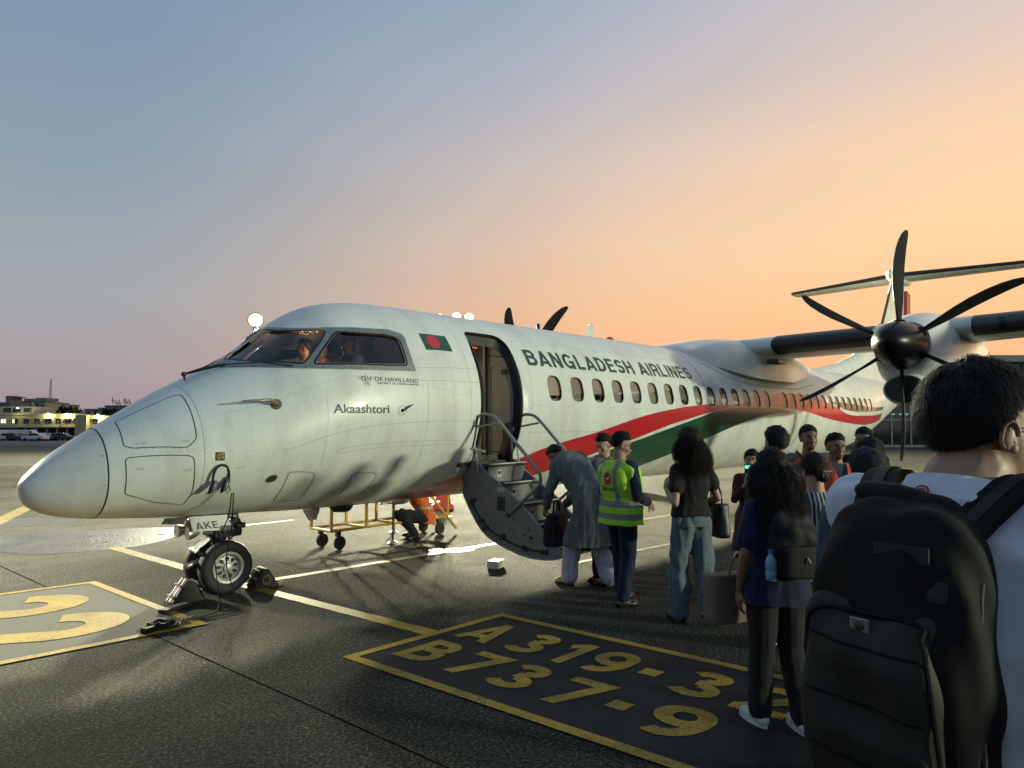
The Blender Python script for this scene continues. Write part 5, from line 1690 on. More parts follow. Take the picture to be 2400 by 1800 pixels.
# wing-to-fuselage fairing
fsec = []
for x, hw, zt_, zs in ((10.75, 0.45, 3.27, 3.1), (11.1, 0.62, 3.40, 3.08), (11.6, 0.92, 3.50, 2.98), (12.4, 1.16, 3.64, 2.84), (13.1, 1.30, 3.70, 2.76), (14.0, 1.35, 3.73, 2.72), (15.2, 1.30, 3.69, 2.74), (16.2, 1.12, 3.58, 2.86), (17.2, 0.90, 3.50, 3.0), (18.4, 0.55, 3.40, 3.2), (19.4, 0.25, 3.36, 3.3)):
    ring_ = []
    for k in range(25):
        a = math.pi * k / 24
        c_, s_ = math.cos(a), math.sin(a)
        ring_.append((x, -hw * math.copysign(abs(c_) ** 0.7, c_), zs + (zt_ - zs) * abs(s_) ** 0.62))
    fsec.append(ring_)
pmb(loft(fsec, False), 'wing_fairing', M_white_paint, ang=60)
skin_line('fairing_seam', D2([(11.2, 44), (11.9, 58), (12.8, 64.5), (14, 66.5), (15.5, 66), (17, 58)]), 0.012, M_gap, 0.004)
for y in (-1.56, 1.56):
    b = MB(); b.box((13.5, y, WZ - 0.30), (0.5, 0.26, 0.10)); pmb(b, 'wing_root_intake', M_ink, bevel=0.02)

M_spin = mat('black_spinner', (0.005, 0.005, 0.006), 0.32, spec=0.2)
M_blade = mat('propeller_blade', (0.008, 0.008, 0.009), 0.75, var=0.25, vscale=5, spec=0.2)
M_bladeedge = mat('blade_edge', (0.20, 0.18, 0.14), 0.45, 0.3)
HZ, HX = 3.12, 11.84


def blade():
    """scimitar blade along +Z, feathered: chord mostly along X; edge strip separately"""
    rs = [0.20, 0.34, 0.5, 0.75, 1.0, 1.25, 1.5, 1.72, 1.88, 1.98, 2.055]
    ch = [0.11, 0.13, 0.19, 0.27, 0.305, 0.305, 0.29, 0.255, 0.21, 0.16, 0.07]
    th = [0.10, 0.09, 0.062, 0.042, 0.033, 0.028, 0.023, 0.019, 0.015, 0.011, 0.006]
    sw = [0.0, 0.0, -0.01, -0.02, -0.02, -0.005, 0.035, 0.09, 0.15, 0.20, 0.245]
    tw = [88, 84, 78, 73, 70, 67, 65, 63, 62, 61.5, 61]
    af = airfoil(8, 0.5); secs = []; edge = []
    for r, c, t, s, w in zip(rs, ch, th, sw, tw):
        a = R(w); ring_ = []
        for x, y in af:
            u = (x - 0.4) * c + s; v = y * t * 2.0
            ring_.append((u * math.sin(a) + v * math.cos(a), -u * math.cos(a) + v * math.sin(a), r))
        secs.append(ring_)
    return secs


def propeller(hx, y, phase, name='propeller'):
    pr = empty(name, (0, 0, 0), parent=plane)
    b = MB(); b.lathe([(0.001, -0.92), (0.09, -0.90), (0.18, -0.82), (0.27, -0.68), (0.335, -0.50), (0.38, -0.28), (0.405, -0.05), (0.41, 0.14), (0.40, 0.22)], (hx, y, HZ), 'X', 40); pmb(b, 'spinner', M_spin, pr, ang=50)
    for k in range(6):
        a = R(phase + 60 * k)
        rot = Matrix.Rotation(a, 4, 'X')
        b = loft(blade()); b.xf(Matrix.Translation((hx, y, HZ)) @ rot); bl_ = pmb(b, 'blade', M_blade, pr, ang=60)
        secs = blade(); eb = MB(); k0 = len(secs[0]) // 2
        eb.tube([secs[i][k0] for i in range(3, len(secs))], 0.006, 6); eb.xf(Matrix.Translation((hx, y, HZ)) @ rot); pmb(eb, 'leading_edge', M_bladeedge, bl_)
        b = MB(); b.lathe([(0.12, 0.33), (0.105, 0.40), (0.085, 0.43)], n=18); b.xf(Matrix.Translation((hx, y, HZ)) @ rot); pmb(b, 'blade_cuff', M_spin, bl_)
    return pr


def nacelle(y):
    nc = empty('engine_nacelle', (0, 0, 0), parent=plane)
    secs = []
    for x, hw, zt_, zb_ in ((12.05, 0.43, 3.54, 2.66), (12.25, 0.52, 3.63, 2.50), (12.6, 0.60, 3.72, 2.36), (13.1, 0.66, 3.82, 2.26), (14.0, 0.70, 3.90, 2.20), (15.2, 0.70, 3.86, 2.25), (16.6, 0.62, 3.70, 2.40), (18.0, 0.42, 3.45, 2.75), (19.0, 0.12, 3.2, 3.0)):
        ring_ = []
        m_ = (zt_ + zb_) / 2; h_ = (zt_ - zb_) / 2
        for k in range(32):
            a = 2 * math.pi * k / 32; c_, s_ = math.cos(a), math.sin(a)
            ring_.append((x, y + hw * math.copysign(abs(c_) ** 0.82, c_), m_ + h_ * math.copysign(abs(s_) ** 0.82, s_)))
        secs.append(ring_)
    pmb(loft(secs), 'cowling', M_white_paint, nc, ang=60)
    # chin intake
    si = []
    for x, hw, zc_, hh in ((12.02, 0.315, 2.34, 0.235), (12.0, 0.335, 2.34, 0.255), (12.1, 0.375, 2.34, 0.29), (12.6, 0.43, 2.38, 0.32), (13.6, 0.45, 2.46, 0.32), (14.6, 0.3, 2.55, 0.2)):
        si.append([(x, y + hw * math.cos(2 * math.pi * k / 28), zc_ + hh * math.sin(2 * math.pi * k / 28)) for k in range(28)])
    pmb(loft(si, False), 'intake_lip', M_white_paint, nc, ang=60)
    sj = [[(x, y + hw * math.cos(2 * math.pi * k / 28), 2.34 + hh * math.sin(2 * math.pi * k / 28)) for k in range(28)] for x, hw, hh in ((12.015, 0.318, 0.238), (12.3, 0.29, 0.21), (12.6, 0.26, 0.19))]
    pmb(loft(sj), 'intake_duct', M_ink, nc, ang=60)
    for x in (12.6, 13.6):
        pass
    b = MB(); b.prism([(12.95, 3.28), (13.03, 3.34), (13.03, 3.22)], 0.01, 'XZ', y - 0.705); pmb(b, 'arrow_mark', M_ink, nc)
    b = MB(); b.tube([(13.2, y - 0.69, 3.3), (13.9, y - 0.705, 3.3)], 0.006, 6); pmb(b, 'cowl_seam', M_gap, nc)
    # main gear leg
    b = MB(); b.tube([(15.7, y, 2.5), (15.75, y, 0.45)], 0.11, 12); b.tube([(15.75, y - 0.25, 0.43), (15.75, y + 0.25, 0.43)], 0.06, 10); b.bar((16.6, y, 2.5), (15.75, y, 1.2), 0.08); leg = pmb(b, 'main_gear_leg', M_gear, nc)
    for s in (-0.26, 0.26):
        b = MB(); b.lathe([(0.2, -0.1), (0.36, -0.13), (0.42, -0.08), (0.43, 0.0), (0.42, 0.08), (0.36, 0.13), (0.2, 0.1)], (15.75, y + s, 0.42), 'Y', 32); tw_ = pmb(b, 'tyre', M_tyre, leg)
        b = MB(); b.lathe([(0.21, -0.09), (0.19, -0.05), (0.05, -0.07), (0.001, -0.08)], (15.75, y + s, 0.42), 'Y', 24); pmb(b, 'rim', M_hub, tw_)
    return nc


for y, ph in ((-4.4, 0.0), (4.4, -27.0)):
    nacelle(y)
    propeller(HX, y, ph)

# dorsal fillet sweeping up into the fin
ds = []
for x, z, hw in ((18.8, 3.33, 0.10), (20.5, 3.46, 0.16), (22.5, 3.75, 0.2), (24.3, 4.15, 0.22), (26.0, 4.75, 0.24), (27.6, 5.6, 0.24)):
    ds.append([(x, -hw * 1.8, 3.1), (x, -hw, z - 0.12 - 0.2 * (z - 3.3)), (x, -hw * 0.5, z - 0.03), (x, 0, z), (x, hw * 0.5, z - 0.03), (x, hw, z - 0.12 - 0.2 * (z - 3.3)), (x, hw * 1.8, 3.1)])
pmb(loft(ds), 'dorsal_fin', M_white_paint, ang=60)
# fin and T-tail
fin = []
for z, x0, c, t in ((3.2, 24.4, 5.6, 0.30), (4.0, 25.8, 4.5, 0.32), (5.0, 27.2, 3.5, 0.30), (6.5, 28.6, 2.7, 0.27), (7.75, 29.6, 2.1, 0.23)):
    fin.append([(x0 + c * a, h * t * 1.6 * 1.9, z) for a, h in AF])
fn_ = pmb(loft(fin), 'tail_fin', M_white_paint, ang=50)
fb = [[(x0 + c * a - 0.008, h * t * 1.6 * 1.95, z) for a, h in AF if a < 0.10] for z, x0, c, t in ((5.0, 27.2, 3.5, 0.30), (6.5, 28.6, 2.7, 0.27), (7.6, 29.5, 2.16, 0.235))]
n_ = len(fb[0]); pm('deicing_boot', [p for q in fb for p in q], [(i * n_ + k, i * n_ + k + 1, (i + 1) * n_ + k + 1, (i + 1) * n_ + k) for i in range(2) for k in range(n_ - 1)], M_black, fn_)
b = MB(); b.prism([(30.9, 4.4), (31.6, 4.4), (32.0, 7.3), (31.45, 7.4), (31.2, 6.0)], 0.24, 'XZ', -0.12); pmb(b, 'rudder', mat('red_rudder_paint', (0.33, 0.05, 0.03), 0.4), fn_)
b = MB(); b.lathe([(0.001, 29.25), (0.10, 29.3), (0.20, 29.5), (0.27, 29.9), (0.28, 30.6), (0.22, 31.6), (0.10, 32.3), (0.001, 32.5)], (0, 0, 7.85), 'X', 24); pmb(b, 'tail_bullet', M_white_paint, fn_, ang=60)
for s in (-1, 1):
    secs = [[(x0 + c * a, s * y, 7.86 + c * h * 0.8) for a, h in AF] for y, x0, c in ((0.1, 29.9, 2.05), (2.3, 30.4, 1.7), (4.63, 30.9, 1.35))]
    tp = pmb(loft(secs), 'tailplane', M_white_paint, ang=50)
    secs = [[(x0 + c * a - 0.006, s * y, 7.86 + c * h * 0.83) for a, h in AF if a < 0.10] for y, x0, c in ((0.3, 29.94, 2.02), (2.3, 30.4, 1.7), (4.6, 30.9, 1.35))]
    n_ = len(secs[0]); pm('deicing_boot', [p for q in secs for p in q], [(i * n_ + k, i * n_ + k + 1, (i + 1) * n_ + k + 1, (i + 1) * n_ + k) for i in range(2) for k in range(n_ - 1)], M_black, tp)

# antennas and probes
def blade_antenna(x, h, c, sweep, m, name='antenna'):
    z = float(fus_prof(np.array(x))[0]) - 0.02
    secs = [[(x + sweep * q + c * (1 - 0.45 * q) * a, hh * 0.12 * 0.5, z + h * q) for a, hh in airfoil(8, 0.3)] for q in (0, 0.5, 1.0)]
    pmb(loft(secs), name, m, ang=50)


blade_antenna(8.55, 0.30, 0.26, 0.16, M_white_paint)
b = MB(); b.tube([(7.25, 0, 3.36), (7.25, 0, 3.46)], 0.035, 10); b.ellipsoid((7.25, 0, 3.46), (0.035, 0.035, 0.04), 10, 6); pmb(b, 'antenna', M_black)
b = MB(); b.lathe([(0.09, 0.0), (0.09, 0.03), (0.07, 0.07), (0.035, 0.095), (0.001, 0.1)], (9.35, 0, 3.355), 'Z', 18); pmb(b, 'beacon', mat('red_beacon', (0.55, 0.02, 0.015), 0.2, emit=(1.0, 0.08, 0.04), estr=0.03))
# pitot probe
p0 = Vector(S(np.array(1.95), np.array(R(68.6)))); n0 = Vector(SN(np.array(1.95), np.array(R(68.6))))
b = MB(); q = n0.to_track_quat('Z', 'Y').to_matrix().to_4x4(); b.lathe([(0.001, 0.012), (0.05, 0.012), (0.058, 0.004), (0.058, -0.01)], n=20); b.xf(Matrix.Translation(p0) @ q)
b.tube([p0 + n0 * 0.01, p0 + n0 * 0.07 + Vector((-0.07, 0, 0.012)), p0 + n0 * 0.085 + Vector((-0.20, 0.02, 0.0)), p0 + n0 * 0.085 + Vector((-0.34, 0.05, -0.01))], [0.03, 0.018, 0.013, 0.007], 10)
pmb(b, 'pitot_probe', mat('pitot_metal', (0.26, 0.20, 0.15), 0.35, 0.7))
# airflow vane
p0 = Vector(S(np.array(3.366), np.array(R(94)))); n0 = Vector(SN(np.array(3.366), np.array(R(94))))
b = MB(); b.ellipsoid(p0, (0.022, 0.022, 0.022), 10, 8); b.tube([p0 + n0 * 0.03, p0 + n0 * 0.04 + Vector((0.06, 0, 0.04)), p0 + n0 * 0.04 + Vector((0.13, 0, 0.075))], [0.007, 0.009, 0.004], 8); pmb(b, 'angle_vane', M_ink)
skin_line('vane_plate', [(3.366 + 0.055 * math.cos(a), R(94) + 0.043 * math.sin(a)) for a in np.linspace(0, 6.28, 21)[:-1]], 0.004, M_ink, 0.002, closed=True)
# ------------------------------------------------------------------ chocks, headset, cable, trolley, barrier, box
M_chock = mat('chock_rubber', (0.022, 0.021, 0.018), 0.7, var=0.3, vscale=14)
M_chockw = mat('chock_reflective', (0.55, 0.52, 0.40), 0.4)
M_chockr = mat('chock_red_band', (0.075, 0.040, 0.034), 0.6)


def chock(loc, rz, label, ribs=True, red=False):
    r = empty('wheel_chock', loc, rz); r.scale = (0.86, 0.86, 0.9); tag(r, label, 'chock', 'chocks at the nose wheel')
    prof = rpoly([(-0.16, 0.0), (0.19, 0.0), (0.03, 0.235), (-0.04, 0.235)], 0.025, 3)
    MB().prism(prof, 0.24, 'XZ', -0.12).build('body', M_chock, r, bevel=0.006, ang=35)
    for k in range(9):
        t = (k + 0.7) / 10
        a = Vector((-0.165 + 0.10 * t, 0, 0.02 + 0.22 * t))
        MB().bar(a + Vector((-0.006, -0.121, 0)), a + Vector((-0.006, 0.121, 0)), 0.016, 0.013).build('rib', M_chock if not (4 <= k <= 4) else M_chockw, r, bevel=0.003)
    for s in ((-1, 1) if not red else ()):
        MB().lathe([(0.035, s * 0.125), (0.05, s * 0.127), (0.064, s * 0.125)], (0.01, 0, 0.10), 'Y', 24).build('ring_mark', mat('chock_yellow', (0.16, 0.12, 0.045), 0.6), r)
        MB().lathe([(0.001, s * 0.126), (0.02, s * 0.126)], (0.01, 0, 0.10), 'Y', 16).build('bore', M_dark, r)
        for (x, z) in ((0.0, 0.205), (0.13, 0.035), (-0.11, 0.035)):
            MB().lathe([(0.001, s * 0.124), (0.016, s * 0.124)], (x, 0, z), 'Y', 10).build('bore', M_dark, r)
    if red:
        for k in (0.25, 0.7):
            a = Vector((0.2 - 0.18 * k, 0, 0.25 * k)); MB().bar(a + Vector((0.012, -0.121, 0.01)), a + Vector((0.012, 0.121, 0.01)), 0.05, 0.012).build('red_band', M_chockr, r)
        for yy in (-0.06, 0.05):
            MB().bar((0.205, yy, 0.02), (0.035, yy, 0.252), 0.03, 0.012).build('red_band', M_chockr, r)
    else:
        MB().tube([(0.19, -0.05, 0.03), (0.25, -0.06, 0.04), (0.27, -0.02, 0.012)], [0.012, 0.014, 0.012], 8).build('rope_end', M_chockw, r)
    return r


chock((2.25, -0.20, 0.004), R(-4), 'ribbed black chock with ring mark behind the nose wheel')
chock((1.42, -0.24, 0.004), R(176), 'dark chock with red bands in front of the nose wheel', red=True)
MB().box((0, 0, 0.02), (0.34, 0.10, 0.035)).build('chock_board', M_chock, None, bevel=0.008)
bo = bpy.data.objects['chock_board']; bo.location = (1.20, -0.52, 0.004); bo.rotation_euler = (0, 0, 0.5)
tag(bo, 'flat dark board lying before the red-banded chock', 'board')

# headset hanging on the nose
hs = empty('headset', (1.425, -0.945, 1.345)); hs.scale = (0.82, 0.6, 0.82); tag(hs, 'black ground crew headset hanging on the side of the nose', 'headset')
M_hs = mat('headset_plastic', (0.010, 0.010, 0.012), 0.55, spec=0.3)
M_hsg = mat('headset_cup_grey', (0.10, 0.12, 0.13), 0.35)
band_ = [(-0.095, 0.0, -0.12), (-0.10, -0.03, -0.02), (-0.065, -0.05, 0.06), (0.0, -0.055, 0.085), (0.06, -0.05, 0.06), (0.09, -0.03, -0.02), (0.085, -0.01, -0.12)]
MB().tube(fillet(band_, 0.05), [(0.009, 0.016)] * len(fillet(band_, 0.05)), 8).build('headband', M_hs, hs, ang=60)
for x, s in ((-0.085, 1), (0.055, 1)):
    cpt = MB(); cpt.ellipsoid((x, -0.02, -0.17), (0.035, 0.045, 0.075), 14, 10, Matrix.Rotation(0.35, 3, 'Y')); c1_ = cpt.build('ear_cup', M_hsg, hs, ang=60)
    cpt = MB(); cpt.ellipsoid((x - 0.03, -0.02, -0.175), (0.018, 0.05, 0.085), 14, 10, Matrix.Rotation(0.35, 3, 'Y')); cpt.build('cushion', M_hs, c1_, ang=60)
MB().tube([(0.075, -0.03, -0.12), (0.10, -0.05, -0.22), (0.05, -0.06, -0.26)], 0.006, 6).build('microphone_boom', M_hs, hs)
MB().box((0.075, -0.01, -0.10), (0.06, 0.03, 0.07)).build('jack_box', M_hs, hs, bevel=0.006)

cab = empty('headset_cable', (0.95, -1.08, 0.0)); tag(cab, 'black cable hanging from the headset and coiled on the ground', 'cable')
def cabp(pts): return [Vector(p) - Vector((0.95, -1.08, 0)) for p in pts]
MB().tube(fillet(cabp([(1.50, -1.02, 1.14), (1.50, -0.98, 0.9), (1.43, -0.80, 0.60), (1.47, -0.86, 0.2), (1.46, -0.92, 0.012), (1.30, -1.00, 0.012), (1.05, -1.02, 0.02)]), 0.12, 6), 0.0055, 6).build('drop', M_hs, cab)
MB().tube(fillet(cabp([(1.52, -1.02, 1.14), (1.545, -0.95, 0.8), (1.53, -0.85, 0.45), (1.60, -0.98, 0.10), (1.60, -1.06, 0.012), (1.40, -1.10, 0.012), (1.15, -1.06, 0.015)]), 0.12, 6), 0.0055, 6).build('drop', M_hs, cab)
coil = []
for k in range(200):
    t = k / 200; a = t * 2 * math.pi * 24
    base = Vector((0.35 - 0.6 * t, 0.12 * math.sin(t * 7), 0.03)); coil.append(base + Vector((0.008 * math.sin(a), 0.013 * math.cos(a), -0.012 + 0.013 * math.sin(a))))
MB().tube(coil, 0.0032, 5).build('spiral_cord', M_hs, cab)
lo_ = []
for k in range(150):
    t = k / 150; a = t * 2 * math.pi * 5
    lo_.append(Vector((-0.08 + (0.10 + 0.03 * math.sin(3 * a)) * math.cos(a), -0.02 + 0.07 * math.sin(a), 0.02 + 0.05 * t + 0.01 * math.sin(5 * a))))
MB().tube(lo_, 0.0065, 6).build('coil', M_hs, cab)
MB().box((-0.20, -0.07, 0.03), (0.13, 0.07, 0.05), Matrix.Rotation(0.4, 3, 'Z')).build('plug', M_hs, cab, bevel=0.012)

# yellow maintenance trolley under the belly
M_ty = mat('trolley_yellow', (0.42, 0.25, 0.03), 0.5, var=0.2, vscale=6)
tr = empty('maintenance_trolley', (4.0, 1.2, 0), 0.03); tag(tr, 'yellow tubular maintenance steps on wheels beyond the nose gear', 'trolley')
LT, WT, ZB = 2.3, 0.52, 0.29
for a, b_ in (((0, 0), (LT, 0)), ((0, WT), (LT, WT)), ((0, 0), (0, WT)), ((0.6, 0), (0.6, WT)), ((1.2, 0), (1.2, WT)), ((LT, 0), (LT, WT))):
    MB().tube([(a[0], a[1], ZB), (b_[0], b_[1], ZB)], 0.022, 8).build('base_rail', M_ty, tr)
for x, y in ((0, 0), (0, WT), (0.62, 0), (0.62, WT), (1.2, WT), (1.75, 0), (LT, 0), (LT, WT)):
    MB().bar((x, y, ZB), (x, y, 1.55), 0.035).build('upright', M_ty, tr)
for y in (0, WT):
    MB().tube([(0, y, 1.55), (LT, y, 1.55)], 0.02, 8).build('top_rail', M_ty, tr)
    MB().bar((1.1, y, 1.5), (2.5, y, 0.08), 0.035).build('stair_stringer', M_ty, tr)
for k in range(5):
    t = (k + 0.5) / 5.2
    MB().box((1.1 + 1.4 * t, WT / 2, 1.5 - 1.42 * t), (0.2, WT, 0.025)).build('step', M_ty, tr)
MB().box((0.55, WT / 2, 1.57), (1.1, WT, 0.03)).build('platform', M_ty, tr)
for x, y in ((0.16, 0.06), (0.14, WT - 0.04), (LT - 0.15, 0.06), (LT - 0.15, WT - 0.04)):
    c = MB().box((x, y, 0.24), (0.07, 0.06, 0.10)).build('caster_fork', M_dark, tr, bevel=0.008)
    MB().lathe([(0.02, -0.028), (0.085, -0.028), (0.098, -0.015), (0.098, 0.015), (0.085, 0.028), (0.02, 0.028)], (x + 0.03, y, 0.098), 'Y', 20).build('caster_wheel', M_tyre, c)
for x, y in ((1.05, -0.1), (1.75, 0.75)):
    j = MB().tube([(x, y, 0.03), (x, y, 1.1)], 0.016, 8).build('jack_leg', M_dark, tr)
    MB().lathe([(0.08, 0.0), (0.08, 0.012), (0.02, 0.05)], (x, y, 0.002), 'Z', 16).build('foot_plate', M_alu, j)
    MB().bar((x, y, 0.62), (x, 0.0 if y < 0.3 else WT, 0.62), 0.025).build('bracket', M_ty, j)

# red plastic barrier and the small white box
brp = at(15.4, (1040 - 1200) / FPX * 15.4)
br = empty('barrier', (brp.x, brp.y, 0), ROTV + 0.1); tag(br, 'red plastic barrier standing behind the crouching worker', 'barrier')
M_br = mat('barrier_red', (0.52, 0.05, 0.06), 0.5, var=0.1)
MB().prism(rpoly([(-0.24, 0), (0.24, 0), (0.24, 0.10), (0.17, 0.14), (0.12, 0.62), (-0.12, 0.62), (-0.17, 0.14), (-0.24, 0.10)], 0.02, 2), 0.34, 'XZ', -0.17).build('body', M_br, br, bevel=0.012, ang=40)
MB().box((0, -0.175, 0.44), (0.2, 0.012, 0.10)).build('reflective_band', M_chockw, br)
wb_ = empty('paper_box', (4.80, -1.36, 0.004), 0.35); tag(wb_, 'small white paper box left on the apron by the airstair', 'box')
M_pb = mat('white_card', (0.60, 0.57, 0.50), 0.7, var=0.06)
MB().box((0, 0, 0.04), (0.20, 0.15, 0.08)).build('tray', M_pb, wb_, bevel=0.003)
MB().box((0, 0, 0.087), (0.206, 0.156, 0.012)).build('lid', M_pb, wb_, bevel=0.002)
# ------------------------------------------------------------------ people
def remesh(mb, vox, it, name, m, parent, disp=None, mats=None, keep=True):
    """fuse the pieces of mb into one smooth surface"""
    me = bpy.data.meshes.new(name)
    me.from_pydata([tuple(v) for v in mb.v], [], mb.f); me.update()
    bm = bmesh.new(); bm.from_mesh(me); bmesh.ops.recalc_face_normals(bm, faces=bm.faces); bm.to_mesh(me); bm.free()
    o = bpy.data.objects.new(name, me); COL.objects.link(o)
    md = o.modifiers.new('r', 'REMESH'); md.mode = 'VOXEL'; md.voxel_size = vox; md.use_smooth_shade = True
    if it:
        ms = o.modifiers.new('s', 'SMOOTH'); ms.factor = 0.5; ms.iterations = it
    dg = bpy.context.evaluated_depsgraph_get()
    nm = bpy.data.meshes.new_from_object(o.evaluated_get(dg))
    o.modifiers.clear(); o.data = nm; bpy.data.meshes.remove(me); nm.name = name
    nm.materials.clear()
    if m: nm.materials.append(m)
    n = len(nm.vertices)
    if disp:
        co = np.empty(n * 3); nm.vertices.foreach_get('co', co); co = co.reshape(-1, 3)
        no = np.empty(n * 3); nm.vertices.foreach_get('normal', no); no = no.reshape(-1, 3)
        co = co + no * disp(co)[:, None]
        nm.vertices.foreach_set('co', co.ravel()); nm.update()
    nm.polygons.foreach_set('use_smooth', [True] * len(nm.polygons))
    o.parent = parent
    return o


_ph = np.random.default_rng(3)
_K = [(_ph.normal(0, 1, 3), _ph.uniform(0, 6.28)) for _ in range(10)]


def folds(amp, fx=14.0, fz=5.0, seed=0.0, warp=0.35):
    """soft cloth folds: sum of warped waves"""
    def f(c):
        x = c * np.array([fx, fx, fz]); w = np.zeros_like(c[:, 0])
        for i, (k, p) in enumerate(_K[:5]): w += np.sin(x @ (k * 0.35) + p + seed * 1.7) * warp
        r = np.zeros_like(w)
        for i, (k, p) in enumerate(_K):
            r += np.sin(x @ (k * (0.55 + 0.16 * i)) + p + seed * (i + 1) + w * 3) / (1 + 0.35 * i)
        r = r / 3.2
        y = c * np.array([fx, fx, fz]) * 2.7; r2 = np.zeros_like(w)
        for i, (k, p) in enumerate(_K[:6]): r2 += np.sin(y @ (k * (0.6 + 0.2 * i)) + p * 2 + w * 4 + seed)
        return amp * (np.abs(r) * 1.7 - 0.5 + 0.16 * r2)
    return f


SKIN = mat('skin_brown', (0.27, 0.150, 0.095), 0.5, var=0.06, vscale=30, sss=0.12, bump=0.04, bscale=220)
SKIN_D = mat('skin_dark_brown', (0.19, 0.100, 0.062), 0.5, var=0.06, vscale=30, sss=0.1, bump=0.04, bscale=220)
SKIN_L = mat('skin_light_brown', (0.34, 0.205, 0.135), 0.5, var=0.06, vscale=30, sss=0.12, bump=0.04, bscale=220)
HAIR = mat('black_hair', (0.010, 0.0088, 0.008), 0.62, spec=0.22)
HAIRB = mat('dark_brown_hair', (0.018, 0.011, 0.0075), 0.6, spec=0.22)
M_eye = mat('eye_white', (0.28, 0.26, 0.24), 0.35)
M_iris = mat('eye_iris', (0.012, 0.009, 0.008), 0.15)
M_lip = mat('lip', (0.20, 0.075, 0.06), 0.5)
M_glass2 = mat('spectacle_frame', (0.012, 0.012, 0.013), 0.3)
M_lens = glassmat('spectacle_lens', (0.9, 0.9, 0.9), 0.03, 0.04)
M_shoe = mat('black_leather', (0.010, 0.010, 0.011), 0.35)


def cloth(name, col, rough=0.85, bump=0.25, bscale=260, var=0.10, sheen=0.1):
    return mat(name, col, rough, var=var, vscale=9, bump=bump, bscale=bscale, sheen=sheen, spec=0.25)


def ring_loft(mb, rings, n=20, p=0.9):
    """rings: (centre, x half-width, y half-depth, xdir, ydir); closed ends"""
    vs = []; fs = []
    for c, rx, ry, xd, yd in rings:
        for k in range(n):
            a = 2 * math.pi * k / n; ca, sa = math.cos(a), math.sin(a)
            vs.append(c + xd * (rx * math.copysign(abs(ca) ** p, ca)) + yd * (ry * math.copysign(abs(sa) ** p, sa)))
    m = len(rings)
    for i in range(m - 1):
        for k in range(n):
            k2 = (k + 1) % n; fs.append((i * n + k, i * n + k2, (i + 1) * n + k2, (i + 1) * n + k))
    fs += [tuple(range(n - 1, -1, -1)), tuple((m - 1) * n + k for k in range(n))]
    mb.add(vs, fs)


def limb(mb, pts, rad, n=12, seg=3):
    """smooth tapered limb with round ends"""
    P = [Vector(p) for p in pts]
    Q = []; r = []
    for i in range(len(P) - 1):
        for k in range(seg):
            t = k / seg; Q.append(P[i].lerp(P[i + 1], t)); r.append(rad[i] + (rad[i + 1] - rad[i]) * t)
    Q.append(P[-1]); r.append(rad[-1])
    mb.tube(Q, r, n)
    for p, q in ((P[0], rad[0]), (P[-1], rad[-1])): mb.ellipsoid(p, (q, q, q), 10, 8)
    for i in range(1, len(P) - 1): mb.ellipsoid(P[i], (rad[i] * 0.99,) * 3, 10, 8)


def hand(mb, wrist, dirv, normal, k=1.0, curl=0.5, side=1):
    """palm, four unequal fingers and a thumb leaving the side of the palm"""
    d = Vector(dirv).normalized(); nn = Vector(normal); nn = (nn - d * nn.dot(d)).normalized(); s = d.cross(nn) * side
    w = Vector(wrist)
    mat_ = Matrix((s, d, nn)).transposed()
    mb.ellipsoid(w + d * 0.048 * k, (0.040 * k, 0.055 * k, 0.017 * k), 12, 8, mat_)
    for i, (off, ln) in enumerate(((0.029, 0.068), (0.010, 0.077), (-0.010, 0.072), (-0.028, 0.057))):
        a = w + d * 0.085 * k + s * off * k
        p1 = a + (d * math.cos(curl * 0.6) + nn * math.sin(curl * 0.6)) * ln * 0.45 * k
        p2 = p1 + (d * math.cos(curl * 1.3) + nn * math.sin(curl * 1.3)) * ln * 0.33 * k
        p3 = p2 + (d * math.cos(curl * 1.9) + nn * math.sin(curl * 1.9)) * ln * 0.28 * k
        limb(mb, [a - d * 0.015 * k, p1, p2, p3], [0.0098 * k, 0.0093 * k, 0.0085 * k, 0.0075 * k], 7, 1)
    a = w + d * 0.025 * k + s * 0.030 * k
    limb(mb, [a, a + (s * 0.7 + d * 0.7 + nn * 0.25).normalized() * 0.042 * k, a + (s * 0.55 + d * 0.95 + nn * 0.5).normalized() * 0.075 * k], [0.013 * k, 0.011 * k, 0.0085 * k], 7, 1)


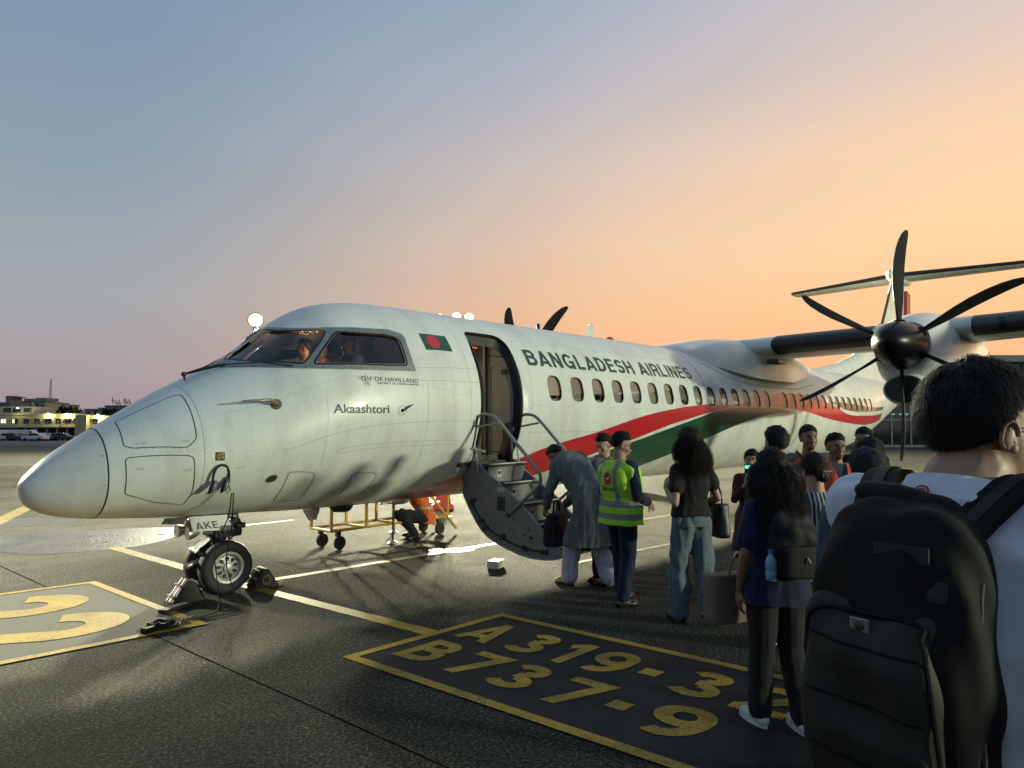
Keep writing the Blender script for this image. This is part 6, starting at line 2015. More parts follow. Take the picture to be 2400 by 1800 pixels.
def head_mesh(mb, H, k, wide=1.0):
    """H: 4x4 placing the head; face along +Y"""
    def e(c, r, rot=None):
        q = MB(); q.ellipsoid([a * k for a in c], [a * k for a in r], 18, 12, rot); q.xf(H); mb.add(q.v, q.f)
    w = wide
    e((0, -0.014, 0.034), (0.077 * w, 0.096, 0.087)); e((0, 0.030, -0.022), (0.068 * w, 0.062, 0.085)); e((0, 0.052, -0.082), (0.042 * w, 0.040, 0.036))
    e((0, 0.004, -0.055), (0.064 * w, 0.060, 0.055)); e((0, 0.070, 0.030), (0.050 * w, 0.022, 0.016))
    e((-0.038 * w, 0.062, -0.028), (0.024, 0.024, 0.024)); e((0.038 * w, 0.062, -0.028), (0.024, 0.024, 0.024))
    e((0, 0.096, -0.062), (0.022, 0.010, 0.006)); e((0, 0.095, -0.071), (0.019, 0.010, 0.006))
    q = MB(); q.tube([(0, 0.086 * k, 0.018 * k), (0, 0.098 * k, -0.008 * k), (0, 0.108 * k, -0.032 * k)], [0.009 * k, 0.011 * k, 0.014 * k], 8); q.ellipsoid((0, 0.104 * k, -0.034 * k), (0.018 * k, 0.013 * k, 0.011 * k), 10, 8); q.xf(H); mb.add(q.v, q.f)
    for s in (-1, 1):
        rot = Matrix.Rotation(s * 0.35, 3, 'Z') @ Matrix.Rotation(-0.15, 3, 'X')
        e((s * 0.080 * w, -0.006, -0.010), (0.010, 0.021, 0.033), rot)


def ear_detail(H, k, parent, m, wide=1.0):
    for s in (-1, 1):
        q = MB(); pts = []
        for i in range(15):
            a = R(-70 + 250 * i / 14); pts.append((s * (0.0865 * wide + 0.003 * math.sin(a)) * k, (-0.010 - 0.017 * math.cos(a)) * k, (-0.008 + 0.028 * math.sin(a)) * k))
        q.tube(pts, [0.003 * k] + [0.0042 * k] * 13 + [0.003 * k], 7)
        q.ellipsoid((s * 0.085 * wide * k, -0.001 * k, -0.031 * k), (0.0055 * k, 0.0085 * k, 0.010 * k), 10, 8)
        q.tube([(s * 0.0865 * wide * k, -0.014 * k, 0.008 * k), (s * 0.0875 * wide * k, -0.009 * k, -0.008 * k), (s * 0.086 * wide * k, 0.0, -0.020 * k)], 0.0032 * k, 6)
        q.xf(H); q.build('ear_rim', m, parent, ang=80)


def face_parts(H, k, parent, hair, wide=1.0):
    for s in (-1, 1):
        q = MB(); q.ellipsoid((s * 0.031 * k, 0.077 * k, 0.006 * k), (0.0125 * k, 0.011 * k, 0.0065 * k), 12, 8); q.xf(H); ey = q.build('eye', M_eye, parent, ang=80)
        q = MB(); q.ellipsoid((s * 0.031 * k, 0.0855 * k, 0.006 * k), (0.0066 * k, 0.005 * k, 0.0066 * k), 10, 8); q.xf(H); q.build('iris', M_iris, ey, ang=80)
        q = MB(); q.tube([(s * 0.014 * k, 0.091 * k, 0.024 * k), (s * 0.032 * k, 0.089 * k, 0.030 * k), (s * 0.050 * k, 0.076 * k, 0.024 * k)], [0.0035 * k, 0.0042 * k, 0.002 * k], 6); q.xf(H); q.build('eyebrow', hair, parent)
    q = MB(); q.tube([(-0.020 * k, 0.100 * k, -0.066 * k), (0, 0.1065 * k, -0.0655 * k), (0.020 * k, 0.100 * k, -0.066 * k)], [0.002 * k, 0.0045 * k, 0.002 * k], 6); q.xf(H); q.build('mouth', M_lip, parent)


def spectacles(H, k, parent):
    g = MB()
    for s in (-1, 1):
        pts = rpoly([(s * 0.008, 0.020), (s * 0.054, 0.022), (s * 0.052, -0.016), (s * 0.012, -0.018)], 0.012, 3)
        g.tube([(x * k, (0.104 - 0.10 * abs(x)) * k, z * k) for x, z in pts], 0.0022 * k, 6, closed=True)
        g.tube([(s * 0.054 * k, 0.098 * k, 0.014 * k), (s * 0.078 * k, 0.07 * k, 0.012 * k), (s * 0.088 * k, 0.0, 0.008 * k), (s * 0.086 * k, -0.022 * k, -0.004 * k)], 0.0024 * k, 6)
    g.tube([(-0.009 * k, 0.106 * k, 0.012 * k), (0.009 * k, 0.106 * k, 0.012 * k)], 0.0022 * k, 6)
    g.xf(H); o = g.build('glasses', M_glass2, parent)
    for s in (-1, 1):
        l = MB(); pts = rpoly([(s * 0.009, 0.019), (s * 0.053, 0.021), (s * 0.051, -0.015), (s * 0.012, -0.017)], 0.012, 3)
        l.add([(x * k, (0.104 - 0.10 * abs(x)) * k, z * k) for x, z in pts], [tuple(range(len(pts)))]); l.xf(H); l.build('lens', M_lens, o)
    return o


def hair_fn(style):
    """thickness of the hair in direction d (unit, head frame); <0 where bare"""
    def f(d):
        x, y, z = d[:, 0], d[:, 1], d[:, 2]
        front = np.clip(y, 0, 1); back = np.clip(-y, 0, 1)
        line = 0.60 * front ** 0.55 - 0.12 * (1 - front) * (1 - back) - 0.84 * back ** 0.6 + 0.22 * np.exp(-((np.abs(x) - 0.97) / 0.12) ** 2)
        if style == 'nape': line = 0.56 * front ** 0.6 - 0.10 * (1 - front) * (1 - back) - 0.86 * back ** 0.6
        if style == 'long': line = 0.42 * front ** 0.8 - 0.35 * (1 - front) - 0.5 * back
        m = np.clip((z - line) / 0.42, 0, 1)
        return m
    return f


def hair_cap(H, k, parent, m, style='short', thick=0.022, vol=1.0, strands=500, slen=0.03, swid=0.0028, seed=1, curl=0.0, fine=(56, 36), wide=1.0):
    rg = np.random.default_rng(seed); f = hair_fn(style)
    n, mm = fine; vs = []; fs = []
    th = np.linspace(0.001, math.pi * 0.999, mm); ph = np.linspace(0, 2 * math.pi, n, endpoint=False)
    D = np.array([(math.sin(t) * math.cos(p), math.sin(t) * math.sin(p), math.cos(t)) for t in th for p in ph])
    c0 = np.array([0, -0.012, 0.030]); rad = np.array([0.079 * wide, 0.099, 0.089])

    def surf(D, extra=0.0):
        mk_ = f(D)
        nz = np.array([noise.noise(Vector(d * 4.0 + seed)) * 0.5 + noise.noise(Vector(d * 11.0 + seed)) * 0.35 for d in D])
        side = 1 - 0.45 * np.abs(D[:, 0]) ** 2
        t = thick * (0.55 + 0.6 * np.clip(D[:, 2], -0.3, 1)) * side * vol * (1 + 0.75 * nz)
        rr = 1.0 / np.sqrt(((D / rad) ** 2).sum(1))
        return c0 + D * (rr + np.where(mk_ > 0.01, 0.0015 + t * mk_ + extra * mk_, -0.006))[:, None]
    P = surf(D) * k
    for i in range(mm - 1):
        for j in range(n):
            j2 = (j + 1) % n; fs.append((i * n + j, i * n + j2, (i + 1) * n + j2, (i + 1) * n + j))
    mb = MB(); mb.add([Vector(p) for p in P], fs); mb.xf(H)
    o = mb.build('hair', m, parent, ang=80)
    if strands:
        S_ = rg.normal(0, 1, (strands * 3, 3)); S_ /= np.linalg.norm(S_, axis=1, keepdims=True)
        S_ = S_[f(S_) > 0.06][:strands]; B = surf(S_, -0.004)
        crown = np.array([0.15, -0.45, 0.88]); vs = []; fs = []
        for d, b in zip(S_, B):
            fl = d - crown; fl = fl - d * (fl @ d); nl = np.linalg.norm(fl); fl = fl / nl if nl > 1e-3 else np.array([1.0, 0, 0])
            fl = fl + rg.normal(0, 0.45 + curl, 3); fl -= d * (fl @ d) * 0.8; fl /= np.linalg.norm(fl) + 1e-9
            sd = np.cross(d, fl); L = slen * rg.uniform(0.6, 1.3) * (0.45 + 0.55 * float(f(d[None])[0])); w = swid * rg.uniform(0.6, 1.2); lift = rg.uniform(0.15, 0.45)
            p1 = b + fl * L * 0.45 + d * L * lift * 0.55; p2 = b + fl * L + d * L * (lift * 0.5 - curl * 0.2) - np.array([0, 0, L * 0.25])
            i = len(vs)
            vs += [b - sd * w, b + sd * w, p1 + sd * w * 0.8, p1 - sd * w * 0.8, p2]
            fs += [(i, i + 1, i + 2, i + 3), (i + 3, i + 2, i + 4)]
        q = MB(); q.add([Vector(v) * k for v in vs], fs); q.xf(H); q.build('hair_strands', m, o, fixn=False, smooth=True)['kind'] = 'stuff'
    return o


class Person:
    """standing by default; local frame: +Y ahead, +X to the person's right"""
    def __init__(s, label, loc, face, height=1.70, fem=False, build=1.0, skin=SKIN, hair=HAIR, pose=None, vox=0.010, group=None, head=(0, 0, 0), z0=0.0, headw=1.0, headk=1.0):
        s.k = k = height / 1.75; s.fem = fem; s.skin = skin; s.hairm = hair; s.vox = vox; s.b = build; s.headw = headw; s.hk = s.k * headk
        s.r = empty('person', (loc[0], loc[1], z0), R(face) - math.pi / 2); tag(s.r, label, 'person', group)
        P = dict(
            spine=[(0, 0, 0.88), (0, 0, 0.97), (0, 0.005, 1.09), (0, -0.005, 1.24), (0, -0.02, 1.38), (0, -0.02, 1.46)],
            neck=(0, -0.012, 1.50), head=(0, 0.018, 1.622),
            hipL=(-0.09, 0, 0.93), kneeL=(-0.10, 0.015, 0.50), ankL=(-0.11, -0.02, 0.085), hipR=(0.09, 0, 0.93), kneeR=(0.10, 0.015, 0.50), ankR=(0.11, -0.02, 0.085),
            toeL=(-0.12, 1, 0), toeR=(0.12, 1, 0),
            shL=(-0.175, -0.015, 1.405), elL=(-0.23, -0.04, 1.12), wrL=(-0.225, 0.05, 0.88), shR=(0.175, -0.015, 1.405), elR=(0.23, -0.04, 1.12), wrR=(0.225, 0.05, 0.88),
            hdL=(0, 0.15, -1), hdR=(0, 0.15, -1), hnL=(1, 0, 0), hnR=(-1, 0, 0), curl=0.5)
        if fem:
            P.update(shL=(-0.155, -0.015, 1.395), shR=(0.155, -0.015, 1.395), elL=(-0.21, -0.04, 1.12), elR=(0.21, -0.04, 1.12), wrL=(-0.21, 0.05, 0.89), wrR=(0.21, 0.05, 0.89))
        P.update(pose or {})
        s.P = {a: (Vector(b_) * k if not isinstance(b_, (list, float, int)) else b_) for a, b_ in P.items() if a not in ('spine', 'curl')}
        for a in ('toeL', 'toeR', 'hdL', 'hdR', 'hnL', 'hnR'): s.P[a] = Vector(P[a])
        s.spine = [Vector(q) * k for q in P['spine']]; s.curl = P['curl']
        s.W = np.array([0.168, 0.165, 0.148, 0.165, 0.165, 0.085] if not fem else [0.172, 0.170, 0.128, 0.142, 0.140, 0.07]) * k * build
        s.Dp = np.array([0.112, 0.115, 0.100, 0.118, 0.105, 0.065] if not fem else [0.118, 0.115, 0.09, 0.115, 0.092, 0.055]) * k * build
        s.sx = Vector(P.get('sx', (1, 0, 0))).normalized()
        yaw, pitch, roll = head
        s.H = Matrix.Translation(s.P['head']) @ Matrix.Rotation(R(yaw), 4, 'Z') @ Matrix.Rotation(R(pitch), 4, 'X') @ Matrix.Rotation(R(roll), 4, 'Y')
        s.body()

    def rings(s, pad=0.0, i0=0, i1=6, ext=None):
        out = []
        sp = s.spine
        for i in range(i0, i1):
            t = (sp[min(i + 1, 5)] - sp[max(i - 1, 0)]).normalized(); xd = (s.sx - t * s.sx.dot(t)).normalized(); yd = t.cross(xd)
            out.append((sp[i], s.W[i] + pad, s.Dp[i] + pad, xd, yd))
        return out

    def body(s):
        k, P = s.k, s.P; b = MB(); q = s.b ** 0.6
        ring_loft(b, s.rings())
        limb(b, [P['neck'] - Vector((0, 0, 0.05 * k)), P['neck'], P['head'] + s.H.to_3x3() @ Vector((0, -0.01, -0.06)) * k], [0.068 * k * q, 0.061 * k * q, 0.058 * k * q])
        head_mesh(b, s.H, s.hk, s.headw)
        f = 0.88 if s.fem else 1.0
        for sd in 'LR':
            limb(b, [s.spine[4] * 0.6 + P['sh' + sd] * 0.4, P['sh' + sd]], [0.06 * k, 0.056 * k * f * q])
            limb(b, [P['sh' + sd], P['sh' + sd].lerp(P['el' + sd], 0.5), P['el' + sd], P['el' + sd].lerp(P['wr' + sd], 0.35), P['wr' + sd]], [0.054 * k * f * q, 0.047 * k * f * q, 0.039 * k * f * q, 0.041 * k * f * q, 0.026 * k * f])
            hand(b, P['wr' + sd], P['hd' + sd], P['hn' + sd], k, s.curl, 1 if sd == 'L' else -1)
            limb(b, [P['hip' + sd], P['hip' + sd].lerp(P['knee' + sd], 0.5), P['knee' + sd], P['knee' + sd].lerp(P['ank' + sd], 0.35), P['ank' + sd]], [0.092 * k * q, 0.076 * k * q, 0.056 * k * q, 0.056 * k * q, 0.036 * k])
            t = P['toe' + sd].normalized(); a = P['ank' + sd]
            limb(b, [a - Vector((0, 0, 0.045 * k)) - t * 0.03 * k, a - Vector((0, 0, 0.05 * k)) + t * 0.10 * k, a - Vector((0, 0, 0.058 * k)) + t * 0.16 * k], [0.026 * k, 0.024 * k, 0.016 * k])
        s.o = remesh(b, s.vox, 3, 'body', s.skin, s.r)

    # --- clothing
    def shirt(s, m, sleeve=0.55, i0=0, pad=0.014, hem=None, loose=0.0, amp=0.007, name='shirt', seed=0.0, collar=True, vox=None):
        k, P = s.k, s.P; b = MB()
        rg_ = s.rings(pad + 0.0, i0, 6)
        rg_ = [(c, rx + loose * max(0, (3 - i)) / 3, ry + loose * max(0, (3 - i)) / 3, xd, yd) for i, (c, rx, ry, xd, yd) in enumerate(rg_)]
        if hem:   # extra length below the hips
            c, rx, ry, xd, yd = rg_[0]
            for dz, wx, *wy in hem: rg_.insert(0, (c + Vector(dz) * k, rx * wx, ry * (wy[0] if wy else wx), Vector((1, 0, 0)), Vector((0, 1, 0))))
        ring_loft(b, rg_, 24)
        f = 0.88 if s.fem else 1.0; q = s.b ** 0.6
        for sd in 'LR':
            sh, el, wr = P['sh' + sd], P['el' + sd], P['wr' + sd]
            limb(b, [s.spine[4] * 0.62 + sh * 0.38 + Vector((0, 0, 0.0)), sh], [0.076 * k, 0.072 * k * f * q])
            if sleeve <= 0.5:
                limb(b, [sh, sh.lerp(el, sleeve * 2)], [0.068 * k * f * q, (0.064 + 0.012 * (sleeve > 0.2)) * k * f * q])
            else:
                t = (sleeve - 0.5) * 2
                limb(b, [sh, sh.lerp(el, 0.5), el, el.lerp(wr, t)], [0.068 * k * f * q, 0.060 * k * f * q, 0.053 * k * f * q, 0.045 * k * f * q])
        return remesh(b, vox or s.vox, 2, name, m, s.r, folds(amp * k, seed=seed))

    def trousers(s, m, w=1.0, flare=1.0, amp=0.007, end=0.96, name='trousers', seed=0.0, pad=0.010, top=2):
        k, P = s.k, s.P; b = MB(); q = s.b ** 0.6
        ring_loft(b, s.rings(pad, 0, 2)[:1] + s.rings(pad, 0, 3)[1:top], 24)
        for sd in 'LR':
            h, kn, an = P['hip' + sd], P['knee' + sd], P['ank' + sd]
            limb(b, [h, h.lerp(kn, 0.45), kn, kn.lerp(an, 0.45), kn.lerp(an, end)], [0.104 * k * q * w, 0.092 * k * q * w, 0.072 * k * q * w * (0.5 + 0.5 * flare), 0.068 * k * q * w * flare, 0.062 * k * q * w * flare])
        return remesh(b, s.vox, 2, name, m, s.r, folds(amp * k, fx=11, fz=7, seed=seed + 3))

    def shoes(s, m, sole=None, kind='shoe'):
        k, P = s.k, s.P
        for sd in 'LR':
            t = P['toe' + sd].normalized(); a = P['ank' + sd]; z = Vector((0, 0, 1)); b = MB(); x = t.cross(z)
            zb = a.z - 0.085 * k; base = Vector((a.x, a.y, zb)); up = (z - t * t.z).normalized()
            rot = Matrix((x, t, up)).transposed()
            b.ellipsoid(base + t * 0.115 * k + z * 0.036 * k, (0.047 * k, 0.085 * k, 0.036 * k), 14, 8, rot)
            b.ellipsoid(base + t * 0.02 * k + z * 0.052 * k, (0.044 * k, 0.085 * k, 0.050 * k), 14, 8, rot)
            b.ellipsoid(base - t * 0.035 * k + z * 0.045 * k, (0.042 * k, 0.045 * k, 0.045 * k), 12, 8, rot); b.tube([base + z * 0.05 * k, a + z * 0.015 * k], [0.050 * k, 0.046 * k], 12)
            o = remesh(b, 0.008, 2, kind, m, s.r)
            if sole:
                q = MB(); out = []
                for i in range(20):
                    an = 2 * math.pi * i / 20; y = math.sin(an); out.append(base + t * (0.065 + 0.140 * y) * k + x * (0.047 + 0.006 * y) * math.cos(an) * k)
                vs = [p + z * 0.004 for p in out] + [p * 1.0 + z * 0.028 * k for p in out]; q.add(vs, [tuple(range(19, -1, -1)), tuple(range(20, 40))] + [(i, (i + 1) % 20, 20 + (i + 1) % 20, 20 + i) for i in range(20)])
                q.build('sole', sole, o, ang=50)

    def face(s): face_parts(s.H, s.hk, s.r, s.hairm, s.headw)
    def glasses(s): return spectacles(s.H, s.hk, s.r)
    def hair(s, **kw):
        return hair_cap(s.H, s.hk, s.r, s.hairm, wide=s.headw, **kw)

    def vest(s, m, pad=0.034, amp=0.006, seed=1.0, hem=((0, 0, -0.05), 1.02), name='safety_vest', opening=0.0):
        b = MB(); rg_ = s.rings(pad, 0, 6); c, rx, ry, xd, yd = rg_[0]
        rg_.insert(0, (c + Vector(hem[0]) * s.k, rx * hem[1], ry * hem[1], xd, yd))
        ring_loft(b, rg_, 28)
        for sd in 'LR': limb(b, [s.spine[4] * 0.5 + s.P['sh' + sd] * 0.5, s.spine[4] * 0.2 + s.P['sh' + sd] * 0.8], [0.075 * s.k, 0.070 * s.k])
        o = remesh(b, s.vox * 0.9, 2, name, m, s.r, folds(amp * s.k, seed=seed))
        if opening:      # worn open over the shirt
            bm = bmesh.new(); bm.from_mesh(o.data); top = s.spine[5].z; low = s.spine[0].z
            kill = [q for q in bm.faces if q.calc_center_median().y > 0.03 and abs(q.calc_center_median().x) < opening + 0.055 * max(0.0, (q.calc_center_median().z - (top - 0.22)) / 0.22)]
            bmesh.ops.delete(bm, geom=kill, context='FACES'); bm.to_mesh(o.data); bm.free()
        return o


def vest_mat(name, base, band_=(0.17, 0.18, 0.18), bands=((0.945, 0.035), (1.09, 0.035)), straps=0.115, k=1.0, edge=None):
    """hi-vis fabric with sewn reflective bands, in the wearer's own coordinates"""
    m = bpy.data.materials.new(name); m.use_nodes = True
    N = m.node_tree.nodes; L = m.node_tree.links; b = N['Principled BSDF']
    t = N.new('ShaderNodeTexCoord'); sp = N.new('ShaderNodeSeparateXYZ'); L.new(t.outputs['Object'], sp.inputs[0])

    def mth(op, a, b_=None):
        n = N.new('ShaderNodeMath'); n.operation = op
        for i, v in enumerate((a, b_)):
            if v is None: continue
            if isinstance(v, (int, float)): n.inputs[i].default_value = v
            else: L.new(v, n.inputs[i])
        return n.outputs[0]
    cur = None
    for z, h in bands:
        q = mth('LESS_THAN', mth('ABSOLUTE', mth('SUBTRACT', sp.outputs[2], z * k)), h * k)
        cur = q if cur is None else mth('MAXIMUM', cur, q)
    if straps:
        q = mth('LESS_THAN', mth('ABSOLUTE', mth('SUBTRACT', mth('ABSOLUTE', sp.outputs[0]), straps * k)), 0.024 * k)
        q = mth('MULTIPLY', q, mth('GREATER_THAN', sp.outputs[2], bands[-1][0] * k))
        cur = mth('MAXIMUM', cur, q)
    nz_ = N.new('ShaderNodeTexNoise'); nz_.inputs['Scale'].default_value = 14; L.new(t.outputs['Object'], nz_.inputs['Vector'])
    mr_ = N.new('ShaderNodeMapRange'); mr_.inputs[3].default_value = 0.8; mr_.inputs[4].default_value = 1.15; L.new(nz_.outputs[0], mr_.inputs[0])
    mx = N.new('ShaderNodeMix'); mx.data_type = 'RGBA'; mx.inputs[6].default_value = tuple(base) + (1,); mx.inputs[7].default_value = tuple(band_) + (1,)
    L.new(cur, mx.inputs[0])
    sc = N.new('ShaderNodeVectorMath'); sc.operation = 'SCALE'; L.new(mx.outputs[2], sc.inputs[0]); L.new(mr_.outputs[0], sc.inputs['Scale'])
    L.new(sc.outputs[0], b.inputs['Base Color']); b.inputs['Roughness'].default_value = 0.7
    b.inputs['Sheen Weight'].default_value = 0.1
    return m


def stripe_mat(name, a, b_, freq, axis=0, warp=0.15):
    m = bpy.data.materials.new(name); m.use_nodes = True
    N = m.node_tree.nodes; L = m.node_tree.links; p = N['Principled BSDF']
    t = N.new('ShaderNodeTexCoord'); w = N.new('ShaderNodeTexWave'); w.wave_type = 'BANDS'; w.bands_direction = 'XYZ'[axis]
    w.inputs['Scale'].default_value = freq; w.inputs['Distortion'].default_value = warp; w.inputs['Detail'].default_value = 1
    L.new(t.outputs['Object'], w.inputs['Vector'])
    r = N.new('ShaderNodeValToRGB'); r.color_ramp.elements[0].position = 0.42; r.color_ramp.elements[1].position = 0.55
    r.color_ramp.elements[0].color = tuple(a) + (1,); r.color_ramp.elements[1].color = tuple(b_) + (1,)
    L.new(w.outputs[0], r.inputs[0]); L.new(r.outputs[0], p.inputs['Base Color']); p.inputs['Roughness'].default_value = 0.85
    return m


def project_decal(target, pts2d, faces, origin, xdir, zdir, ddir, m, name, parent, off=0.003):
    """lay a flat print on a curved cloth: cast the points along ddir (local coordinates of the wearer)"""
    me = target.data; tree = BVHTree.FromPolygons([v.co for v in me.vertices], [tuple(p.vertices) for p in me.polygons])
    o = Vector(origin); xd = Vector(xdir); zd = Vector(zdir); dd = Vector(ddir).normalized(); vs = []
    for a, b in pts2d:
        q = o + xd * a + zd * b; hit = tree.ray_cast(q - dd * 0.5, dd, 2.0)
        vs.append(hit[0] - dd * off if hit[0] is not None else q)
    return mk(name, vs, faces, m, parent)
# ------------------------------------------------------------------ the people in the picture
C_navy = cloth('navy_cotton', (0.010, 0.014, 0.040)); C_black = cloth('black_cotton', (0.010, 0.010, 0.011)); C_white = cloth('white_polo_knit', (0.58, 0.61, 0.68), 0.8, bscale=500)
C_jean = cloth('faded_denim', (0.105, 0.135, 0.165), var=0.22); C_kurta = mat('grey_printed_kurta', (0.095, 0.105, 0.110), 0.85, var=0.28, vscale=22, bump=0.2, bscale=200)
C_wtrou = cloth('white_cotton_trousers', (0.42, 0.44, 0.50)); C_dkblue = cloth('dark_blue_uniform', (0.008, 0.012, 0.036)); C_maroon = cloth('maroon_cloth', (0.055, 0.010, 0.014))
C_grey = cloth('grey_shirt', (0.12, 0.125, 0.13)); C_shirtw = cloth('pale_uniform_shirt', (0.40, 0.40, 0.42)); C_denimsh = cloth('denim_shirt', (0.045, 0.060, 0.085))
M_lime = vest_mat('lime_safety_vest', (0.30, 0.60, 0.025), bands=((0.905, 0.030), (1.03, 0.032)), k=1.72 / 1.75)
M_limeb = vest_mat('lime_safety_vest_dull', (0.22, 0.40, 0.04), bands=((0.905, 0.030), (1.03, 0.032)), k=1.72 / 1.75)
M_orange = vest_mat('orange_safety_vest', (0.62, 0.075, 0.016), band_=(0.40, 0.36, 0.30), bands=((1.0, 0.028), (1.12, 0.028)), straps=0)
M_orangec = vest_mat('orange_work_vest', (0.62, 0.10, 0.010), band_=(0.42, 0.36, 0.26), bands=((0.50, 0.022), (0.72, 0.022)), straps=0)
SHORT = dict(style='short', thick=0.024, strands=1800, slen=0.024, swid=0.0016)


def strap(path, w, t, wd, m, name, parent):
    P = [Vector(p) for p in path]; wd = Vector(wd); b = MB(); vs = []; n = len(P)
    for i in range(n):
        tg = (P[min(i + 1, n - 1)] - P[max(i - 1, 0)]).normalized(); x = (wd - tg * wd.dot(tg)).normalized(); nn = tg.cross(x)
        for sx, sn in ((-1, -1), (1, -1), (1, 1), (-1, 1)): vs.append(P[i] + x * sx * w / 2 + nn * sn * t / 2)
    fs = [(3, 2, 1, 0), tuple(4 * (n - 1) + q for q in range(4))]
    for i in range(n - 1):
        for q in range(4): fs.append((4 * i + q, 4 * i + (q + 1) % 4, 4 * i + 4 + (q + 1) % 4, 4 * i + 4 + q))
    return b.add(vs, fs).build(name, m, parent, ang=50)


def curve3(pts, n=6):
    P = [Vector(p) for p in pts]; out = []
    for i in range(len(P) - 1):
        p0 = P[max(i - 1, 0)]; p1 = P[i]; p2 = P[i + 1]; p3 = P[min(i + 2, len(P) - 1)]
        for q in range(n):
            t = q / n; out.append(0.5 * ((2 * p1) + (p2 - p0) * t + (2 * p0 - 5 * p1 + 4 * p2 - p3) * t * t + (3 * p1 - p0 - 3 * p2 + p3) * t ** 3))
    out.append(P[-1]); return out


# ---- man in the yellow vest by the stairs
p = Person('man in lime yellow safety vest and navy uniform standing beside the airstair', (4.36, -3.57), -14, 1.72, build=1.16, skin=SKIN, head=(-32, -16, 0), vox=0.009,
           pose=dict(elR=(0.27, -0.02, 1.13), wrR=(0.17, 0.22, 1.03), hdR=(-0.15, 0.8, -0.45), hnR=(-1, 0, -0.3), elL=(-0.25, -0.02, 1.13), wrL=(-0.14, 0.22, 1.08), ankL=(-0.12, 0.10, 0.085), kneeL=(-0.11, 0.08, 0.50), ankR=(0.12, -0.10, 0.085), curl=0.35))
p.face(); p.glasses(); p.hair(seed=3, **SHORT)
p.shirt(C_dkblue, 0.93, hem=[((0, 0, -0.06), 1.03)], seed=1, amp=0.009); p.trousers(C_dkblue, 1.0, seed=2); p.shoes(M_shoe)
v = p.vest(M_lime, 0.055, 0.012, seed=2, hem=((0, 0, -0.06), 1.06))
k = p.k
lg = [(0.055 * math.cos(a) + 0.0, 0.065 * math.sin(a)) for a in np.linspace(0, 6.283, 29)[:-1]]
LGO = Vector((0.02, -0.4, 1.285)) * k
dsc = project_decal(v, [(0, 0)] + lg, [(0, i + 1, (i + 1) % 28 + 1) for i in range(28)], LGO, (1, 0, 0), (0, 0, 1), (0, 1, 0), mat('logo_red', (0.34, 0.012, 0.03), 0.6), 'round_logo', v)
bird = [(-0.040, 0.004), (-0.012, 0.012), (0.004, 0.000), (0.020, 0.018), (0.040, 0.020), (0.024, 0.004), (0.008, -0.014), (-0.008, -0.004)]
project_decal(v, bird, [(0, 1, 7), (1, 2, 7), (2, 6, 7), (2, 5, 6), (2, 3, 5), (3, 4, 5)], LGO, (1, 0, 0), (0, 0, 1), (0, 1, 0), mat('logo_white', (0.6, 0.6, 0.55), 0.6), 'bird_emblem', v, 0.006)
a, f = fit_text('Biman', -0.085, 0.085, -0.125, -0.072, offset=0.01)
project_decal(v, [tuple(q) for q in a], f, LGO, (1, 0, 0), (0, 0, 1), (0, 1, 0), mat('logo_green_text', (0.015, 0.06, 0.03), 0.6), 'vest_lettering', v)

# ---- colleague behind him
p = Person('man with red lanyard and lime vest looking down behind the yellow vest man', (5.02, -2.90), 185, 1.70, build=1.1, skin=SKIN_L, head=(-8, -24, 0), vox=0.010, pose=dict(elR=(0.24, 0.0, 1.13), wrR=(0.08, 0.24, 1.08), elL=(-0.24, 0.0, 1.13), wrL=(-0.08, 0.25, 1.10)))
p.face(); p.hair(seed=5, **SHORT); p.shirt(C_shirtw, 0.9, seed=4); p.trousers(C_dkblue, seed=5); p.shoes(M_shoe)
v = p.vest(M_limeb, 0.045, 0.010, seed=3, opening=0.012)
strap(curve3([Vector(q) * p.k for q in ((-0.09, 0.02, 1.49), (-0.08, 0.10, 1.44), (-0.05, 0.15, 1.36), (0.0, 0.165, 1.24))]), 0.022, 0.004, (1, 0, 0), mat('lanyard_red', (0.30, 0.02, 0.03), 0.6), 'lanyard', p.r)
strap(curve3([Vector(q) * p.k for q in ((0.09, 0.02, 1.49), (0.08, 0.10, 1.44), (0.05, 0.15, 1.36), (0.0, 0.167, 1.24))]), 0.022, 0.004, (1, 0, 0), mat('lanyard_red', (0.30, 0.02, 0.03), 0.6), 'lanyard', p.r)

# ---- man bending at the foot of the stairs
p = Person('man in grey printed kurta and white trousers bending at the foot of the airstair', (4.78, -2.76), 84, 1.76, build=1.24, skin=SKIN_D, head=(8, -58, 0), vox=0.010,
           pose=dict(spine=[(0, -0.16, 0.86), (0, -0.15, 0.96), (0, -0.08, 1.09), (0, 0.06, 1.25), (0, 0.22, 1.36), (0, 0.29, 1.40)], neck=(0, 0.33, 1.42), head=(0, 0.43, 1.44), hipL=(-0.1, -0.15, 0.9), hipR=(0.1, -0.15, 0.9), kneeL=(-0.11, 0.05, 0.50), ankL=(-0.12, 0.10, 0.085), kneeR=(0.12, -0.12, 0.50), ankR=(0.14, -0.28, 0.095),
                     shL=(-0.18, 0.22, 1.33), shR=(0.18, 0.22, 1.33), elL=(-0.24, 0.28, 1.04), elR=(0.24, 0.28, 1.04), wrL=(-0.17, 0.42, 0.84), wrR=(0.15, 0.42, 0.84), hdL=(0, 0.3, -1), hdR=(0, 0.3, -1), curl=0.9))
p.hair(seed=6, style='short', thick=0.014, strands=500, slen=0.02, swid=0.002)
kk = p.k; b = MB()
p.shirt(C_kurta, 0.94, pad=0.040, hem=[((0, 0.03, -0.12), 1.05, 1.2), ((0, 0.05, -0.26), 1.12, 1.45), ((0, 0.06, -0.40), 1.18, 1.6)], amp=0.012, name='kurta', seed=5)
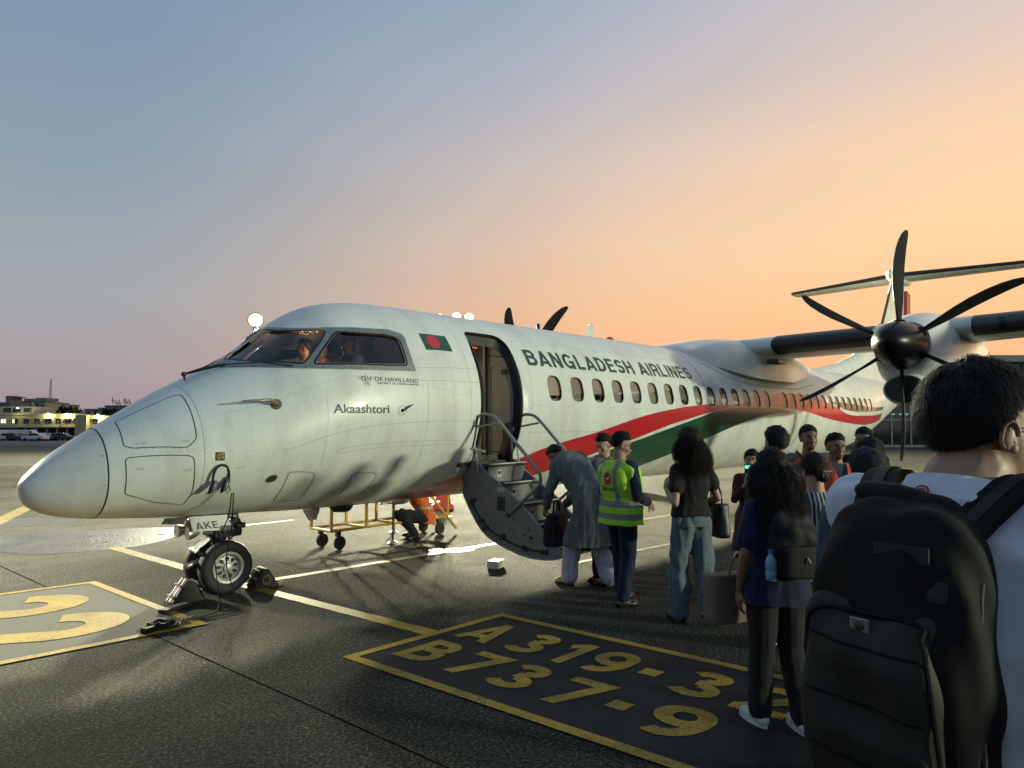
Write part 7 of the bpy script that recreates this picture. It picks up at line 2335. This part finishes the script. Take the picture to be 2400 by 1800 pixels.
p.trousers(C_wtrou, 0.98, 1.35, amp=0.014, seed=6, pad=0.0); p.shoes(mat('gold_sandal', (0.28, 0.22, 0.10), 0.4), sole=M_shoe, kind='sandal')
bg_ = empty('carry_bag', (4.80, -2.36, 0.40), 0.2); tag(bg_, 'black carry bag held on the lower steps by the bending man', 'bag')
b = MB(); ring_loft(b, [(Vector((0, 0, z)), w, d, Vector((1, 0, 0)), Vector((0, 1, 0))) for z, w, d in ((0.0, 0.17, 0.10), (0.03, 0.185, 0.115), (0.25, 0.18, 0.11), (0.36, 0.15, 0.07), (0.38, 0.10, 0.03))], 20, 0.6); remesh(b, 0.012, 2, 'body', C_black, bg_, folds(0.006))
MB().tube(curve3([(-0.08, 0, 0.37), (-0.05, 0, 0.50), (0.05, 0, 0.50), (0.08, 0, 0.37)]), 0.010, 8).build('handle', C_black, bg_)

# ---- worker crouching under the belly
p = Person('worker in orange vest crouching under the belly beside the trolley', (5.62, 1.25), 158, 1.70, skin=SKIN_D, head=(0, -20, 0), vox=0.010,
           pose=dict(spine=[(0, -0.14, 0.30), (0, -0.15, 0.39), (0, -0.11, 0.51), (0, -0.02, 0.66), (0, 0.07, 0.79), (0, 0.11, 0.86)], neck=(0, 0.13, 0.90), head=(0, 0.17, 1.02), hipL=(-0.1, -0.12, 0.32), hipR=(0.1, -0.12, 0.32), kneeL=(-0.16, 0.30, 0.46), kneeR=(0.16, 0.30, 0.40), ankL=(-0.13, 0.06, 0.085), ankR=(0.13, 0.02, 0.10),
                     shL=(-0.18, 0.07, 0.80), shR=(0.18, 0.07, 0.80), elL=(-0.24, 0.28, 0.66), elR=(0.24, 0.28, 0.66), wrL=(-0.13, 0.46, 0.62), wrR=(0.10, 0.46, 0.62), hdL=(0.3, 1, 0), hdR=(-0.3, 1, 0), hnL=(0, 0, -1), hnR=(0, 0, -1)))
p.hair(seed=7, style='short', thick=0.02, strands=200); p.shirt(C_grey, 0.9, seed=7); p.trousers(cloth('dark_work_trousers', (0.012, 0.014, 0.018)), 1.05, seed=8); p.shoes(M_shoe); p.vest(M_orangec, seed=5)

# ---- woman in jeans walking away
p = Person('woman in black top and faded jeans walking towards the stairs with black bag', (4.24, -4.42), 62, 1.735, fem=True, build=1.08, skin=SKIN_L, hair=HAIRB, head=(6, -4, 0), vox=0.009,
           pose=dict(ankL=(-0.09, 0.08, 0.085), kneeL=(-0.095, 0.07, 0.50), ankR=(0.10, -0.16, 0.11), kneeR=(0.10, -0.03, 0.50), elL=(-0.225, -0.09, 1.10), wrL=(-0.17, 0.14, 1.20), hdL=(0.2, 0.5, 0.8), elR=(0.25, -0.06, 1.13), wrR=(0.22, 0.16, 1.06), hdR=(0, 1, 0.1), hnR=(0, 0, -1)))
p.shirt(C_black, 0.27, i0=1, pad=0.020, seed=9, amp=0.009); p.trousers(C_jean, 1.04, 1.34, amp=0.014, seed=9, end=0.99, pad=0.008, top=2); p.shoes(M_shoe)


def curly_hair(p, length, n, seed, spread=0.115, curl=0.016, rad=0.009, m=None, back=0.03, wave=26):
    """ringlets from the scalp down to the shoulders"""
    rg_ = np.random.default_rng(seed); o = hair_cap(p.H, p.k, p.r, m or p.hairm, 'long', 0.036, 1.1, 700, 0.05, 0.003, seed, curl=0.5)
    b = MB()
    for i in range(n):
        a = rg_.uniform(R(150), R(390)); d = Vector((math.cos(a) * 0.088, math.sin(a) * 0.105 - 0.012, rg_.uniform(-0.04, 0.075)))
        L = length * rg_.uniform(0.65, 1.1) * (1 if math.sin(a) < 0.2 else 0.6); pts = []; ph = rg_.uniform(0, 6.28); out = Vector((math.cos(a), math.sin(a), 0)); dr = rg_.uniform(0.1, 1.0)
        for q in range(16):
            t = q / 15
            pts.append(d + out * (spread - 0.09) * math.sin(t * 2.2) * dr * 1.4 + Vector((curl * math.cos(ph + t * wave), -back * t + curl * math.sin(ph + t * wave), -L * t)))
        b.tube([v_ * p.k for v_ in pts], [rad * (0.9 - 0.6 * q / 15) * p.k for q in range(16)], 4)
    b.xf(p.H); q = b.build('curls', m or p.hairm, o, smooth=True); q['kind'] = 'stuff'
    return o


curly_hair(p, 0.28, 1000, 11, spread=0.155, curl=0.014, rad=0.0028, wave=30)
M_bag = mat('black_bag_leather', (0.014, 0.014, 0.015), 0.45, bump=0.1, bscale=80)
bg_ = empty('shoulder_bag', (4.24, -4.42, 0), R(62 - 90)); tag(bg_, 'black leather tote bag hanging from the arm of the woman in jeans', 'bag')
kk = p.k
b = MB(); ring_loft(b, [(Vector((0.30, 0.04 + (z - 0.8) * 0.12, z)) * kk, 0.055 * w, 0.17 * w, Vector((1, 0, 0)), Vector((0, 1, 0))) for z, w in ((0.76, 0.9), (0.79, 1.0), (0.95, 1.02), (1.06, 1.04), (1.075, 0.95))], 20, 0.5); remesh(b, 0.010, 2, 'body', M_bag, bg_, folds(0.004))
for y in (-0.06, 0.12):
    strap(curve3([Vector((0.30, y, 1.06)) * kk, Vector((0.285, y * 0.8, 1.20)) * kk, Vector((0.25, y * 0.5 + 0.02, 1.30)) * kk, Vector((0.22, 0.0, 1.33)) * kk]), 0.022, 0.005, (0, 1, 0), M_bag, 'strap', bg_)

# ---- woman with backpack and white sneakers
p = Person('woman with long black hair, dark backpack and white sneakers in the queue', (2.60, -5.86), 52, 1.60, fem=True, build=1.05, skin=SKIN_D, head=(0, -6, 0), vox=0.009,
           pose=dict(ankL=(-0.11, 0.05, 0.085), ankR=(0.10, -0.10, 0.085), elL=(-0.235, -0.05, 1.11), wrL=(-0.235, 0.04, 0.86), elR=(0.225, -0.06, 1.11), wrR=(0.20, 0.14, 0.99)))
p.shirt(C_navy, 0.36, pad=0.016, hem=[((0, 0, -0.09), 1.06)], loose=0.02, seed=12, amp=0.009); p.trousers(C_black, 1.05, 1.1, seed=12); p.shoes(mat('white_sneaker', (0.55, 0.54, 0.50), 0.6, var=0.08), sole=mat('sneaker_sole', (0.60, 0.59, 0.54), 0.7), kind='sneaker')
M_pack = mat('black_nylon', (0.012, 0.012, 0.013), 0.55, var=0.2, vscale=20, bump=0.2, bscale=350, spec=0.15)
curly_hair(p, 0.38, 1000, 13, spread=0.155, curl=0.009, rad=0.0030, back=0.06, wave=20)


def backpack(label, loc, face, k, y0, z0, z1, w, d, m, straps=True, xo=0.0):
    r = empty('backpack', (loc[0], loc[1], 0), R(face) - math.pi / 2); tag(r, label, 'backpack')
    H_ = z1 - z0; b = MB()
    ring_loft(b, [(Vector((xo, y0 - d * (0.5 + dy), z0 + H_ * t)) * k, w / 2 * ww * k, d / 2 * dd * k, Vector((1, 0, 0)), Vector((0, 1, 0))) for t, ww, dd, dy in ((0, 0.80, 0.75, 0.0), (0.03, 0.95, 0.95, 0.02), (0.15, 1.02, 1.06, 0.05), (0.45, 1.03, 1.08, 0.06), (0.72, 0.98, 0.98, 0.03), (0.86, 0.90, 0.84, -0.03), (0.95, 0.72, 0.64, -0.09), (1.0, 0.42, 0.36, -0.13))], 28, 0.62)
    body = remesh(b, 0.008, 3, 'body', m, r, folds(0.014, fx=11, fz=9, seed=4))
    return r, body


r, body = backpack('dark backpack worn by the woman in white sneakers', (2.60, -5.86), 52, p.k, -0.12, 0.98, 1.42, 0.30, 0.17, M_pack)
for s in (-1, 1):
    strap(curve3([Vector(q) * p.k for q in ((s * 0.09, -0.14, 1.40), (s * 0.11, -0.06, 1.475), (s * 0.115, 0.03, 1.465), (s * 0.12, 0.11, 1.38), (s * 0.13, 0.13, 1.25))]), 0.055, 0.012, (1, 0, 0), M_pack, 'shoulder_strap', r)
b = MB(); ring_loft(b, [(Vector((0, -0.30, z)) * p.k, 0.12 * w * p.k, 0.03 * p.k, Vector((1, 0, 0)), Vector((0, 1, 0))) for z, w in ((1.0, 0.9), (1.02, 1.0), (1.17, 1.0), (1.2, 0.85))], 20, 0.6); remesh(b, 0.01, 2, 'front_pocket', M_pack, r)
MB().tube([Vector((0.02, -0.335, 1.13)) * p.k, Vector((0.035, -0.345, 1.10)) * p.k], 0.004, 6).build('zip_pull', M_alu, r)
bo_ = empty('water_bottle', Vector((2.60, -5.86, 0)) + Matrix.Rotation(R(52) - math.pi / 2, 3, 'Z') @ (Vector((-0.165, -0.24, 0.985)) * p.k)); tag(bo_, 'blue capped water bottle in the side pocket of the dark backpack', 'bottle')
MB().lathe([(0.001, 0.0), (0.028, 0.0), (0.031, 0.006), (0.031, 0.05), (0.029, 0.055), (0.031, 0.06), (0.031, 0.10), (0.024, 0.125), (0.013, 0.14), (0.012, 0.15)], n=20).build('bottle_body', mat('water_bottle_plastic', (0.16, 0.30, 0.42), 0.15, spec=0.6), bo_, ang=50)
MB().lathe([(0.0145, 0.148), (0.0145, 0.17), (0.001, 0.171)], n=16).build('cap', mat('bottle_cap_blue', (0.03, 0.16, 0.42), 0.4), bo_, ang=50)
tb_ = empty('tote_bag', (2.68, -5.58, 0.14), R(52 - 90 + 10)); tag(tb_, 'brown paper tote bag hanging from the hand of the woman in white sneakers', 'bag')
M_tote = mat('brown_tote', (0.15, 0.11, 0.08), 0.8, var=0.1)
b = MB(); ring_loft(b, [(Vector((-0.02, 0.02, z)), 0.19 * w, 0.065 * w, Vector((1, 0, 0)), Vector((0, 1, 0))) for z, w in ((0.40, 0.96), (0.42, 1.0), (0.60, 1.02), (0.70, 1.03))], 20, 0.4); remesh(b, 0.010, 1, 'body', M_tote, tb_, folds(0.004))
for y in (-0.05, 0.07):
    MB().tube(curve3([(-0.10, y, 0.69), (-0.06, y * 0.7, 0.78), (0.0, 0.0, 0.83), (0.06, y * 0.7, 0.78), (0.09, y, 0.69)]), 0.008, 6).build('handle', M_tote, tb_)

# ---- tall man further up the queue, seen from behind
p = Person('dark haired man seen from behind between the phone woman and the queue', (4.10, -5.28), 50, 1.755, skin=SKIN_D, head=(10, -3, 0))
p.shirt(C_black, 0.5, seed=15); p.trousers(C_black, seed=15); p.shoes(M_shoe); p.hair(seed=16, style='short', thick=0.030, strands=2200, slen=0.024, swid=0.0018)
# ---- woman in striped blouse with hair clip
p = Person('woman in black and white striped blouse with hair tied in a bun', (3.46, -5.80), 40, 1.575, fem=True, build=1.12, skin=SKIN_L, head=(12, -8, 0), vox=0.009)
p.shirt(stripe_mat('striped_blouse', (0.012, 0.012, 0.014), (0.38, 0.38, 0.39), 12.0, 0), 0.42, pad=0.014, hem=[((0, 0, -0.08), 1.05)], loose=0.015, seed=17); p.trousers(C_black, seed=17); p.shoes(M_shoe)
p.hair(seed=18, style='long', thick=0.02, strands=700, slen=0.05)
b = MB(); b.ellipsoid((0, -0.115 * p.k, -0.055 * p.k), (0.045, 0.038, 0.042), 14, 10); b.xf(p.H); b.build('hair_bun', HAIR, p.r, ang=80)
b = MB(); b.tube([(-0.028, -0.155, -0.055), (-0.03, -0.165, -0.02), (0.03, -0.165, -0.02), (0.028, -0.155, -0.055)], 0.005, 6); b.tube([(-0.012, -0.16, -0.05), (-0.014, -0.165, -0.012)], 0.004, 6); b.xf(p.H); b.build('hair_clip', mat('hair_clip', (0.45, 0.42, 0.36), 0.2, 0.6), p.r)
# ---- two heads in front of the backpack man
p = Person('short grey-black haired person in denim shirt standing in front of the backpack man', (2.22, -6.49), 30, 1.63, skin=SKIN, head=(15, -6, 0), hair=mat('greying_hair', (0.020, 0.019, 0.018), 0.6, spec=0.2))
p.shirt(C_denimsh, 0.6, seed=19, amp=0.01); p.trousers(C_black, seed=19); p.shoes(M_shoe); p.hair(seed=19, style='short', thick=0.028, strands=2600, slen=0.022, swid=0.0016)
p = Person('dark haired man with visible ear beyond the grey haired person', (3.17, -6.24), 12, 1.675, skin=SKIN, head=(14, -8, 0))
p.shirt(C_black, 0.5, seed=20); p.trousers(C_black, seed=20); p.shoes(M_shoe); p.hair(seed=20, style='short', thick=0.030, strands=2200, slen=0.024, swid=0.0018)
# ---- woman at the right edge
p = Person('woman with glasses and dark hair at the right edge of the crowd', (1.66, -7.16), 172, 1.62, fem=True, skin=SKIN, head=(0, -5, 0))
p.shirt(C_black, 0.6, seed=21); p.trousers(C_black, seed=21); p.shoes(M_shoe); p.hair(seed=21, style='long', thick=0.03, strands=700, slen=0.06); p.face(); p.glasses()
# ---- woman with phone
p = Person('woman in maroon facing the camera with a small lit screen held up', (5.52, -4.44), 205, 1.545, fem=True, skin=SKIN_L, head=(-8, -4, 0), vox=0.009,
           pose=dict(elR=(0.20, 0.10, 1.16), wrR=(0.07, 0.25, 1.36), hdR=(-0.25, 0.1, 1), hnR=(0, -1, 0), elL=(-0.22, 0.0, 1.10), wrL=(-0.2, 0.15, 0.95), curl=0.6))
p.shirt(C_maroon, 0.85, pad=0.018, hem=[((0, 0, -0.2), 1.1), ((0, 0, -0.4), 1.15)], loose=0.02, seed=22, name='tunic'); p.trousers(C_maroon, seed=22); p.shoes(M_shoe); p.hair(seed=22, style='long', thick=0.014, strands=500, slen=0.04); p.face()
q = Matrix.Rotation(R(205) - math.pi / 2, 3, 'Z')
ph_ = empty('phone', Vector((5.52, -4.44, 0)) + q @ (Vector((0.045, 0.245, 1.50)) * p.k), R(205) - math.pi / 2); tag(ph_, 'phone with green lit screen held by the woman in maroon', 'phone')
MB().box((0, 0, 0), (0.075, 0.010, 0.15)).build('case', M_ink, ph_, bevel=0.006)
MB().box((0, 0.0062, 0.045), (0.066, 0.002, 0.036)).build('screen', emat('green_screen', (0.12, 0.75, 0.50), 1.3), ph_)
# ---- airline staff in orange vests
p = Person('young man in orange vest staring at the camera left of the bespectacled staff', (5.94, -4.88), 216, 1.79, skin=SKIN_D, head=(4, 0, 0), vox=0.009); p.face(); p.hair(seed=23, **SHORT); p.shirt(C_grey, 0.9, seed=23); p.trousers(C_dkblue, seed=23); p.shoes(M_shoe); p.vest(M_orange, seed=6, opening=0.010)
strap(curve3([Vector(q_) * p.k for q_ in ((0.13, 0.0, 1.49), (0.09, 0.16, 1.40), (-0.02, 0.185, 1.2), (-0.16, 0.15, 0.98))]), 0.04, 0.006, (0, 0, 1), cloth('olive_strap', (0.06, 0.055, 0.035)), 'bag_strap', p.r)
p = Person('stout man with glasses in orange vest facing the camera, middle of the staff', (5.56, -5.27), 221, 1.705, build=1.14, skin=SKIN_D, head=(0, -2, 0), vox=0.009, headw=1.08); p.face(); p.glasses(); p.hair(seed=24, **SHORT); p.shirt(C_denimsh, 0.9, seed=24); p.trousers(C_dkblue, seed=24); p.shoes(M_shoe); v = p.vest(M_orange, seed=7, opening=0.018)
MB().box(Vector((-0.08, 0.176, 1.18)) * p.k, (0.06, 0.008, 0.045)).build('badge', mat('white_badge', (0.5, 0.5, 0.48), 0.5), v)
p = Person('man with light-rimmed glasses right of the bespectacled staff, head half hidden', (6.57, -5.24), 200, 1.765, skin=SKIN_D, head=(-20, -3, 0), vox=0.009); p.face(); p.glasses(); p.hair(seed=25, **SHORT); p.shirt(C_black, 0.9, seed=25); p.trousers(C_dkblue, seed=25); p.shoes(M_shoe)
# ---- passenger inside the doorway and the two pilots
p = Person('passenger in dark clothes standing inside the airplane doorway', (5.78, -0.28), 20, 1.50, skin=SKIN, z0=1.30, vox=0.012); p.shirt(C_black, 0.8, pad=0.03, seed=26, vox=0.012); p.trousers(C_black, seed=26); p.hair(seed=26, style='short', thick=0.03, strands=300)
SIT = dict(spine=[(0, 0, 0.42), (0, 0.0, 0.51), (0, -0.02, 0.63), (0, -0.03, 0.78), (0, -0.04, 0.92), (0, -0.03, 1.0)], neck=(0, -0.02, 1.04), head=(0, 0.0, 1.172), hipL=(-0.1, 0, 0.47), hipR=(0.1, 0, 0.47), kneeL=(-0.12, 0.42, 0.50), kneeR=(0.12, 0.42, 0.50), ankL=(-0.12, 0.52, 0.085), ankR=(0.12, 0.52, 0.085), shL=(-0.175, -0.04, 0.945), shR=(0.175, -0.04, 0.945), elL=(-0.24, 0.08, 0.70), elR=(0.24, 0.08, 0.70), wrL=(-0.15, 0.32, 0.75), wrR=(0.15, 0.32, 0.75), hdL=(0, 1, 0.2), hdR=(0, 1, 0.2))
for y, lab, hd_ in ((-0.50, 'pilot in white shirt seated at the near cockpit window', 30), (0.50, 'second pilot seated on the far side of the cockpit', -30)):
    p = Person(lab, (3.10, y), 180, 1.72, skin=SKIN, z0=1.66, pose=SIT, head=(hd_, -8, 0), vox=0.012, group='pilots in the cockpit'); p.shirt(C_shirtw, 0.35, seed=30 + y, vox=0.012); p.trousers(C_dkblue, seed=30); p.hair(seed=31, style='short', thick=0.02, strands=200); p.face()

# ---- the man with the backpack in the foreground
BF = -15
p = Person('man in white polo shirt with glasses and large black backpack in the foreground', (0.075, -7.262), BF, 1.94, build=1.10, skin=SKIN_L, head=(-30, -5, 0), vox=0.006, headw=1.03, headk=0.855,
           pose=dict(head=(0.022, 0.035, 1.562), neck=(0.005, 0.0, 1.475), shL=(-0.17, 0.0, 1.41), shR=(0.19, -0.015, 1.415), elR=(0.26, -0.05, 1.12), wrR=(0.25, 0.06, 0.88), elL=(-0.175, 0.14, 1.17), wrL=(-0.08, 0.32, 1.24), hdL=(0.3, 0.6, 0.7)))
k = p.k
p.face(); p.glasses(); ear_detail(p.H, p.hk, p.r, SKIN_L, 1.03)
p.hair(seed=40, style='nape', thick=0.027, vol=1.0, strands=22000, slen=0.026, swid=0.0008, fine=(110, 70))
sh = p.shirt(C_white, 0.40, pad=0.026, hem=[((0, 0, -0.12), 1.05)], loose=0.01, amp=0.013, seed=41, vox=0.007, name='polo_shirt')
p.trousers(C_jean, seed=41); p.shoes(M_shoe)
# collar: a folded band round the neck, red inside edge, round badge at the nape
M_redtrim = cloth('red_trim', (0.20, 0.010, 0.015))
Nk = p.P['neck']
cv = []; cf = []; tv = []; tf = []; iv = []; if_ = []
n_ = 40
for i in range(n_):
    a = R(115 + 310 * i / (n_ - 1)); ca, sa = math.cos(a), math.sin(a)
    r0 = Vector((0.074 * ca, 0.072 * sa - 0.010, 0)); up = 0.012 + 0.010 * max(0, -sa)
    wob = 0.004 * math.sin(3 * a)
    for dr, dz in ((0.0, up), (0.008, up + 0.004), (0.026, -0.012), (0.046 + wob, -0.040)):
        cv.append((Nk / k + Vector((r0.x + dr * ca, r0.y + dr * sa, dz - 0.018 + 0.0 * sa + 0.012 * (-sa)))) * k)
    for dr, dz in ((-0.004, up - 0.022), (0.001, up + 0.001)):
        iv.append((Nk / k + Vector((r0.x + dr * ca, r0.y + dr * sa, dz - 0.018 + 0.012 * (-sa)))) * k)
    for dr, dz in ((0.036, -0.026), (0.048 + wob, -0.0425)):
        tv.append((Nk / k + Vector((r0.x + (dr + 0.0015) * ca, r0.y + (dr + 0.0015) * sa, dz - 0.018 + 0.012 * (-sa)))) * k)
for i in range(n_ - 1):
    for q in range(3): cf.append((4 * i + q, 4 * i + q + 1, 4 * i + 4 + q + 1, 4 * i + 4 + q))
    if_.append((2 * i, 2 * i + 1, 2 * i + 3, 2 * i + 2))
    if i < 9 or i > 29: tf.append((2 * i, 2 * i + 1, 2 * i + 3, 2 * i + 2))
col = mk('collar', cv, cf, C_white, sh, True)
mk('collar_lining', iv, if_, M_redtrim, col, True); mk('collar_stripe', tv, tf, M_redtrim, col, True)
bc = (Nk / k + Vector((-0.012, -0.118, -0.012))) * k
M_crest = mat('crest_red', (0.36, 0.03, 0.03), 0.6); M_crestw = mat('crest_white', (0.5, 0.42, 0.38), 0.6)
def disc(r0, r1, m, name, off, parent, n=24):
    b = MB(); vs = []
    for i in range(n):
        a = 2 * math.pi * i / n
        for r_ in (r0, r1): vs.append(Vector((bc.x + r_ * math.cos(a) * k, bc.y + off + (r_ * math.sin(a)) * 0.62 * k * 1.0, bc.z + r_ * math.sin(a) * 0.9 * k)))
    b.add(vs, [(2 * i, 2 * i + 1, 2 * ((i + 1) % n) + 1, 2 * ((i + 1) % n)) for i in range(n)]); return b.build(name, m, parent)
cr = disc(0.0005, 0.0135, M_crest, 'crest', 0.0, col); disc(0.0085, 0.0100, M_crestw, 'crest_ring', -0.0012, cr); disc(0.0005, 0.0042, M_crestw, 'crest_centre', -0.0012, cr)

# backpack of the foreground man
M_pk = mat('charcoal_pack_nylon', (0.030, 0.029, 0.024), 0.62, var=0.25, vscale=16, bump=0.16, bscale=600, spec=0.2)
M_pkd = mat('black_pack_nylon', (0.0095, 0.0092, 0.0085), 0.7, bump=0.16, bscale=600, spec=0.15)
r, body = backpack('large black backpack with small metal badge on the man in the foreground', (0.075, -7.262), BF, k, -0.125, 1.00, 1.455, 0.248, 0.155, M_pkd)
def onpack(x, z, dy=0.0):
    t = (z - 1.00) / 0.455
    dd_ = np.interp(t, [0, 0.15, 0.45, 0.72, 0.86, 0.95, 1], [0.9, 1.06, 1.08, 0.98, 0.84, 0.64, 0.36]); off = np.interp(t, [0, 0.15, 0.45, 0.72, 0.86, 0.95, 1], [0.0, 0.05, 0.06, 0.03, -0.03, -0.09, -0.13])
    return Vector((x, -0.125 - 0.155 * (0.5 + off) - 0.0775 * dd_ - dy, z)) * k
# front pocket, bulging
b = MB(); rg_ = []
for z, w, d in ((1.005, 0.95, 0.02), (1.02, 1.0, 0.028), (1.11, 1.02, 0.038), (1.22, 1.0, 0.034), (1.29, 0.97, 0.022), (1.305, 0.86, 0.010)):
    rg_.append((onpack(0, z) + Vector((0, 0.01, 0)), 0.095 * w * k, d * k, Vector((1, 0, 0)), Vector((0, 1, 0))))
ring_loft(b, rg_, 28, 0.5)
fp = remesh(b, 0.007, 2, 'front_pocket', M_pk, r, folds(0.013, fx=13, fz=10, seed=8))
tr_ = BVHTree.FromPolygons([v_.co for v_ in fp.data.vertices], [tuple(q_.vertices) for q_ in fp.data.polygons])
def hitp(x, z, off=0.002):
    h = tr_.ray_cast(Vector((x * k, -1.0, z * k)), Vector((0, 1, 0))); return (h[0] + Vector((0, -off, 0))) if h[0] else onpack(x, z, 0.03)
for z in (1.25, 1.165, 1.08):
    MB().tube([hitp(x, z - 0.06 * (x + 0.1) * 0.5, 0.0005) for x in np.linspace(-0.092, 0.092, 14)], 0.0026, 6).build('seam', M_pkd, fp)
zp = rpoly([(-0.094, 1.02), (-0.096, 1.292), (0.096, 1.292), (0.094, 1.02)], [0, 0.045, 0.045, 0], 5)
MB().tube([hitp(x, z, 0.001) for x, z in zp], 0.0042, 6).build('zip_line', M_pkd, fp)
c_ = hitp(-0.005, 1.275, 0.004)
bd = MB().box(c_, (0.030 * k, 0.005, 0.023 * k)).build('metal_badge', mat('badge_metal', (0.30, 0.31, 0.28), 0.3, 0.8), fp, bevel=0.002)
MB().ellipsoid(c_ - Vector((0, 0.003, 0)), (0.008 * k, 0.002, 0.0075 * k), 12, 8).build('badge_motif', mat('badge_motif', (0.03, 0.035, 0.03), 0.4), bd)
# upper panel with webbing
b = MB(); ring_loft(b, [(onpack(0.005, z) + Vector((0, 0.016, 0)), 0.100 * w * k, 0.009 * k, Vector((1, 0, 0)), Vector((0, 1, 0))) for z, w in ((1.315, 0.98), (1.325, 1.0), (1.37, 0.94), (1.385, 0.82))], 24, 0.5); up_ = remesh(b, 0.008, 2, 'top_panel', M_pk, r, folds(0.007, fx=9, fz=9, seed=9))
strap([onpack(x, 1.385, 0.006) for x in np.linspace(0.0, 0.08, 8)], 0.026, 0.004, (0, 0, 1), mat('webbing', (0.022, 0.021, 0.018), 0.7, bump=0.4, bscale=500), 'webbing', r)
b = MB(); b.ellipsoid(Vector((-0.02, -0.16, 1.452)) * k, (0.085, 0.042, 0.030), 18, 12, Matrix.Rotation(R(10), 3, 'Y')); b.ellipsoid(Vector((0.03, -0.165, 1.44)) * k, (0.06, 0.04, 0.03), 14, 10); remesh(b, 0.009, 2, 'padded_handle', M_pkd, r, folds(0.006, fx=12, fz=12, seed=10))
for s in (-1, 1):
    zs = [onpack(s * 0.111, z, -0.042) for z in np.linspace(1.05, 1.35, 14)]
    MB().tube([q_ + Vector((s * 0.012, 0.02, 0)) for q_ in zs], 0.005, 6).build('side_zip', mat('zip_metal', (0.06, 0.06, 0.055), 0.4, 0.5), r)
MB().tube([onpack(-0.125, 1.10, -0.042), onpack(-0.128, 1.06, -0.038)], 0.006, 6).build('zip_pull', M_alu, r)
trb = BVHTree.FromPolygons([v_.co for v_ in sh.data.vertices], [tuple(q_.vertices) for q_ in sh.data.polygons])
def onshirt(x, y, z):
    q_ = Vector((x, y, z)) * k; h = trb.find_nearest(q_); nn = h[1]
    return h[0] + nn * 0.012
for s in (-1, 1):
    path = [Vector((s * 0.07, -0.165, 1.40)) * k] + [onshirt(s * x, y, z) for x, y, z in ((0.085, -0.12, 1.44), (0.10, -0.06, 1.52), (0.115, 0.0, 1.52), (0.12, 0.06, 1.48), (0.125, 0.12, 1.40), (0.13, 0.14, 1.28), (0.145, 0.12, 1.15))] + [Vector((s * 0.19, -0.06, 1.07)) * k, Vector((s * 0.165, -0.17, 1.06)) * k]
    strap(curve3(path, 5), 0.066, 0.016, (1, 0, 0), M_pkd, 'shoulder_strap', r)
    strap(curve3([q_ + Vector((s * 0.0, 0, 0.010)) for q_ in path[:6]], 5), 0.022, 0.006, (1, 0, 0), M_pk, 'strap_webbing', r)
